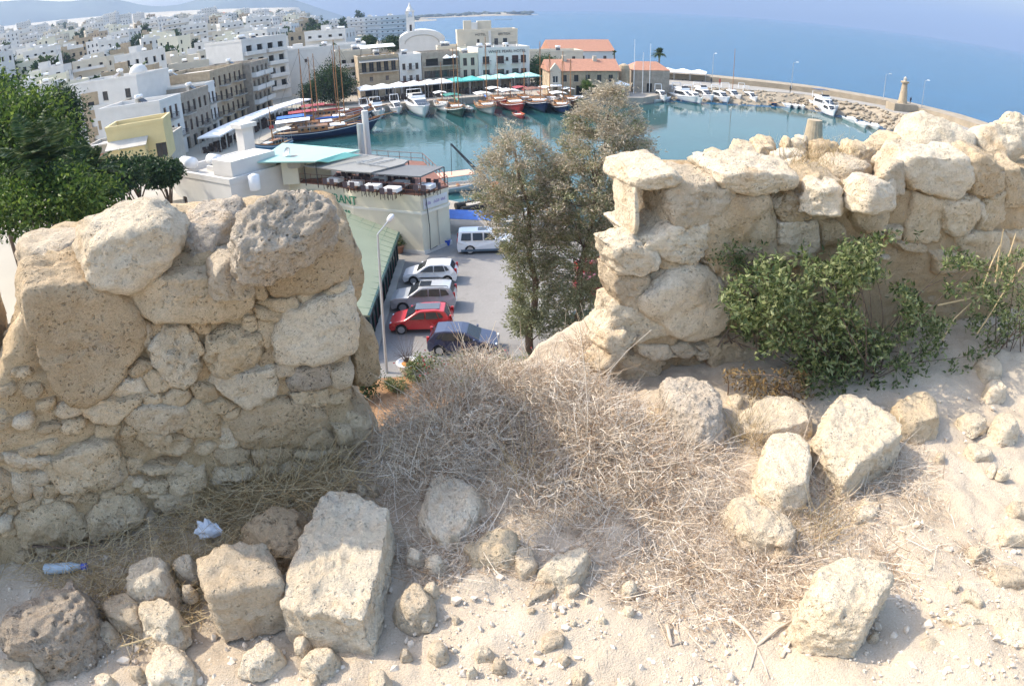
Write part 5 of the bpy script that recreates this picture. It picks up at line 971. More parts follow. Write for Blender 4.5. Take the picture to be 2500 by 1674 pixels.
    for e in extras:
        if e == 'rails':
            for s in (-1, 1): MB().tube([(L*.42, s*(W/2-.28), H+.005), (L*.46, s*(W/2-.28), H+.06), (L*.86, s*(W/2-.3), H+.05), (L*.9, s*(W/2-.3), H-.02)], .025, 5).build('roof_rail', IRON, r)
        if e == 'sunroof': MB().box(L*.46, L*.63, -.38, .38, H-.01, H+.012).build('sunroof', GLASS, r)
        if e == 'panoroof': MB().box(L*.42, L*.80, -.46, .46, H-.02, H+.012).build('glass_roof', mat('smoked_roof_glass', (.10, .11, .13), .15, .05, 1), r)
        if e == 'cladding': MB().box(.35, L-.3, -W/2-.015, W/2+.015, .24, .42).build('cladding', mat('grey_blue_cladding', (.09, .13, .17), .7, .1, 2), r)
        if e == 'strip': MB().box(L*.3, L*.78, -W/2-.012, W/2+.012, .52, .57).build('rub_strip', IRON, r)
        if e == 'spare': MB().tube([(L+.0, .1, .95), (L+.17, .1, .95)], .33, 16).build('spare_wheel', TYRE, r)
        if e == 'doorprint': MB().box(L*.42, L*.55, -W/2-.008, -W/2, .62, .66).box(L*.62, L*.7, -W/2-.008, -W/2, .68, .71).build('door_lettering', BLACKP, r)
    return r
Hb = [(0, .5), (.04, .68), (.35, .80), (1.0, .95), (1.75, 1.40), (2.05, 1.47), (2.9, 1.485), (3.45, 1.42), (3.78, 1.0), (3.9, .85), (3.93, .5)]
HbG = [[(1.32, .98), (1.95, 1.36), (2.25, 1.37), (2.25, .98)], [(2.33, .98), (2.33, 1.37), (2.95, 1.37), (3.1, 1.0)], [(3.17, 1.03), (3.02, 1.36), (3.22, 1.32), (3.4, 1.08)]]
z0 = 1.804
car('white_hatchback', 'white hatchback parked between the restaurant and a silver SUV', (-7.75, 45.55, z0), R(-1), CARW, 3.93, 1.68, 1.485, Hb, .95, (.78, 3.24), HbG, extras=('strip',))
Sv = [(0, .6), (.04, .85), (.4, .98), (1.2, 1.08), (1.95, 1.58), (2.25, 1.67), (3.5, 1.68), (4.0, 1.6), (4.25, 1.15), (4.32, .95), (4.33, .5)]
SvG = [[(1.5, 1.12), (2.12, 1.52), (2.55, 1.55), (2.55, 1.12)], [(2.63, 1.12), (2.63, 1.55), (3.3, 1.55), (3.35, 1.12)], [(3.42, 1.13), (3.38, 1.54), (3.75, 1.5), (3.95, 1.2)]]
car('silver_suv', 'silver SUV with roof rails parked behind the bright red hatchback', (-7.95, 41.0, z0), R(-1), CARS, 4.33, 1.82, 1.68, Sv, 1.1, (.85, 3.5), SvG, wr=.35, extras=('rails', 'sunroof'))
car('red_hatchback', 'bright red hatchback with a dark glass roof by the glazed lean-to', (-7.55, 37.75, z0), R(0), CARR, 3.94, 1.71, 1.49, Hb, .95, (.76, 3.28), HbG, extras=('panoroof',))
car('navy_hatchback', 'dark navy hatchback behind the dry bush, facing the tamarisk', (-.75, 34.7, z0), math.pi-R(4), CARN, 4.1, 1.74, 1.5, [(x*4.1/3.93, z) for x, z in Hb], .95, (.8, 3.38), [[(x*4.1/3.93, z) for x, z in g] for g in HbG])
Jp = [(0, .65), (.03, 1.0), (.4, 1.06), (1.25, 1.12), (1.75, 1.72), (1.95, 1.83), (4.2, 1.84), (4.4, 1.78), (4.52, 1.1), (4.56, .9), (4.57, .5)]
JpG = [[(1.48, 1.16), (1.95, 1.68), (2.4, 1.7), (2.4, 1.16)], [(2.52, 1.16), (2.52, 1.7), (3.3, 1.7), (3.3, 1.16)], [(3.45, 1.16), (3.45, 1.7), (4.15, 1.7), (4.25, 1.18)]]
car('white_off_roader', 'white boxy off-road car with blue-grey sills at the restaurant corner', (.35, 51.75, z0), math.pi+R(2), CARW, 4.57, 1.8, 1.84, Jp, 1.12, (.85, 3.55), JpG, wr=.37, extras=('cladding', 'sunroof', 'doorprint'))
car('red_hatchback', 'red car behind the tall tamarisk, beside the low stone wall', (8.6, 45.4, z0), math.pi+R(4), CARR, 3.93, 1.68, 1.45, Hb, .95, (.78, 3.24), HbG, extras=('yellow',))
MRN = carpaint('maroon_car_paint', (.28, .015, .025))
car('maroon_hatchback', 'maroon car behind the tall tamarisk, between a red and a dark car', (8.2, 42.3, z0), math.pi+R(4), MRN, 3.93, 1.68, 1.45, Hb, .95, (.78, 3.24), HbG, extras=('yellow',))
car('dark_saloon', 'very dark green car half hidden behind the tall tamarisk trunk', (7.2, 36.2, z0), math.pi+R(3), CARG, 3.93, 1.7, 1.45, Hb, .95, (.78, 3.24), HbG, extras=('yellow',))
# ================================================================== boats
def hull(L, B, D, sheer=.5, stern=.75, fine=1.6, n=13, m=NAVYH, deck=TEAKD, name='hull', zd=0.):
    S = []; 
    for i in range(n):
        t = i/(n-1); x = t*L
        b = B/2*(stern+(1-stern)*min(1, t/.35)) if t < .35 else B/2*max(0., 1-((t-.35)/.65)**fine*1.0)
        z = D+sheer*((t-.35)**2/.42 if t > .35 else (.35-t)**2/.3*.5)
        S.append((x, b, z))
    V = []; 
    for x, b, z in S:
        k = .04 if b < .05 else 0
        xr = x+.0
        V += [(x-(.12*L*(x/L)**3), -b*.35, -.35), (x-(.07*L*(x/L)**3), -b*.82, z*.35), (xr, -b-k*.3, z), (xr, b+k*.3, z), (x-(.07*L*(x/L)**3), b*.82, z*.35), (x-(.12*L*(x/L)**3), b*.35, -.35)]
    F = []
    for i in range(n-1):
        for j in (0, 1, 3, 4): a = i*6+j; F.append((a, a+1, a+7, a+6))
        F.append((i*6+5, i*6, i*6+6, i*6+11))
    F += [(0, 5, 4, 3, 2, 1), tuple((n-1)*6+j for j in range(6))]
    dk = [(x, -b*.93, z-.25) for x, b, z in S]; dk2 = [(x, b*.93, z-.25) for x, b, z in S]
    Dk = MB().add(dk+dk2, [(i, i+1, i+1+n, i+n) for i in range(n-1)])
    rim = MB().tube([(x, -b, z+.02) for x, b, z in S], .07, 5).tube([(x, b, z+.02) for x, b, z in S], .07, 5)
    return MB().add(V, F).mesh(name, m, True), Dk.mesh('deck', deck), rim.mesh('gunwale', VARN if m is not WPAINT else WPAINT), S
def boat(name, label, p, rz, cat='boat', group=None, L=0):
    if len(p) == 6: m_ = (p[:3]+p[3:])/2; p = m_-np.array([math.cos(rz), math.sin(rz), 0])*L/2
    return empty(name, (p[0], p[1], 0.0), rz, label, cat, group)
def gulet(label, p, rz, L=16, B=4.6, D=1.5, hm=NAVYH, canopy=CANVAS, cover=None, masts=((.36, 13), (.68, 15)), stripe=WPAINT, furl=MAROON, flag=True):
    r = boat('gulet', label, p, rz, 'sailing boat', None, L); h, d, g, S = hull(L, B, D, 1.1, .7, 1.9, m=hm); obj('hull', h, r); obj('deck', d, r); obj('gunwale', g, r)
    MB().tube([(S[i][0], -S[i][1]-.02, S[i][2]-.28) for i in range(13)], .06, 4).tube([(S[i][0], S[i][1]+.02, S[i][2]-.28) for i in range(13)], .06, 4).build('rubbing_strake', stripe, r)
    zc = D; MB().box(L*.22, L*.5, -B*.26, B*.26, zc-.3, zc+.75).box(L*.56, L*.68, -B*.2, B*.2, zc-.3, zc+.45).build('cabin', VARN, r, bevel=.06)
    for s in (-1, 1):
        for i in range(4): MB().box(L*(.245+.065*i), L*(.245+.065*i)+.55, s*B*.262-.01, s*B*.262+.01, zc+.2, zc+.55).build('porthole', GLASS, r)
    for t, hh in masts:
        mm = MB().tube([(L*t, 0, zc), (L*t, 0, zc+hh)], [.12, .07], 7).build('mast', VARN, r)
        MB().tube([(L*t, -.9, zc+hh*.62), (L*t, .9, zc+hh*.62)], .04, 4).build('spreader', VARN, mm)
        MB().tube([(L*t-.05, 0, zc+1.6), (L*(t-.24), 0, zc+1.75)], .07, 5).build('boom', VARN, r); MB().tube([(L*t-.2, 0, zc+1.78), (L*(t-.12), 0, zc+1.9), (L*(t-.23), 0, zc+1.88)], [.12, .18, .1], 6).build('furled_sail', cover or furl, r)
        MB().tube([(L*t, 0, zc+hh*.97), (min(L*1.08, L*(t+.35)), 0, D+1.3)], .018, 3).tube([(L*t, 0, zc+hh*.97), (L*(t-.33), 0, D+.8)], .018, 3).tube([(L*t, 0, zc+hh*.9), (L*t-.6, -B*.46, D)], .018, 3).tube([(L*t, 0, zc+hh*.9), (L*t-.6, B*.46, D)], .018, 3).build('rigging', IRON, r)
    MB().tube([(L*.93, 0, D+1.1), (L*1.16, 0, D+1.75)], [.12, .07], 6).build('bowsprit', VARN, r)
    c0_, c1_ = .02*L, .34*L
    MB().slab([(c0_, -B*.42, zc+2.1), (c1_, -B*.42, zc+2.15), (c1_, 0, zc+2.4), (c0_, 0, zc+2.35)], .05).slab([(c0_, 0, zc+2.36), (c1_, 0, zc+2.41), (c1_, B*.42, zc+2.15), (c0_, B*.42, zc+2.1)], .05).build('sun_awning', canopy, r)
    [MB().tube([(x, y, zc), (x, y, zc+2.1)], .03, 4).build('awning_pole', STEEL, r) for x in (c0_+.2, c1_-.2) for y in (-B*.4, B*.4)]
    MB().box(L*.52, L*.66, -B*.3, B*.3, zc+.46, zc+.62).build('sun_cushions', CANVAS, r)
    rl = MB()
    for i in range(1, 12):
        x, b, z = S[i]
        for s in (-1, 1): rl.tube([(x, s*b*.97, z), (x, s*b*.97, z+.7)], .02, 4)
    for s in (-1, 1): rl.tube([(S[i][0], s*S[i][1]*.97, S[i][2]+.7) for i in range(1, 12)], .02, 4)
    rl.build('railing', STEEL, r)
    if flag: MB().slab([(-.1, 0, D+1.1), (-.9, .1, D+1.0), (-.9, .2, D+1.6), (-.1, .05, D+1.7)], .02).build('flag', REDP, r); MB().tube([(0, 0, D), (-.12, 0, D+1.8)], .025, 4).build('flagstaff', VARN, r)
    return r
def yacht(label, p, rz, L=12, B=3.8, D=1.6, fly=True, bimini=None, hm=WPAINT):
    r = boat('motor_yacht', label, p, rz, 'motor yacht', None, L); h, d, g, S = hull(L, B, D, .7, .92, 2.2, m=hm, deck=WPAINT); obj('hull', h, r); obj('deck', d, r); obj('gunwale', g, r)
    MB().tube([(S[i][0]-.05, -S[i][1]*.97, .28) for i in range(12)], .09, 4).tube([(S[i][0]-.05, S[i][1]*.97, .28) for i in range(12)], .09, 4).build('boot_stripe', NAVYH, r)
    w = B*.40; z = D-.2
    V = [(L*.15, -w, z), (L*.80, -w*.45, z+.1), (L*.80, w*.45, z+.1), (L*.15, w, z), (L*.18, -w*.92, z+1.45), (L*.52, -w*.8, z+1.5), (L*.52, w*.8, z+1.5), (L*.18, w*.92, z+1.45)]
    bx = [(0, 3, 2, 1), (4, 5, 6, 7), (0, 1, 5, 4), (1, 2, 6, 5), (2, 3, 7, 6), (3, 0, 4, 7)]; MB().add(V, bx).build('superstructure', WPAINT, r, bevel=.12, smooth=True)
    V = [(L*.545, -w*.72, z+1.3), (L*.73, -w*.5, z+.55), (L*.73, w*.5, z+.55), (L*.545, w*.72, z+1.3)]; V = [Vector(v)+Vector((.05, 0, .06)) for v in V]; MB().add(V, [(0, 1, 2, 3)]).build('windscreen', GLASS, r)
    for s in (-1, 1): MB().add([(L*.2, s*(w+.02), z+.55), (L*.62, s*(w*.78+.03), z+.55), (L*.54, s*(w*.82+.03), z+1.2), (L*.22, s*(w*.95+.03), z+1.2)], [(0, 1, 2, 3)]).build('side_window', GLASS, r)
    if fly:
        MB().box(L*.12, L*.46, -w*.85, w*.85, z+1.5, z+2.0).build('flybridge', WPAINT, r, bevel=.15, smooth=True); MB().box(L*.17, L*.4, -w*.55, w*.55, z+1.98, z+2.12).build('fly_seats', CONC, r)
        MB().add([(L*.45, -w*.7, z+2), (L*.42, -w*.65, z+2.4), (L*.42, w*.65, z+2.4), (L*.45, w*.7, z+2)], [(0, 1, 2, 3)]).build('wind_deflector', GLASS, r)
    MB().tube([(L*.1, -w*.95, z+1.3), (L*.06, -w*.85, z+2.7), (L*.06, w*.85, z+2.7), (L*.1, w*.95, z+1.3)], .09, 6).build('radar_arch', WPAINT, r)
    if bimini: MB().slab([(L*.02, -w, z+3.3), (L*.32, -w, z+3.4), (L*.32, w, z+3.4), (L*.02, w, z+3.3)], .1).build('bimini', bimini, r)
    rl = MB()
    for s in (-1, 1):
        rl.tube([(S[i][0]-.05, s*S[i][1]*.94, S[i][2]+.6) for i in range(6, 13)], .025, 4)
        for i in range(6, 13): rl.tube([(S[i][0]-.05, s*S[i][1]*.94, S[i][2]), (S[i][0]-.05, s*S[i][1]*.94, S[i][2]+.6)], .02, 4)
    rl.build('bow_rail', STEEL, r); return r
def smallboat(label, p, rz, L=5, B=1.9, hm=WPAINT, motor=True, canopy=None, group=None, deck=CONC, cat='small boat'):
    r = boat('small_boat', label, p, rz, cat, group, L); h, d, g, S = hull(L, B, .62, .28, .88, 2., n=9+4, m=hm, deck=deck); obj('hull', h, r); obj('deck', d, r); obj('gunwale', g, r)
    for t in (.3, .52): MB().box(L*t, L*t+.3, -B*.4, B*.4, .42, .5).build('thwart', VARN, r)
    if motor: MB().box(-.3, .02, -.16, .16, .45, 1.0).build('outboard', IRON, r, bevel=.05); MB().tube([(-.15, 0, .45), (-.15, 0, -.2)], .05, 5).build('outboard_leg', IRON, r)
    if canopy is not None:
        MB().slab([(L*.15, -B*.48, 2.0), (L*.75, -B*.45, 2.05), (L*.75, B*.45, 2.05), (L*.15, B*.48, 2.0)], .07).build('canopy', canopy, r); [MB().tube([(L*x, y, .6), (L*x, y, 2.)], .03, 4).build('canopy_pole', STEEL, r) for x in (.18, .72) for y in (-B*.42, B*.42)]
    return r
def headpx(a, b, z=0.): p, q = at(*a, z), at(*b, z); return np.r_[p, q], math.atan2(q[1]-p[1], q[0]-p[0])
# navy gulet in front of the left quay: stern left, bow to the right
p, a = headpx((700, 345), (905, 322)); gulet('long navy-hulled gulet moored behind the aqua roof, blue cover on its boom', p, a, 19, 5, 1.5, NAVYH, CANVAS, BLUEC, ((.30, 14.5), (.62, 15.5)))
p, a = headpx((720, 318), (900, 298)); gulet('dark gulet with furled red sails behind the navy gulet', p, a, 17, 4.6, 1.4, NAVYH, MAROON, MAROON, ((.36, 13.), (.66, 14.)))
p, a = headpx((745, 300), (905, 285)); gulet('gulet with a red sun awning and white cushions by the left quay', p, a, 15, 4.4, 1.4, REDH, MAROON, MAROON, ((.5, 13.),))
p, a = headpx((905, 268), (945, 306)); yacht('small white cabin cruiser left of the sleek motor yacht', p, a, 9, 3.1, 1.2, True)
p, a = headpx((1000, 256), (1055, 304)); yacht('sleek white motor yacht with a flybridge and dark hull stripe', p, a, 16.5, 4.4, 1.9, True)
p, a = headpx((1092, 262), (1140, 297)); gulet('wooden boat with green canvas covers moored stern to the quay', p, a, 14, 4.0, 1.3, mat('dark_green_hull', (.05, .09, .07), .4, .1, 1), TEALH, TEALH, ((.42, 12.), (.72, 13.)), CANVAS)
p, a = headpx((1165, 258), (1218, 292)); gulet('wooden boat with a blue tarpaulin and pale grey hull', p, a, 13.5, 4.0, 1.3, mat('pale_grey_hull', (.36, .38, .38), .4, .1, 1), CANVAS, BLUEC, ((.5, 14.),), VARN)
p, a = headpx((1225, 252), (1290, 288)); gulet('red-hulled excursion boat with white decks', p, a, 15, 4.6, 1.5, REDH, CANVAS, CANVAS, ((.3, 4.),), WPAINT)
p, a = headpx((1290, 248), (1345, 288)); gulet('dark blue excursion boat with a rust-red upper awning', p, a, 15.5, 4.8, 1.6, NAVYH, RUST, RUST, ((.62, 12.5),))
p, a = headpx((1350, 258), (1395, 290)); gulet('dark blue boat with a white awning and steel frames near the customs quay', p, a, 12, 3.8, 1.3, NAVYH, CANVAS, CANVAS, ((.6, 11.),), WPAINT)
p, a = headpx((1250, 277), (1290, 298)); smallboat('small red and white motor dinghy lying off the red-hulled boat', p, a, 5.2, 2., REDH, deck=CANVAS)
p, a = headpx((1120, 262), (1165, 282)); smallboat('small white sailboat wedged between the green-covered and blue-covered boats', p, a, 7, 2.4, WPAINT, False)
p, a = headpx((1400, 250), (1430, 268)); smallboat('white day boat with a white canopy behind the tamarisk top', p, a, 6.5, 2.3, WPAINT, True, CANVAS)
p, a = headpx((1430, 240), (1460, 256)); smallboat('blue and white day boat with a canopy by the customs quay', p, a, 6, 2.2, NAVYH, True, CANVAS)
p, a = headpx((650, 362), (690, 348)); smallboat('white rowing boat tied under the left quay awning', p, a, 5, 1.9, WPAINT, False)
p, a = headpx((620, 362), (600, 378)); smallboat('grey dinghy lying near the left quay awning end', p, a, 4.5, 1.8, mat('grey_hull', (.25, .26, .28), .5, .1, 1), False)
# along the breakwater
BRK = [((1646, 240), (1705, 256), 11, 'y', 'long white motor yacht first in the line along the breakwater'), ((1690, 236), (1750, 254), 9.5, 'y', 'white motor yacht second in line along the breakwater, high bow'), ((1760, 236), (1815, 254), 10, 'm', 'white sloop with a tall bare mast along the breakwater'), ((1800, 236), (1838, 252), 7.5, 'y', 'short white cruiser last of the cluster by the breakwater')]
for a_, b_, L, k, lab in BRK:
    p, a = headpx(a_, b_)
    if k == 'y': yacht(lab, p, a, L, L*.31, 1.25, L > 9)
    else:
        r = yacht(lab, p, a, L, 3.1, 1.2, False); MB().tube([(L*.5, 0, 1.2), (L*.5, 0, 12.5)], [.09, .05], 6).build('mast', VARN, r); MB().tube([(L*.5, 0, 2.4), (L*.12, 0, 2.5)], .08, 5).build('boom', WPAINT, r)
p, a = headpx((1975, 258), (2060, 288)); yacht('big white sport-fishing yacht with a navy bimini by the rock armour', p, a, 11.5, 3.7, 1.6, True, NAVYH)
for a_, b_, lab in (((1872, 252), (1900, 262), 'small open boat at the breakwater before a row of dinghies'), ((1912, 256), (1935, 268), 'first white dinghy in the row under the rock armour'), ((1930, 258), (1952, 270), 'second white dinghy in the row under the rock armour'), ((1946, 259), (1968, 272), 'third white dinghy next to the sport-fishing yacht')):
    p, a = headpx(a_, b_); smallboat(lab, p, a, 4.6, 1.8, NAVYH if 'open' in lab else WPAINT, False)
for a_, b_, lab, cp in (((2060, 290), (2095, 306), 'white speedboat astern of the sport-fishing yacht', None), ((2090, 300), (2120, 320), 'white speedboat with a windscreen, middle of three by the harbour mouth', None), ((2120, 305), (2150, 324), 'white speedboat nearest the chain tower side of the harbour mouth', None), ((2060, 268), (2090, 280), 'dark canopied boat tucked against the rock armour', NAVYH)):
    p, a = headpx(a_, b_); r = smallboat(lab, p, a, 6., 2.2, WPAINT, True, cp); MB().box(2.2, 4, -.7, .7, .5, 1.05).build('cuddy', WPAINT, r, bevel=.1)
p, a = headpx((1590, 250), (1640, 246)); smallboat('pair of white dinghies rafted beyond the tamarisk top', p, a, 6, 2.4, WPAINT, True)
p, a = headpx((1620, 222), (1690, 230)); smallboat('grey inflatable workboat under the quay wall by the white canopies', p, a, 7, 2.4, mat('grey_rubber_hull', (.12, .15, .18), .6, .1, 1), True)
for px, py, h in ((1560, 238, 13), (1522, 240, 14), (1543, 240, 11)):
    p = at(px, py, 0.); r = smallboat('small moored sloop whose mast rises above the tamarisk' if h == 13 else ('tall-masted sloop beside the stone store' if h == 14 else 'short-masted sloop between two taller sloops'), p, R(-60), 7.5, 2.5, WPAINT, False, cat='sailing boat'); MB().tube([(3.6, 0, .6), (3.6, 0, h)], [.08, .05], 6).build('mast', WPAINT, r)
# more boats filling the moorings
for a_, b_, L, hm_, cv, lab in (((1068, 258), (1098, 282), 11, WPAINT, CANVAS, 'white-hulled gulet tucked between the sleek yacht and the green-covered boat'), ((1198, 248), (1240, 270), 13, REDH, CANVAS, 'red gulet moored behind the blue-covered boat'), ((1262, 246), (1305, 268), 13, NAVYH, MAROON, 'navy gulet with a maroon awning behind the red-hulled excursion boat'), ((1325, 246), (1365, 268), 12, WPAINT, CANVAS, 'white gulet beside the rust-awninged excursion boat'), ((1375, 248), (1415, 272), 11, mat('brown_hull', (.16, .08, .04), .4, .1, 1), CANVAS, 'brown wooden boat near the customs quay steps'), ((700, 330), (860, 312), 16, VARN, BLUEC, 'varnished gulet with a blue awning inside the navy gulet'), ((690, 366), (640, 380), 8, mat('sky_blue_hull', (.10, .22, .36), .4, .1, 1), CANVAS, 'small sky-blue sailing boat by the left quay steps')):
    p, a = headpx(a_, b_); gulet(lab, p, a, L, L*.29, 1.3, hm_, cv, cv, ((.45, L*.8),), WPAINT, flag=False)
for a_, b_, L, lab in (((880, 274), (912, 300), 7.5, 'white launch left of the small cabin cruiser'), ((955, 262), (985, 292), 8, 'white launch between the cabin cruiser and the sleek yacht'), ((1668, 242), (1722, 260), 9, 'low white motor yacht between the first two of the breakwater line'), ((1735, 240), (1788, 258), 9, 'white motor yacht just before the tall-masted sloop'), ((1815, 244), (1850, 256), 7, 'little white cruiser beyond the breakwater cluster'), ((1600, 240), (1630, 254), 7, 'small white cruiser beside the quay wall at the breakwater root'), ((2010, 275), (2040, 290), 7, 'small white cruiser under the bow of the sport-fishing yacht')):
    p, a = headpx(a_, b_); yacht(lab, p, a, L, L*.32, 1.1, False)
# boats and gear on the near quay
p = at(1098, 455, 1.6); r = smallboat('moored boat with a peach canopy behind the restaurant corner', (p[0]-3, p[1]+3, 0), R(20), 7.5, 2.8, WPAINT, False, PEACH)
bar = boat('work_barge', 'black rubber pontoon lying beside the crane on the near quay', (-4.6, 63.5, 0), R(28), 'pontoon'); MB().tube([(0, 0, 1.75), (4, .1, 1.75), (9, 0, 1.75)], [.3, .36, .36], 10).build('tube', TYRE, bar); MB().tube([(0, 1.5, 1.75), (9, 1.5, 1.75)], .34, 10).build('tube', TYRE, bar); MB().box(1, 8, .2, 1.3, 1.75, 1.95).build('floor', CONC, bar)
cr = empty('quay_crane', (-1.3, 66.5, 1.4), R(150), 'small dark lattice crane leaning over the near quay', 'crane')
MB().box(-.7, .7, -.6, .6, 0, 1.1).build('base', IRON, cr); MB().box(-.35, .45, -.4, .4, 1.1, 2.2).build('winch_house', ORANGE, cr)
for y in (-.25, .25): MB().tube([(.2, y, 1.6), (5.2, y*.3, 5.8)], .07, 5).build('boom_chord', IRON, cr)
lz = MB(); [lz.tube([(.2+5*i/9, -.25+.18*i/9, 1.6+4.2*i/9), (.2+5*(i+1)/9, .25-.18*i/9, 1.6+4.2*(i+1)/9)], .035, 4) for i in range(9)]; lz.build('lattice', IRON, cr); MB().tube([(5.2, 0, 5.8), (5.3, 0, 2.5)], .03, 4).build('hoist_line', IRON, cr)
MB().tube([(-.4, 0, 1.2), (-.5, 0, 5.)], .07, 6).build('mast', STEEL, cr)
tp_ = empty('tarpaulin_cover', (-3.6, 58.2, 1.4), R(-14), 'bright blue tarpaulin stretched over a boat behind the white off-road car', 'tarpaulin')
MB().slab([(-2.4, -1.2, 1.4), (2.4, -1.2, 1.4), (2.4, .1, 1.85), (-2.4, .1, 1.85)], .04).slab([(-2.4, .1, 1.85), (2.4, .1, 1.85), (2.4, 1.3, 1.4), (-2.4, 1.3, 1.4)], .04).build('sheet', BLUEC, tp_)
[MB().tube([(x, y, 0), (x, y, 1.38)], .04, 4).build('prop', STEEL, tp_) for x in (-2.2, 2.2) for y in (-1, 1.1)]
smallboat('upturned-looking beached dinghy with ropes next to the blue tarpaulin', (-1., 58.6, 0), R(12), 5.5, 2., WPAINT, True).location.z = 1.45
smallboat('white speedboat hauled out beside the dinghies, below the left tamarisk', (.8, 61, 0), R(25), 5.8, 2.2, WPAINT, True).location.z = 1.45
smallboat('pale blue dinghy hauled out beyond the white speedboat', (3, 63.5, 0), R(200), 5., 2., mat('pale_blue_hull', (.30, .45, .60), .4, .05, 1), False).location.z = 1.1
# --- canopies and parasols along the quays
def canopy(name, label, P, depth, z, m, group=None, n=1, cat='canopy', hgt=.75, ang=None):
    (x0, y0), (x1, y1) = P; L = math.hypot(x1-x0, y1-y0); a = math.atan2(y1-y0, x1-x0); r = empty(name, (x0, y0, 1.5), a, label, cat, group); k = L/n
    for i in range(n):
        x = i*k; V = [(x+.05, 0, z), (x+k-.05, 0, z), (x+k-.05, depth, z), (x+.05, depth, z), (x+k/2, depth/2, z+hgt)]
        MB().add(V+[(v[0], v[1], z-.25) for v in V[:4]], [(0, 1, 4), (1, 2, 4), (2, 3, 4), (3, 0, 4), (0, 5, 6, 1), (1, 6, 7, 2), (2, 7, 8, 3), (3, 8, 5, 0)]).build('canopy_top', m, r)
        for px_ in (x+.15, x+k-.15): MB().tube([(px_, .15, 0), (px_, .15, z-.1)], .05, 5).build('post', STEEL, r); MB().tube([(px_, depth-.15, 0), (px_, depth-.15, z-.1)], .05, 5).build('post', STEEL, r)
    return r
KL = [(-45.5, 103), (-45.8, 112), (-45.3, 122), (-44.2, 132), (-41.2, 143)]
for i, (a_, b_) in enumerate(zip(KL, KL[1:])): canopy('quay_canopy', ['white awning over the left quay nearest the white house roof', 'second white awning of the left quay, behind the long navy gulet', 'third white awning of the left quay, opposite the stone apartments', 'last white awning of the left quay, by the harbour tree'][i], (a_, b_), 4, 2.9, CANVAS, 'awnings along the left quay', 3, hgt=.35)
KB = [((-32, 149.5), (-25, 151.8)), ((-24.6, 151.9), (-18, 154.5)), ((-17.6, 154.7), (-12, 157.2)), ((-11.6, 157.4), (-5, 160.4)), ((-4.6, 160.6), (1.5, 163.6)), ((1.9, 163.8), (8.5, 166.6))]
KN = ['white cafe canopy at the harbour tree end of the back quay', 'white cafe canopy behind the sleek motor yacht', 'white cafe canopy next to the teal ones', 'teal cafe canopy behind the green-covered boat', 'teal cafe canopy behind the blue-covered boat', 'pale teal cafe canopy nearest the customs house']
TEALW = mat('pale_teal_canvas', (.35, .66, .62), .7, .08, 2)
for (P, lab, i) in zip(KB, KN, range(6)): canopy('cafe_canopy', lab, P, 6.5, 3.2, [CANVAS, CANVAS, CANVAS, TEAL, TEALW, TEALW][i], 'cafe canopies on the back quay', 2)
for P, lab, d in (((( 40, 181), (52, 177)), 'broad white canopy at the breakwater root with dark seating under it', 6), (((33, 190), (43, 187)), 'white canopy beside the palm tree', 5)): canopy('cafe_canopy', lab, P, d, 3.4, CANVAS, None, 3)
canopy('cafe_canopy', 'small white awning in front of the customs house', ((23.5, 152), (27.5, 152.5)), 3, 2.6, CANVAS, None, 1)
# cafe seating under the canopies, too small and crowded to count
V0 = np.array([(x, y, z) for z in (0, 1) for y in (-.5, .5) for x in (-.5, .5)]); F0 = np.array([(0, 2, 3, 1), (4, 5, 7, 6), (0, 1, 5, 4), (2, 6, 7, 3), (0, 4, 6, 2), (1, 3, 7, 5)])
Vs = []; Fs = []; k = 0
for (x0, y0), (x1, y1) in KB+list(zip(KL, KL[1:]))+[((40, 181), (52, 177))]:
    L = math.hypot(x1-x0, y1-y0)
    for i in range(int(L*6)):
        f = rng.random(); o = rng.uniform(.2, 4.4); nx_, ny_ = -(y1-y0)/L, (x1-x0)/L; c = (x0+(x1-x0)*f+nx_*o, y0+(y1-y0)*f+ny_*o)
        hgt = rng.choice([.45, .75, .95, 1.25]); Vs.append(V0*np.array([rng.uniform(.3, .55), rng.uniform(.3, .55), hgt])+np.array([c[0], c[1], 1.506])); Fs.append(F0+8*k); k += 1
tag(obj('cafe_seating', npmesh('cafe_seating', np.concatenate(Vs), np.concatenate(Fs), mat('dark_wicker', (.07, .05, .04), .8, .5, .4), False)), 'crowded dark cafe chairs and tables under the quay canopies', 'cafe seating', kind='stuff')
# --- lighthouse, chain tower, lamps, people
lh = empty('lighthouse', (90.5, 144, 2.6), 0, 'small tapering stone lighthouse on the breakwater', 'lighthouse')
MB().box(-3.2, 3.2, -2, 2, 0, 1.7).build('plinth', STONEW, lh); MB().lathe([(1.15, 1.702), (.95, 3), (.62, 6.2), (.62, 6.4)], 16).build('shaft', SAND, lh, smooth=False); MB().lathe([(.95, 6.4), (1., 6.6), (1., 6.8), (.5, 6.85)], 16).build('gallery', SAND, lh); MB().lathe([(.4, 6.85), (.42, 7.4), (.45, 7.45), (.1, 7.9)], 12).build('lantern', CONC, lh)
ct = at(1990, 292, 8.4); tw = empty('chain_tower', (ct[0], ct[1], -.3), 0, 'round stub of a sandstone tower standing in the harbour mouth', 'tower')
MB().lathe([(2.2, 0), (1.7, 3), (1.25, 6), (.95, 8.65), (.6, 8.7)], 20).build('shaft', SAND, tw); MB().lathe([(2.8, 0), (2.8, .8), (2.2, .9)], 20).build('footing', STONEW, tw)
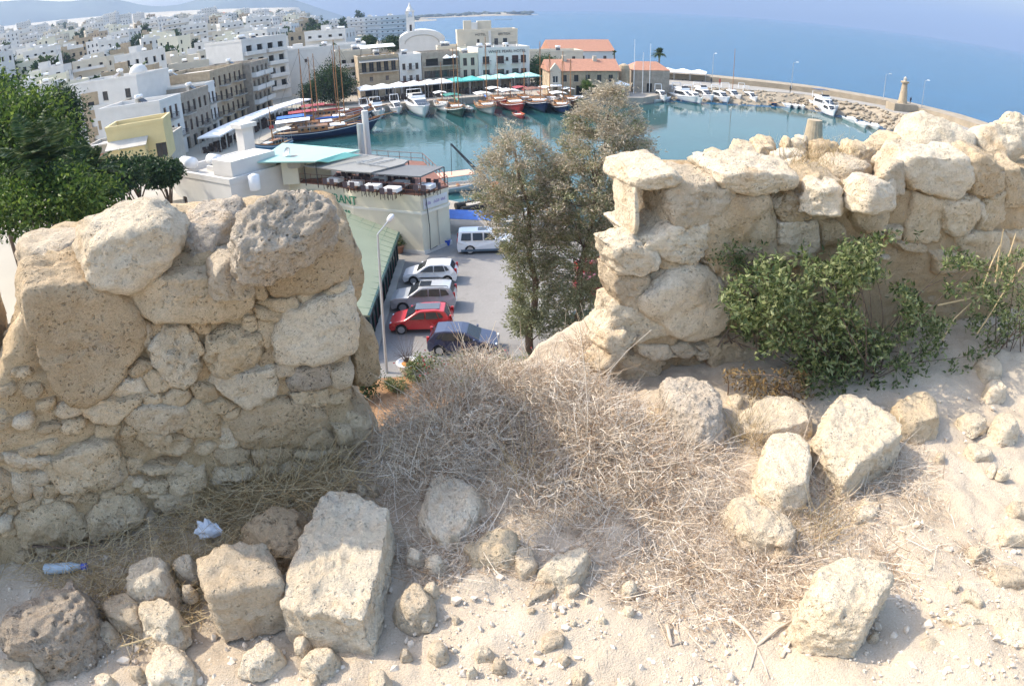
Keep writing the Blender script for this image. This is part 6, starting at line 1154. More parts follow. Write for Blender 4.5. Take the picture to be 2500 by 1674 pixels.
def lampost(p, h, lab): e = empty('street_lamp', p, random.uniform(0, 6), lab, 'street lamp', 'breakwater lamps'); MB().tube([(0, 0, 0), (0, 0, h)], [.08, .05], 5).build('pole', STEEL, e); MB().tube([(0, 0, h), (.9, 0, h+.25)], .04, 4).build('arm', STEEL, e); MB().box(.7, 1.3, -.12, .12, h+.2, h+.34).build('lamp_head', WPAINT, e)
for px, py, lab in ((1739, 190, 'first thin lamp post on the breakwater, counted from the white canopies'), (1932, 215, 'second thin lamp post on the breakwater, counted from the white canopies'), (2156, 245, 'thin lamp post just before the lighthouse'), (2250, 262, 'thin curved lamp post just beyond the lighthouse')):
    p = at(px, py, 3.9); lampost((p[0], p[1], 3.9), 6.2, lab)
def person_mesh():
    J = [((0, 0, .95), .13), ((0, 0, 1.2), .14), ((0, 0, 1.42), .13), ((0, 0, 1.52), .06), ((0, .01, 1.64), .10), ((0, .01, 1.74), .07), ((-.19, 0, 1.4), .06), ((-.24, 0, 1.12), .045), ((-.24, -.06, .86), .035), ((.19, 0, 1.4), .06), ((.24, 0, 1.12), .045), ((.22, -.08, .88), .035), ((-.1, 0, .88), .09), ((-.11, -.04, .48), .06), ((-.11, .06, .08), .045), ((-.11, -.08, .03), .04), ((.1, 0, .88), .09), ((.11, .06, .48), .06), ((.11, .14, .08), .045), ((.11, .0, .03), .04)]
    E_ = [(0, 1), (1, 2), (2, 3), (3, 4), (4, 5), (2, 6), (6, 7), (7, 8), (2, 9), (9, 10), (10, 11), (0, 12), (12, 13), (13, 14), (14, 15), (0, 16), (16, 17), (17, 18), (18, 19)]
    me = bpy.data.meshes.new('person'); me.from_pydata([j[0] for j in J], E_, []); o = link(bpy.data.objects.new('tmp', me)); mo = o.modifiers.new('s', 'SKIN')
    for v, (_, r_) in zip(me.skin_vertices[0].data, J): v.radius = (r_, r_)
    me.skin_vertices[0].data[0].use_root = True; o.modifiers.new('u', 'SUBSURF').levels = 1
    bpy.context.view_layer.update(); out = bpy.data.meshes.new_from_object(o.evaluated_get(bpy.context.evaluated_depsgraph_get())); bpy.data.objects.remove(o); return out
pm = person_mesh()
for px, py, lab, c in ((1736, 206, 'person in dark clothes walking along the breakwater near the canopies', (.03, .03, .04)), (1757, 208, 'person in a red top walking along the breakwater', (.30, .04, .03)), (1929, 226, 'person in dark clothes standing halfway along the breakwater', (.04, .035, .03)), (2222, 254, 'person in dark blue standing beside the lighthouse', (.02, .025, .06))):
    p = at(px, py, 2.62 if px < 2000 else 3.92); me = pm.copy(); me.materials.clear(); me.materials.append(mat('clothes_%d' % px, c, .8, .3, 3)); o = obj('person', me, None, (p[0], p[1], p[2]), random.uniform(0, 6)); tag(o, lab, 'person')
    for pl in me.polygons: pl.use_smooth = True
# ================================================================== plants
def leafmat(name, stops, trans=.3, rough=.6):
    t = NT(name); g = t.n('NewGeometry').outputs['Random Per Island']; c = t.ramp(g, stops); t.done(c, None, rough, Specular_IOR_Level=.25)
    tr = t.n('BsdfTranslucent'); t.l(c, tr.inputs[0]); mx = t.n('MixShader'); mx.inputs[0].default_value = trans
    out = [n for n in t.t.nodes if n.type == 'OUTPUT_MATERIAL'][0]; t.l(t.b.outputs[0], mx.inputs[1]); t.l(tr.outputs[0], mx.inputs[2]); t.l(mx.outputs[0], out.inputs[0]); return t.m
TWIG = leafmat('dry_twigs', [(0, (.34, .215, .13)), (.3, (.54, .42, .30)), (.65, (.70, .59, .46)), (1, (.84, .76, .65))], .1, .9)
STRAW = leafmat('dry_straw', [(0, (.36, .24, .11)), (.5, (.56, .42, .23)), (1, (.72, .60, .40))], .15, .8)
OLIVE = leafmat('olive_leaves', [(0, (.05, .075, .025)), (.5, (.15, .19, .07)), (1, (.32, .34, .17))], .25, .45)
GREEN = leafmat('bright_green_leaves', [(0, (.02, .05, .008)), (.5, (.075, .13, .02)), (1, (.20, .27, .05))], .35, .5)
DKGRN = leafmat('dark_green_leaves', [(0, (.015, .035, .012)), (.5, (.035, .07, .022)), (1, (.07, .12, .04))], .2, .5)
TAMG = leafmat('tamarisk_foliage', [(0, (.15, .165, .075)), (.5, (.26, .275, .15)), (1, (.40, .40, .25))], .3, .8)
TAMP = leafmat('tamarisk_flowers', [(0, (.33, .285, .20)), (.5, (.46, .40, .30)), (1, (.60, .53, .42))], .3, .85)
REDF = leafmat('red_flowers', [(0, (.45, .04, .05)), (1, (.65, .12, .12))], .3)
BARK = mat('grey_brown_bark', (.15, .105, .075), .95, .3, 8, .8, 30, .02)
def curl(P, D, L, K, r, bend=.5):
    """P,D (N,3), L (N,) -> curved paths (N,K,3)"""
    N = len(P); t = np.linspace(0, 1, K)[None, :, None]; b = r.normal(size=(N, 3))*bend; b2 = r.normal(size=(N, 3))*bend*.5
    D = D/(np.linalg.norm(D, axis=1, keepdims=True)+1e-9)
    return P[:, None]+(D[:, None]*t+b[:, None]*t**2+b2[:, None]*t**3)*L[:, None, None]
def twigmass(P, D, L, rad, K, r, bend=.45):
    pa = curl(P, D, L, K, r, bend); rr = rad[:, None]*np.linspace(1, .35, K)[None]; return tubes_np(pa, rr)
def merge(parts):
    o = 0; Fs = []
    for v, f in parts: Fs.append(f+o); o += len(v)
    return np.concatenate([p[0] for p in parts]), np.concatenate(Fs)
def gz(x, y):
    q = np.array([[x, y, 0.]]); sl_ = (x-BL[0])*-NL[0]+(y-BL[1])*-NL[1]; sr_ = (x-BR[0])*-NR[0]+(y-BR[1])*-NR[1]; s_ = max(0, sl_ if x < .7 else min(sl_, sr_))
    s0_ = .16+.55*min(1, max(0, (x+.15)/.8)); return G+.045*fbm(q*1.1+3, 3)[0]-max(0, s_-s0_)*1.5
def dryshrub(label, px, rad, h, n, seed, name='dry_thorn_shrub', m=TWIG, base=None):
    r = np.random.default_rng(seed); c = base if base is not None else at(*px, G); z0_ = gz(c[0], c[1]) if base is None else base[2]
    e = empty(name, (c[0], c[1], z0_), 0, label, 'shrub', 'dry thorn shrubs in the parapet gap')
    nb = 46; a = r.uniform(0, 6.28, nb); el = r.uniform(.1, 1.3, nb); L = (rad*r.uniform(.5, 1.0, nb)*(.5+.5*np.cos(el))+h*np.sin(el)*r.uniform(.5, .9, nb))*.85
    D = np.stack([np.cos(a)*np.cos(el), np.sin(a)*np.cos(el), np.sin(el)*h/max(rad, .01)+.1], 1)
    P = np.stack([r.normal(size=nb)*rad*.25, r.normal(size=nb)*rad*.25, np.zeros(nb)], 1)
    stems = curl(P, D, L, 6, r, .35); parts = [tubes_np(stems, (.0021*r.uniform(.7, 1.5, nb))[:, None]*np.linspace(1, .4, 6)[None], 4)]
    # side twigs fill a low dome
    u = r.random(n)**.4; a = r.uniform(0, 6.28, n); rr = rad*np.sqrt(r.random(n))*1.05; dome = np.maximum(0, 1-(rr/rad/1.05)**2)**.6
    P = np.stack([rr*np.cos(a), rr*np.sin(a), h*dome*u*(.85+.3*fbm(np.stack([rr*np.cos(a)*5, rr*np.sin(a)*5, np.full(n, seed)], 1), 2))], 1)
    D = r.normal(size=(n, 3))*np.array([1, 1, .7])+np.stack([np.cos(a), np.sin(a), np.full(n, .5)], 1)*.7; L = r.uniform(.02, .085, n); rad_ = r.uniform(.0008, .0021, n)
    parts.append(twigmass(P, D, L, rad_, 4, r, .5))
    V, F = merge(parts); obj('twigs', npmesh('twigs', V, F, m, False), e); return e
for i, (px, rd, h, n, lab) in enumerate((((1110, 1075), .36, .32, 3200, 'grey shaded thorn shrub in the shadow of the merlon'), ((1040, 1120), .30, .22, 2300, 'low grey thorn shrub at the very foot of the merlon end'), ((1180, 1000), .34, .42, 3200, 'tall sprawling thorn shrub silhouetted against the navy car'), ((1290, 1010), .32, .34, 3000, 'pale dry thorn shrub in the middle of the gap'), ((1400, 1050), .38, .30, 3400, 'sunlit pale thorn shrub beside the hollowed wall end'), ((1510, 1120), .34, .20, 2200, 'rusty brown dry shrub below the smooth-backed stone'), ((1330, 1170), .34, .16, 2000, 'wide straw-coloured shrub above the loaf-shaped stone'), ((1640, 1150), .30, .12, 1500, 'low dry shrub left of the standing block'), ((1450, 900), .16, .34, 900, 'spiky thorn sprig growing against the hollowed wall end'), ((1560, 1250), .32, .08, 1300, 'flat mat-like dry shrub between the loaf-shaped stone and the standing block'), ((2000, 1195), .30, .06, 900, 'low dry mat below the large angular block'), ((2180, 1130), .28, .05, 700, 'thin grey dry mat right of the large angular block'), ((1850, 1330), .26, .05, 700, 'dry mat of twigs at the left side of the round-cornered boulder'), ((1720, 1400), .28, .04, 700, 'flattened dead shrub on the bare earth'))):
    dryshrub(lab, px, rd, h, n, 40+i)
# loose twigs, roots and straw lying about: stuff
def litter(poly, n, seed, h=.02, L=(.03, .12), m=TWIG, name='dry_litter', lab='tangled dead twigs and straw matted over the ground'):
    r = np.random.default_rng(seed); H2 = hull2(poly); lo, hi = H2.min(0), H2.max(0); P = []
    while len(P) < n:
        q = r.uniform(lo, hi)
        if inside(H2, q): g_ = at(q[0], q[1], G); P.append((g_[0], g_[1], gz(g_[0], g_[1])+r.uniform(0, h)))
    P = np.array(P); D = r.normal(size=(n, 3))*np.array([1, 1, .18]); V, F = twigmass(P, D, r.uniform(*L, n), r.uniform(.0008, .0022, n), 4, r, .5)
    return tag(obj(name, npmesh(name, V, F, m, False)), lab, 'dry litter', kind='stuff')
litter([(880, 1200), (1250, 1100), (1700, 1150), (2200, 1130), (2350, 1250), (2100, 1350), (1950, 1450), (1800, 1540), (1550, 1460), (1300, 1340), (1000, 1300), (900, 1330)], 3800, 3, .02)
litter([(960, 1330), (1250, 1290), (1200, 1400), (1000, 1440)], 500, 4, .02, (.05, .14), lab='curling dead roots and straw in front of the flat rock'); litter([(1900, 1480), (2200, 1420), (2450, 1400), (2450, 1300), (2150, 1330)], 700, 9, .01, (.04, .12), lab='sparse bleached twigs near the round-cornered boulder')
litter([(0, 1340), (480, 1230), (780, 1150), (840, 1200), (620, 1300), (480, 1330), (460, 1500), (300, 1560), (200, 1480), (220, 1400)], 3200, 5, .04, (.05, .2), STRAW, lab='yellow straw matted between the stones at the merlon foot')
litter([(480, 1230), (700, 1140), (860, 1130), (880, 1200), (650, 1260)], 1000, 6, .12, (.1, .25), STRAW, lab='long dry grass stems along the foot of the merlon')
def tuft(label, px, n, h, seed, m=STRAW, spread=.06, zt=None, cat='grass tuft', lean=(0, 0, 0)):
    r = np.random.default_rng(seed); c = at(*px, zt or G); z_ = zt or gz(c[0], c[1]); e = empty('grass_tuft', (c[0], c[1], z_), 0, label, cat); P = r.normal(size=(n, 3))*np.array([spread, spread, 0]); D = r.normal(size=(n, 3))*np.array([.55, .55, .15])+np.array([0, 0, 1])+np.array(lean)
    V, F = twigmass(P, D, h*r.uniform(.5, 1.1, n), r.uniform(.0008, .0018, n), 5, r, .35); obj('blades', npmesh('blades', V, F, m), e)
tuft('yellow-green dry grass tuft beside the broad stone', (1820, 1085), 260, .16, 1); tuft('dry straw clump left of the squared cube', (430, 1420), 200, .14, 2, spread=.05); tuft('tall bent grass stems at the foot of the merlon', (600, 1240), 70, .42, 3, lean=(-.9, -.1, 0)); tuft('dry grass tuft growing on top of the ruined wall', (1960, 395), 120, .12, 4, zt=ZR+.02, spread=.1); tuft('second dry grass tuft on the ruined wall top, by a flat stone', (2040, 375), 90, .12, 5, zt=ZR+.02, spread=.08); tuft('straggling stems below the standing block', (1990, 1290), 120, .2, 6, spread=.07); tuft('thin sprig of stems in the sunlit shrub', (1290, 1190), 60, .3, 7, spread=.05)
# dead roots
for i, (pts, w_) in enumerate(((((1770, 1490), (1820, 1530), (1850, 1570), (1830, 1640)), .009), (((1850, 1570), (1900, 1530), (1960, 1500)), .007), (((1850, 1575), (1870, 1620), (1880, 1650)), .005), (((1910, 1600), (1930, 1560), (1960, 1580)), .008), (((1630, 1520), (1640, 1570), (1670, 1560)), .008))):
    P = [at(x, y, G) for x, y in pts]; P = [(p[0], p[1], gz(p[0], p[1])+.008) for p in P]; tag(obj('dead_root', MB().tube(P, [w_, w_*.9, w_*.6, w_*.4][:len(P)], 6).mesh('dead_root', mat('bleached_root', (.52, .42, .32), .9, .2, 40, .5, 90, .003), True)), 'twisted bleached root lying on the bare earth', 'root', 'bleached roots on the earth')
P = [at(x, y, G) for x, y in ((-20, 1362), (90, 1352), (180, 1358), (245, 1352))]; tag(obj('dead_stick', MB().tube([(p[0], p[1], G+.05) for p in P], [.007, .007, .005, .003], 5).mesh('dead_stick', BARK)), 'long thin dead stick lying along the merlon foot', 'stick')
P = [at(x, y, G) for x, y in ((300, 1590), (420, 1555), (520, 1515))]; tag(obj('dead_stick', MB().tube([(p[0], p[1], G+.03) for p in P], [.004, .004, .002], 5).mesh('dead_stick', STRAW)), 'straight straw stalk lying over the flat slab', 'stick')
# litter left by people
p = at(508, 1292, G+.04); bm = bmesh.new(); bmesh.ops.create_icosphere(bm, subdivisions=3, radius=1)
for v in bm.verts: q = v.co.copy(); n_ = 1+.35*fbm([[q.x*2.2+4, q.y*2.2, q.z*2.2]], 2)[0]; v.co = Vector((q.x*.055, q.y*.035, q.z*.045))*n_
me = bpy.data.meshes.new('crumpled_paper'); bm.to_mesh(me); bm.free(); me.materials.append(LITTER); tag(obj('crumpled_paper', me, None, p), 'crumpled blue and white wrapper in the dry grass', 'litter')
p = at(165, 1385, G+.015); bo_ = empty('plastic_bottle', (p[0], p[1], p[2]), R(12), 'clear bluish plastic bottle with a blue cap half hidden by sticks', 'bottle')
MB().tube([(-.12, 0, 0), (-.11, 0, 0), (.02, 0, 0), (.05, 0, 0), (.07, 0, 0)], [.015, .025, .025, .016, .011], 12).build('bottle_body', CLEARP, bo_, smooth=True); MB().tube([(.072, 0, 0), (.095, 0, 0)], .015, 12).build('cap', BLUEP, bo_)
# ---- green bush in front of the ruined wall
def leafy(label, polypx, ncl, nl, L, W, m, seed, off=(.04, .45), name='green_bush', stems=26, cat='bush', B=BR, N=NR, U=UR, base=None):
    r = np.random.default_rng(seed); H2 = hull2(polypx); lo, hi = H2.min(0), H2.max(0); C = []
    while len(C) < ncl:
        q = r.uniform(lo, hi)
        if inside(H2, q):
            nzv = fbm([[q[0]*.018, q[1]*.018, seed]], 2)[0]
            if nzv < -.05: continue
            C.append(onplane(q[0], q[1], B+N*(off[0]+(off[1]-off[0])*r.random()**.8), N))
    C = np.array(C); c0_ = base if base is not None else np.array([C[:, 0].mean(), C[:, 1].mean(), max(G-.05, C[:, 2].min()-.05)])
    e = empty(name, c0_, 0, label, cat); P = (C[:, None]+r.normal(size=(ncl, nl, 3))*L*.55).reshape(-1, 3); n = len(P)
    D = r.normal(size=(n, 3))+np.array([0, -.2, .5]); V, F = leaves_np(P, D, L*r.uniform(.7, 1.3, n), W*r.uniform(.7, 1.2, n), r); obj('foliage', npmesh('foliage', V-c0_, F, m), e)
    s = C[r.choice(ncl, stems)]; st = np.repeat(c0_[None], stems, 0)+r.normal(size=(stems, 3))*np.array([.12, .05, .02]); t_ = np.linspace(0, 1, 7)[None, :, None]
    pa = st[:, None]*(1-t_)+s[:, None]*t_+np.sin(t_*3.1)*r.normal(size=(stems, 1, 3))*.06; V, F = tubes_np(pa, np.full((stems, 1), .006)*np.linspace(1, .3, 7)[None], 4); obj('branches', npmesh('branches', V-c0_, F, BARK), e); return e
leafy('large glossy green bush growing in front of the ruined wall', [(1760, 720), (1860, 640), (1970, 620), (2120, 580), (2230, 565), (2310, 600), (2460, 680), (2470, 800), (2400, 900), (2250, 955), (2100, 980), (1990, 960), (1880, 890), (1840, 830)], 1500, 8, .040, .017, OLIVE, 21, stems=60, off=(.05, .55))
leafy('small leafy sprig sprouting from the wall face above the thorn shrubs', [(1730, 620), (1800, 590), (1870, 600), (1870, 680), (1800, 690)], 60, 7, .03, .011, OLIVE, 22, (.06, .12), stems=8, name='wall_sprig', cat='plant')
leafy('trailing olive sprig hanging below the wall face', [(1770, 720), (1860, 700), (1860, 830), (1790, 830)], 70, 7, .032, .012, OLIVE, 23, (.08, .2), stems=8, name='wall_sprig', cat='plant')
leafy('brown-green undergrowth at the foot of the ruined wall', [(1750, 920), (1900, 880), (2000, 930), (1980, 1010), (1850, 990)], 160, 7, .03, .010, leafmat('brownish_leaves', [(0, (.12, .075, .03)), (.5, (.22, .14, .06)), (1, (.34, .24, .11))], .2), 24, (.3, .55), stems=14, name='undergrowth', cat='plant')
leafy('sparse dry bush at the right end of the ruined wall', [(2400, 640), (2520, 600), (2560, 800), (2430, 840)], 180, 7, .035, .012, OLIVE, 25, (.2, .6), stems=16, name='green_bush')
r = np.random.default_rng(8); dst = empty('dead_stalks', tuple(onplane(2380, 810, BR+NR*.4, NR)), 0, 'pale dead stalks leaning up through the right end of the bush', 'dead stalks'); o_ = np.array(dst.location)
for (x0, y0), (x1, y1) in (((2385, 815), (2470, 680)), ((2470, 680), (2520, 600)), ((2300, 830), (2370, 740)), ((2290, 745), (2390, 725)), ((2430, 690), (2450, 560)), ((2440, 680), (2480, 570)), ((2400, 700), (2440, 600)), ((2470, 690), (2530, 560))):
    a_, b_ = onplane(x0, y0, BR+NR*.45, NR)-o_, onplane(x1, y1, BR+NR*.4, NR)-o_; MB().tube([a_, (a_+b_)/2+r.normal(size=3)*.015, b_], [.006, .005, .003], 5).build('stalk', STRAW, dst)
# ---- trees
def crown(C, Rr, ncl, nl, L, W, m, r, gap=.25, flat=.4):
    d = r.normal(size=(ncl, 3)); d /= np.linalg.norm(d, axis=1, keepdims=True); rad = r.uniform(.45, 1.02, ncl)[:, None]*(1+.22*fbm(d*1.9+r.uniform(0, 30), 2))[:, None]
    P0 = C+d*rad*Rr; s = np.array(Rr).mean()*.17; P = (P0[:, None]+r.normal(size=(ncl, nl, 3))*s*np.array([1, 1, .7])).reshape(-1, 3); n = len(P)
    D = r.normal(size=(n, 3))+np.repeat(d, nl, 0)*.6; return leaves_np(P, D, L*r.uniform(.6, 1.4, n), W*r.uniform(.6, 1.3, n), r, .1)
def limbs(base, C, Rr, r, n=7, r0=.2):
    mb = MB(); top = Vector(C)-Vector(base); mb.tube([(0, 0, 0), tuple(top*.35+Vector(r.normal(size=3)*.15)), tuple(top*.8)], [r0, r0*.75, r0*.45], 8)
    for i in range(n):
        d = Vector(r.normal(size=3)); d.z = abs(d.z)*.8; d.normalize(); s = top*r.uniform(.3, .75); e = top+Vector((d.x*Rr[0], d.y*Rr[1], d.z*Rr[2]))*.7; mb.tube([tuple(s), tuple((s+e)/2+Vector((0, 0, -.1*Rr[2]))), tuple(e)], [r0*.4, r0*.28, r0*.1], 5)
    return mb.mesh('trunk', BARK, True)
def tree(name, label, base, C, Rr, ncl, nl, L, W, m, seed, group=None, r0=.22):
    r = np.random.default_rng(seed); e = empty(name, base, 0, label, 'tree', group); V, F = crown(np.array(C)-np.array(base), np.array(Rr), ncl, nl, L, W, m, r); obj('crown', npmesh('crown', V, F, m), e); obj('trunk', limbs(base, C, Rr, r, 8, r0), e); return e
def T(lab, px, D, Rr, m, seed, name='tree', zb=1.6, ncl=260, nl=26, L=.32, W=.16): c = atd(*px, D); return tree(name, lab, (c[0], c[1], zb), tuple(c), Rr, ncl, nl, L, W, m, seed)
T('large bright green leafy tree below the castle wall', (55, 350), 56, (3.9, 3.8, 4.2), GREEN, 61, 'leafy_tree', ncl=420, L=.42, W=.2); T('bright green tree half cut by the picture edge, beside the leafy tree', (-40, 300), 62, (5, 5, 5), GREEN, 62, 'leafy_tree', ncl=320, L=.42, W=.2)
T('dark upright evergreen behind the bright green tree', (160, 290), 68, (1.7, 1.8, 3.6), DKGRN, 63, 'evergreen_tree', ncl=300, L=.35, W=.14); T('low bright shrub-like tree just beyond the merlon', (90, 490), 40, (4.2, 3, 1.6), GREEN, 64, 'leafy_tree', ncl=300, L=.3); T('small leafy tree next to the hip-roofed cottage', (215, 490), 44, (1.8, 2, 1.2), GREEN, 65, 'leafy_tree', ncl=140, L=.26)
T('spreading fig tree in front of the terrace wall', (330, 418), 66, (2.6, 2.4, 1.1), DKGRN, 66, 'fig_tree', ncl=260, L=.34, W=.22); T('second fig tree beside the white house', (398, 420), 62, (1.6, 1.8, 1.1), DKGRN, 67, 'fig_tree', ncl=170, L=.34, W=.22); T('low fig tree before the clay-tiled cottage', (285, 430), 58, (2.2, 2, 1.4), DKGRN, 68, 'fig_tree', ncl=160, L=.34, W=.2)
T('big round dark tree standing on the harbour quay', (812, 205), 158, (4.6, 4.2, 4.4), DKGRN, 69, 'harbour_tree', ncl=380, L=.5, W=.25); T('smaller dark tree left of the big harbour tree', (758, 228), 158, (2.4, 2.4, 2.2), DKGRN, 70, 'harbour_tree', ncl=150, L=.45, W=.22); T('round green tree between the white hotel and the customs house', (1328, 172), 178, (4.2, 4, 3.6), leafmat('pine_green_leaves', [(0, (.02, .06, .02)), (1, (.08, .16, .05))], .2), 71, 'round_tree', ncl=330, L=.45, W=.2)
T('bushy tree on the skyline behind the sandstone hotel', (960, 105), 235, (3.5, 3, 2.2), DKGRN, 72, 'round_tree', ncl=130, L=.6, W=.3, zb=2); T('second bushy tree behind the sandstone hotel roof terrace', (900, 100), 240, (2.6, 3, 1.8), DKGRN, 73, 'round_tree', ncl=110, L=.6, W=.3, zb=2)
T('small palm-like shrub at the customs house front', (1432, 210), 151, (1.3, 1.2, 1.3), GREEN, 74, 'quay_shrub', ncl=70, L=.4, W=.12)
PALM = leafmat('palm_fronds', [(0, (.02, .045, .012)), (.6, (.06, .10, .03)), (1, (.14, .17, .06))], .2)
def palm(label, base, h, R_, nf, seed, lean=(0, 0), m=PALM, name='palm_tree'):
    r = np.random.default_rng(seed); e = empty(name, base, 0, label, 'palm tree'); top = np.array([lean[0], lean[1], h]); MB().tube([(0, 0, 0), tuple(top*.5+[0, 0, 0]), tuple(top)], [.28, .22, .2], 9).build('trunk', BARK, e)
    for k in range(nf):
        a = r.uniform(0, 6.28); el = r.uniform(-.35, 1.25); t_ = np.linspace(0, 1, 9); L = R_*r.uniform(.8, 1.1); d = np.array([math.cos(a)*math.cos(el), math.sin(a)*math.cos(el), math.sin(el)])
        path = top+d*L*t_[:, None]+np.array([0, 0, -1])*(L*.42*t_**2*math.cos(el))[:, None]; mb = MB().tube([tuple(p) for p in path], [.035]*4+[.02]*5, 4, False)
        side = np.cross(d, [0, 0, 1.]); side /= np.linalg.norm(side)+1e-9; N_ = 34; f = np.repeat(np.linspace(.12, 1, N_), 2); sg_ = np.tile([-1, 1], N_); P = np.stack([np.interp(f, t_, path[:, j]) for j in range(3)], 1); D = side*sg_[:, None]+d*.55+np.array([0, 0, -.35]); V, F = leaves_np(P, D, L*.26*np.sin(np.clip(f*2.6+.35, 0, 2.9)), np.full(len(f), .17), r)
        b = len(mb.v); mb.add(V, F); mb.build('frond', m, e)
    return e
c = atd(100, 400, 42); palm('big date palm with arching fronds below the castle wall', (c[0], c[1], 1.6), c[2]-1.6, 3.6, 34, 81); c = atd(215, 425, 46); palm('second date palm beside the big one, in front of the terrace wall', (c[0], c[1], 1.6), c[2]-1.6, 2.9, 28, 82)
c = at(1608, 182, 3.); palm('tall palm with a full crown at the breakwater root', (c[0], c[1], 1.5), 7.4, 2.2, 30, 83); c = atd(1500, 130, 200); palm('bare-topped thin palm behind the customs house roof', (c[0], c[1], 1.5), c[2]-1.5, 1.2, 9, 84)
def tamarisk(label, x0, y0, prof, cx, seed, nsp=560, nl=62):
    """prof: (height, half width) pairs; cx: (height, centre x)"""
    r = np.random.default_rng(seed); e = empty('tamarisk', (x0, y0, 1.86), 0, label, 'tree'); z = np.array([p[0] for p in prof]); wd = np.array([p[1] for p in prof]); cz = np.array([p[0] for p in cx]); cc = np.array([p[1] for p in cx])
    hh = np.linspace(z[0], z[-1], 200); ww = np.interp(hh, z, wd); hs = r.choice(hh, nsp, p=ww/ww.sum())+r.normal(size=nsp)*.1; w_ = np.interp(hs, z, wd); a = r.uniform(0, 6.28, nsp); rr = w_*r.random(nsp)**.42*(1+.3*fbm(np.stack([np.cos(a)*1.5, np.sin(a)*1.5, hs*.55+seed], 1), 2))
    A = np.stack([np.interp(hs, cz, cc)+rr*np.cos(a), rr*np.sin(a)*.8, hs], 1)
    out = np.stack([np.cos(a), np.sin(a), .75+.2*r.normal(size=nsp)], 1); out /= np.linalg.norm(out, axis=1, keepdims=True)
    for mm, lo_, hi_, nm in ((TAMG, 0, .55, 'foliage'), (TAMP, .5, 1.0, 'flower_sprays')):
        hf = (hs-z[0])/(z[-1]-z[0])+.25*(rr/np.maximum(w_, .1)-.6)+r.normal(size=nsp)*.2; sel = (hf < .78) if nm == 'foliage' else (hf >= .58); Aa, Oo = A[sel], out[sel]; n = len(Aa)
        t_ = r.random((n, nl)); P = (Aa[:, None]+Oo[:, None]*(t_*.75-.2)[..., None]+r.normal(size=(n, nl, 3))*.16*np.array([1, 1, .8])-np.array([0, 0, .22])*(t_**2)[..., None]).reshape(-1, 3); D = np.repeat(Oo, nl, 0)+r.normal(size=(n*nl, 3))*.55+np.array([0, 0, -.12]); V, F = leaves_np(P, D, r.uniform(.10, .26, n*nl), r.uniform(.035, .075, n*nl), r, .15); obj(nm, npmesh(nm, V, F, mm), e)
    mb = MB(); H_ = z[-1]; tr = [(np.interp(h_, cz, cc)+.15*math.sin(h_*1.3+seed), .1*math.cos(h_), h_) for h_ in np.linspace(0, H_*.9, 9)]; tr[0] = (0, 0, 0); mb.tube(tr, list(np.linspace(.24, .05, 9)), 8)
    for k in range(22):
        j = r.integers(nsp); t0_ = max(.6, A[j][2]-r.uniform(.8, 2.6)); s_ = (np.interp(t0_, [q[2] for q in tr], [q[0] for q in tr]), np.interp(t0_, [q[2] for q in tr], [q[1] for q in tr]), t0_); m_ = (np.array(s_)+A[j])/2+np.array([0, 0, -.15]); mb.tube([s_, tuple(m_), tuple(A[j])], [.045, .03, .01], 5)
    mb.build('trunk', BARK, e, smooth=True); return e
tamarisk('feathery pinkish tamarisk nearer the restaurant', 1.0, 34.2, [(1.2, 1.0), (2.5, 1.2), (4, 1.0), (6, 1.3), (8, 1.9), (9.6, 2.3), (10.8, 1.9), (11.8, 1.2), (12.4, .7), (12.9, .2)], [(0, 0), (4, .3), (8, 0), (11, -.5), (12.9, -.7)], 91, 620)
tamarisk('taller feathery tamarisk rising above the harbour beside the wall end', 3.75, 33.6, [(1., 1.0), (3, .9), (5, 1.1), (7, 1.6), (9, 2.3), (10.5, 2.6), (12, 2.2), (13.4, 1.6), (14.3, 1.0), (15., .3)], [(0, -.2), (3, -.1), (7, .3), (11, 1.0), (15, 1.3)], 92, 800)
for i, (x, y, lab) in enumerate(((-4.6, 31.2, 'flowering shrub beside the navy car, nearest the white planter'), (-2.6, 30.8, 'flowering shrub with red blooms in front of the navy car'), (-.6, 31., 'flowering shrub with red blooms at the tamarisk foot'), (1.6, 31.2, 'green shrub between the two tamarisk trunks'), (3.8, 31, 'rusty-leaved shrub at the taller tamarisk'), (5.6, 31.6, 'dense shrub beyond the taller tamarisk'))):
    e = tree('flowering_shrub', lab, (x, y, 1.86), (x, y, 2.6), (1.15, .8, .85), 90, 22, .16, .07, OLIVE if i != 4 else TAMP, 200+i, None, .05); e['category'] = 'shrub'; r = np.random.default_rng(300+i); n = 60; P = r.normal(size=(n, 3))*np.array([.7, .5, .35])+np.array([0, 0, 1.]); V, F = leaves_np(P, r.normal(size=(n, 3)), np.full(n, .12), np.full(n, .1), r); obj('blooms', npmesh('blooms', V, F, REDF), e)['kind'] = 'stuff'
e = tree('agave_shrub', 'grey-green shrub on the brown soil below the merlon', (-6.1, 30.2, 1.86), (-6.1, 30.2, 2.2), (.7, .6, .4), 40, 20, .16, .06, OLIVE, 210, None, .04); e['category'] = 'shrub'
e = tree('creeper_shrub', 'dark creeper climbing at the lean-to corner below the merlon', (-7.6, 29.6, 1.86), (-7.6, 29.6, 3.0), (.8, .8, 1.1), 90, 20, .16, .07, DKGRN, 211, None, .05); e['category'] = 'shrub'
sp_ = np.random.default_rng(5); P = sp_.normal(size=(60, 3))*.05+np.array([0, 0, .7]); D = sp_.normal(size=(60, 3))*np.array([.5, .5, .3])+np.array([0, 0, 1]); V, F = twigmass(P, D, sp_.uniform(.5, 1.5, 60), np.full(60, .012), 5, sp_, .3); obj('sapling', npmesh('sapling', V, F, BARK), pt)
V, F = crown(np.array([0, 0, 1.1]), np.array([.5, .5, .5]), 30, 18, .22, .09, OLIVE, sp_); obj('foliage', npmesh('foliage', V, F, OLIVE), p2)
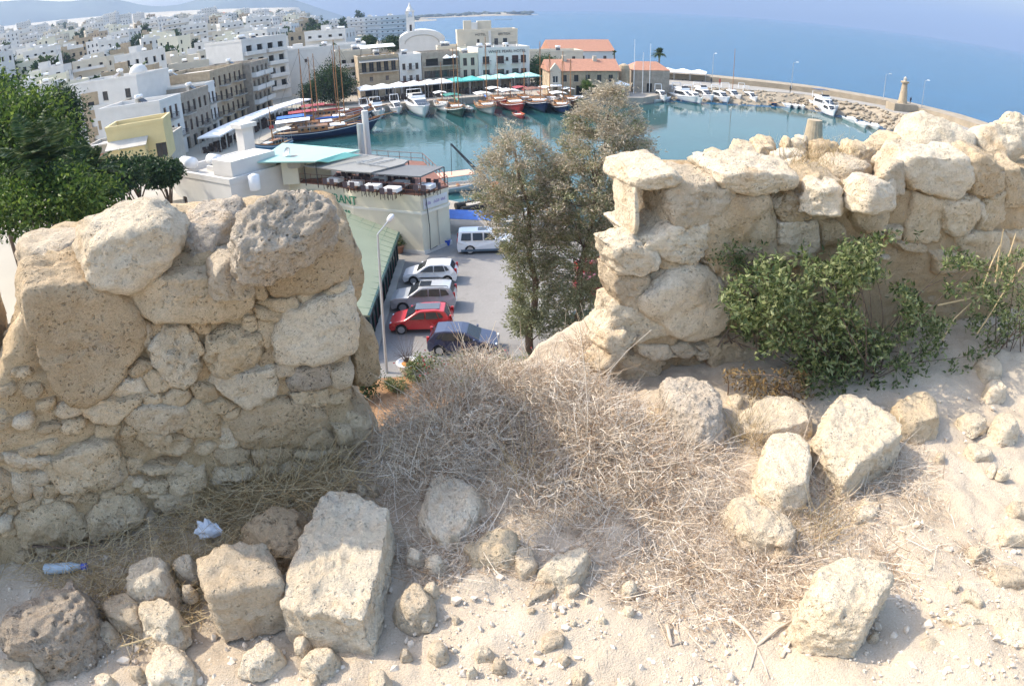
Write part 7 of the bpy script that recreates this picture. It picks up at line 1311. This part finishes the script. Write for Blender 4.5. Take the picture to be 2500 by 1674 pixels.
# ================================================================== the town beyond
def proto(w_, d_, fl, m, kind, seed):
    r = random.Random(seed); mb = MB().use(m); h_ = fl*3.1+.4; T_ = .3
    def holes(L): n = max(2, int(L/3.2)); k = L/n; return [(k*(i+.5)-.6, k*(i+.5)+.6, 1+3.1*j, 2.5+3.1*j) for i in range(n) for j in range(fl) if r.random() < .85]
    wall_with_holes(mb, w_, h_, holes(w_), 0, T_)
    for x in (0, w_):
        S_ = MB(); wall_with_holes(S_, d_-2*T_, h_, holes(d_), 0, T_); M_ = Matrix.Translation((x+(0 if x else T_), T_, 0)) @ Matrix.Rotation(math.pi/2, 4, 'Z'); mb.add([M_ @ Vector(p) for p in S_.v], S_.f)
    mb.box(0, w_, d_-T_, d_, 0, h_); mb.use(GLASS).box(T_+.25, w_-T_-.25, T_+.25, d_-T_-.25, 0, h_-.5)
    if kind == 'tile': mb.use(TERRA).add([(-.5, -.5, h_), (w_+.5, -.5, h_), (w_+.5, d_+.5, h_), (-.5, d_+.5, h_), (d_*.4, d_/2, h_+2.4), (w_-d_*.4, d_/2, h_+2.4)], [(0, 1, 5, 4), (2, 3, 4, 5), (3, 0, 4), (1, 2, 5), (3, 2, 1, 0)])
    else:
        mb.use(ROOFC).box(T_, w_-T_, T_, d_-T_, h_-.3, h_-.1); mb.use(m).box(-.05, w_+.05, -.05, .2, h_+.002, h_+.7).box(-.05, .2, .2, d_, h_+.002, h_+.7).box(w_-.2, w_+.05, .2, d_, h_+.002, h_+.7)
        x = r.uniform(1, w_-4); mb.box(x, x+2.8, d_*.4, d_*.4+3, h_-.1, h_+2.3)
        for _ in range(r.randint(1, 3)): x, y = r.uniform(.8, w_-2), r.uniform(1, d_-2); mb.use(WPAINT).tube([(x, y, h_+1.1), (x+1.2, y, h_+1.1)], .35, 8); mb.use(IRON).box(x, x+1.1, y-.3, y+.3, h_-.1, h_+.7)
    if kind == 'balc':
        for j in range(fl): mb.use(WHITE).box(.6, w_-.6, -1.1, -.003, .75+3.1*j, .9+3.1*j).box(.6, w_-.6, -1.1, -1., .9+3.1*j, 1.7+3.1*j)
    return mb.mesh('town_house')
PR = [(9, 9, 2, WHITE, 'flat', 'two-storey white flat-roofed house in the hazy town'), (11, 9, 2, IVORY, 'flat', 'two-storey ivory flat-roofed house in the hazy town'), (12, 10, 3, IVORY, 'balc', 'three-storey ivory block with long balconies in the hazy town'), (10, 10, 3, WHITE, 'flat', 'three-storey white flat-roofed block in the hazy town'), (14, 11, 4, WHITE, 'balc', 'four-storey white block with long balconies in the hazy town'), (12, 9, 3, CREAM, 'flat', 'three-storey cream flat-roofed block in the hazy town'), (11, 8, 2, SAND, 'tile', 'two-storey sandstone house with a tiled roof in the hazy town'), (10, 8, 1, WHITE, 'tile', 'single-storey white house with a tiled roof in the hazy town'), (13, 10, 2, CONC, 'flat', 'two-storey grey concrete house in the hazy town'), (22, 12, 5, WHITE, 'balc', 'five-storey white seaside apartment block with balconies'), (13, 9, 3, SAND, 'flat', 'three-storey brown flat-roofed house in the hazy town')]
PM = [proto(*q[:5], 900+i) for i, q in enumerate(PR)]
rr_ = random.Random(31); nh = 0; D = 172.; spots = []
while D < 1300 and nh < 285:
    lat = 15.5+D*.010; a = -43.5+rr_.random()*2
    while a < -8.6:
        aj = a+rr_.uniform(-.3, .3)*math.degrees(lat/D); dj = D+rr_.uniform(-6, 6); x, y = dj*math.sin(R(aj)), dj*math.cos(R(aj))
        near = D < 215 and aj > -29.5
        if x < coastx(y)-14-.03*D and not near and nh < 285 and rr_.random() < .93:
            k = rr_.choices(range(len(PR)), [5, 5, 4, 5, 3 if D > 260 else 1, 4, 1.4, 1.2, 1.6, 2.5 if D > 480 else 0, 2])[0]
            o = obj('town_house', PM[k], None, (x, y, tz(x, y)-.4), R(rr_.choice([-20, -8, 4, 15, 30])+rr_.uniform(-6, 6)-aj*.3)); s_ = rr_.uniform(.88, 1.12); o.scale = (s_, s_, rr_.uniform(.9, 1.15)); tag(o, PR[k][5], 'house', 'houses of the town: '+PR[k][5].split(' in ')[0]); nh += 1
        else: spots.append((x, y))
        a += math.degrees(lat/D)*rr_.uniform(.9, 1.25)
    D *= 1.075; D += 7
for x, y, k, rz_ in ((-92, 118, 1, 20), (-86, 132, 8, 15), (-104, 126, 3, 25), (-78, 146, 0, 10), (-95, 150, 10, 20), (-114, 142, 5, 30), (-84, 164, 2, 12), (-72, 172, 3, 18), (-100, 168, 1, 22), (-76, 112, 10, 20), (-120, 160, 0, 25), (-68, 188, 5, 8), (-108, 108, 6, 30), (-96, 100, 7, 25), (-124, 124, 2, 28), (-50, 200, 1, 5), (-66, 205, 3, 10), (-84, 196, 5, 20)):
    o = obj('town_house', PM[k], None, (x, y, tz(x, y)-.3), R(rz_)); tag(o, PR[k][5], 'house', 'houses of the town: '+PR[k][5].split(' in ')[0]); nh += 1
for a, D, k in ((-9.3, 560, 9), (-10.6, 600, 9), (-12.2, 620, 9), (-13.8, 660, 9)):
    x, y = D*math.sin(R(a)), D*math.cos(R(a)); o = obj('town_house', PM[k], None, (x-8, y, 2), R(6)); o.scale = (1.15, 1, 1.1); tag(o, PR[k][5], 'house', 'houses of the town: '+PR[k][5])
rt = np.random.default_rng(77); tm = []
for i in range(3):
    V, F = crown(np.array([0, 0, 4.2]), np.array([3., 3., 2.6])*(1 if i else np.array([.6, .6, 1.5])), 42, 9, 1.5, .9, DKGRN, rt); tm.append((npmesh('crown', V, F, DKGRN), MB().tube([(0, 0, 0), (0, 0, 4)], [.3, .2], 6).mesh('trunk', BARK)))
for i in range(85):
    a = R(rr_.uniform(-43, -9.5)); D = rr_.choice([rr_.uniform(180, 500), rr_.uniform(300, 1250)]); x, y = D*math.sin(a), D*math.cos(a)
    if x > coastx(y)-12: x -= 30
    k = rr_.randrange(3); e = empty('town_tree', (x, y, tz(x, y)-.2), rr_.uniform(0, 6), 'round dark tree among the hazy town houses' if k else 'slim dark cypress-like tree among the hazy town houses', 'tree', 'trees of the far town' if k else 'slim trees of the far town'); s_ = rr_.uniform(.9, 1.7); e.scale = (s_, s_, s_); obj('crown', tm[k][0], e); obj('trunk', tm[k][1], e)
# ================================================================== haze over town and sea
hb_ = MB().box(-8800, 14800, -580, 14800, -1.6, 620); hz = hb_.mesh('haze'); hm = bpy.data.materials.new('haze'); hm.use_nodes = True; hm.node_tree.nodes.clear()
ou = hm.node_tree.nodes.new('ShaderNodeOutputMaterial'); pv_ = hm.node_tree.nodes.new('ShaderNodeVolumePrincipled'); pv_.inputs['Color'].default_value = (.345, .44, .60, 1); pv_.inputs['Density'].default_value = .0002; pv_.inputs['Anisotropy'].default_value = 0.
hm.node_tree.links.new(pv_.outputs[0], ou.inputs['Volume']); hz.materials.clear(); hz.materials.append(hm); tag(obj('haze', hz), 'pale sea haze thinning the far town and horizon', 'haze', kind='stuff')
0 and print('TRIS', sum(sum(len(p.vertices)-2 for p in o.data.polygons) for o in {o.data.name: o for o in bpy.data.objects if o.type == 'MESH'}.values()))
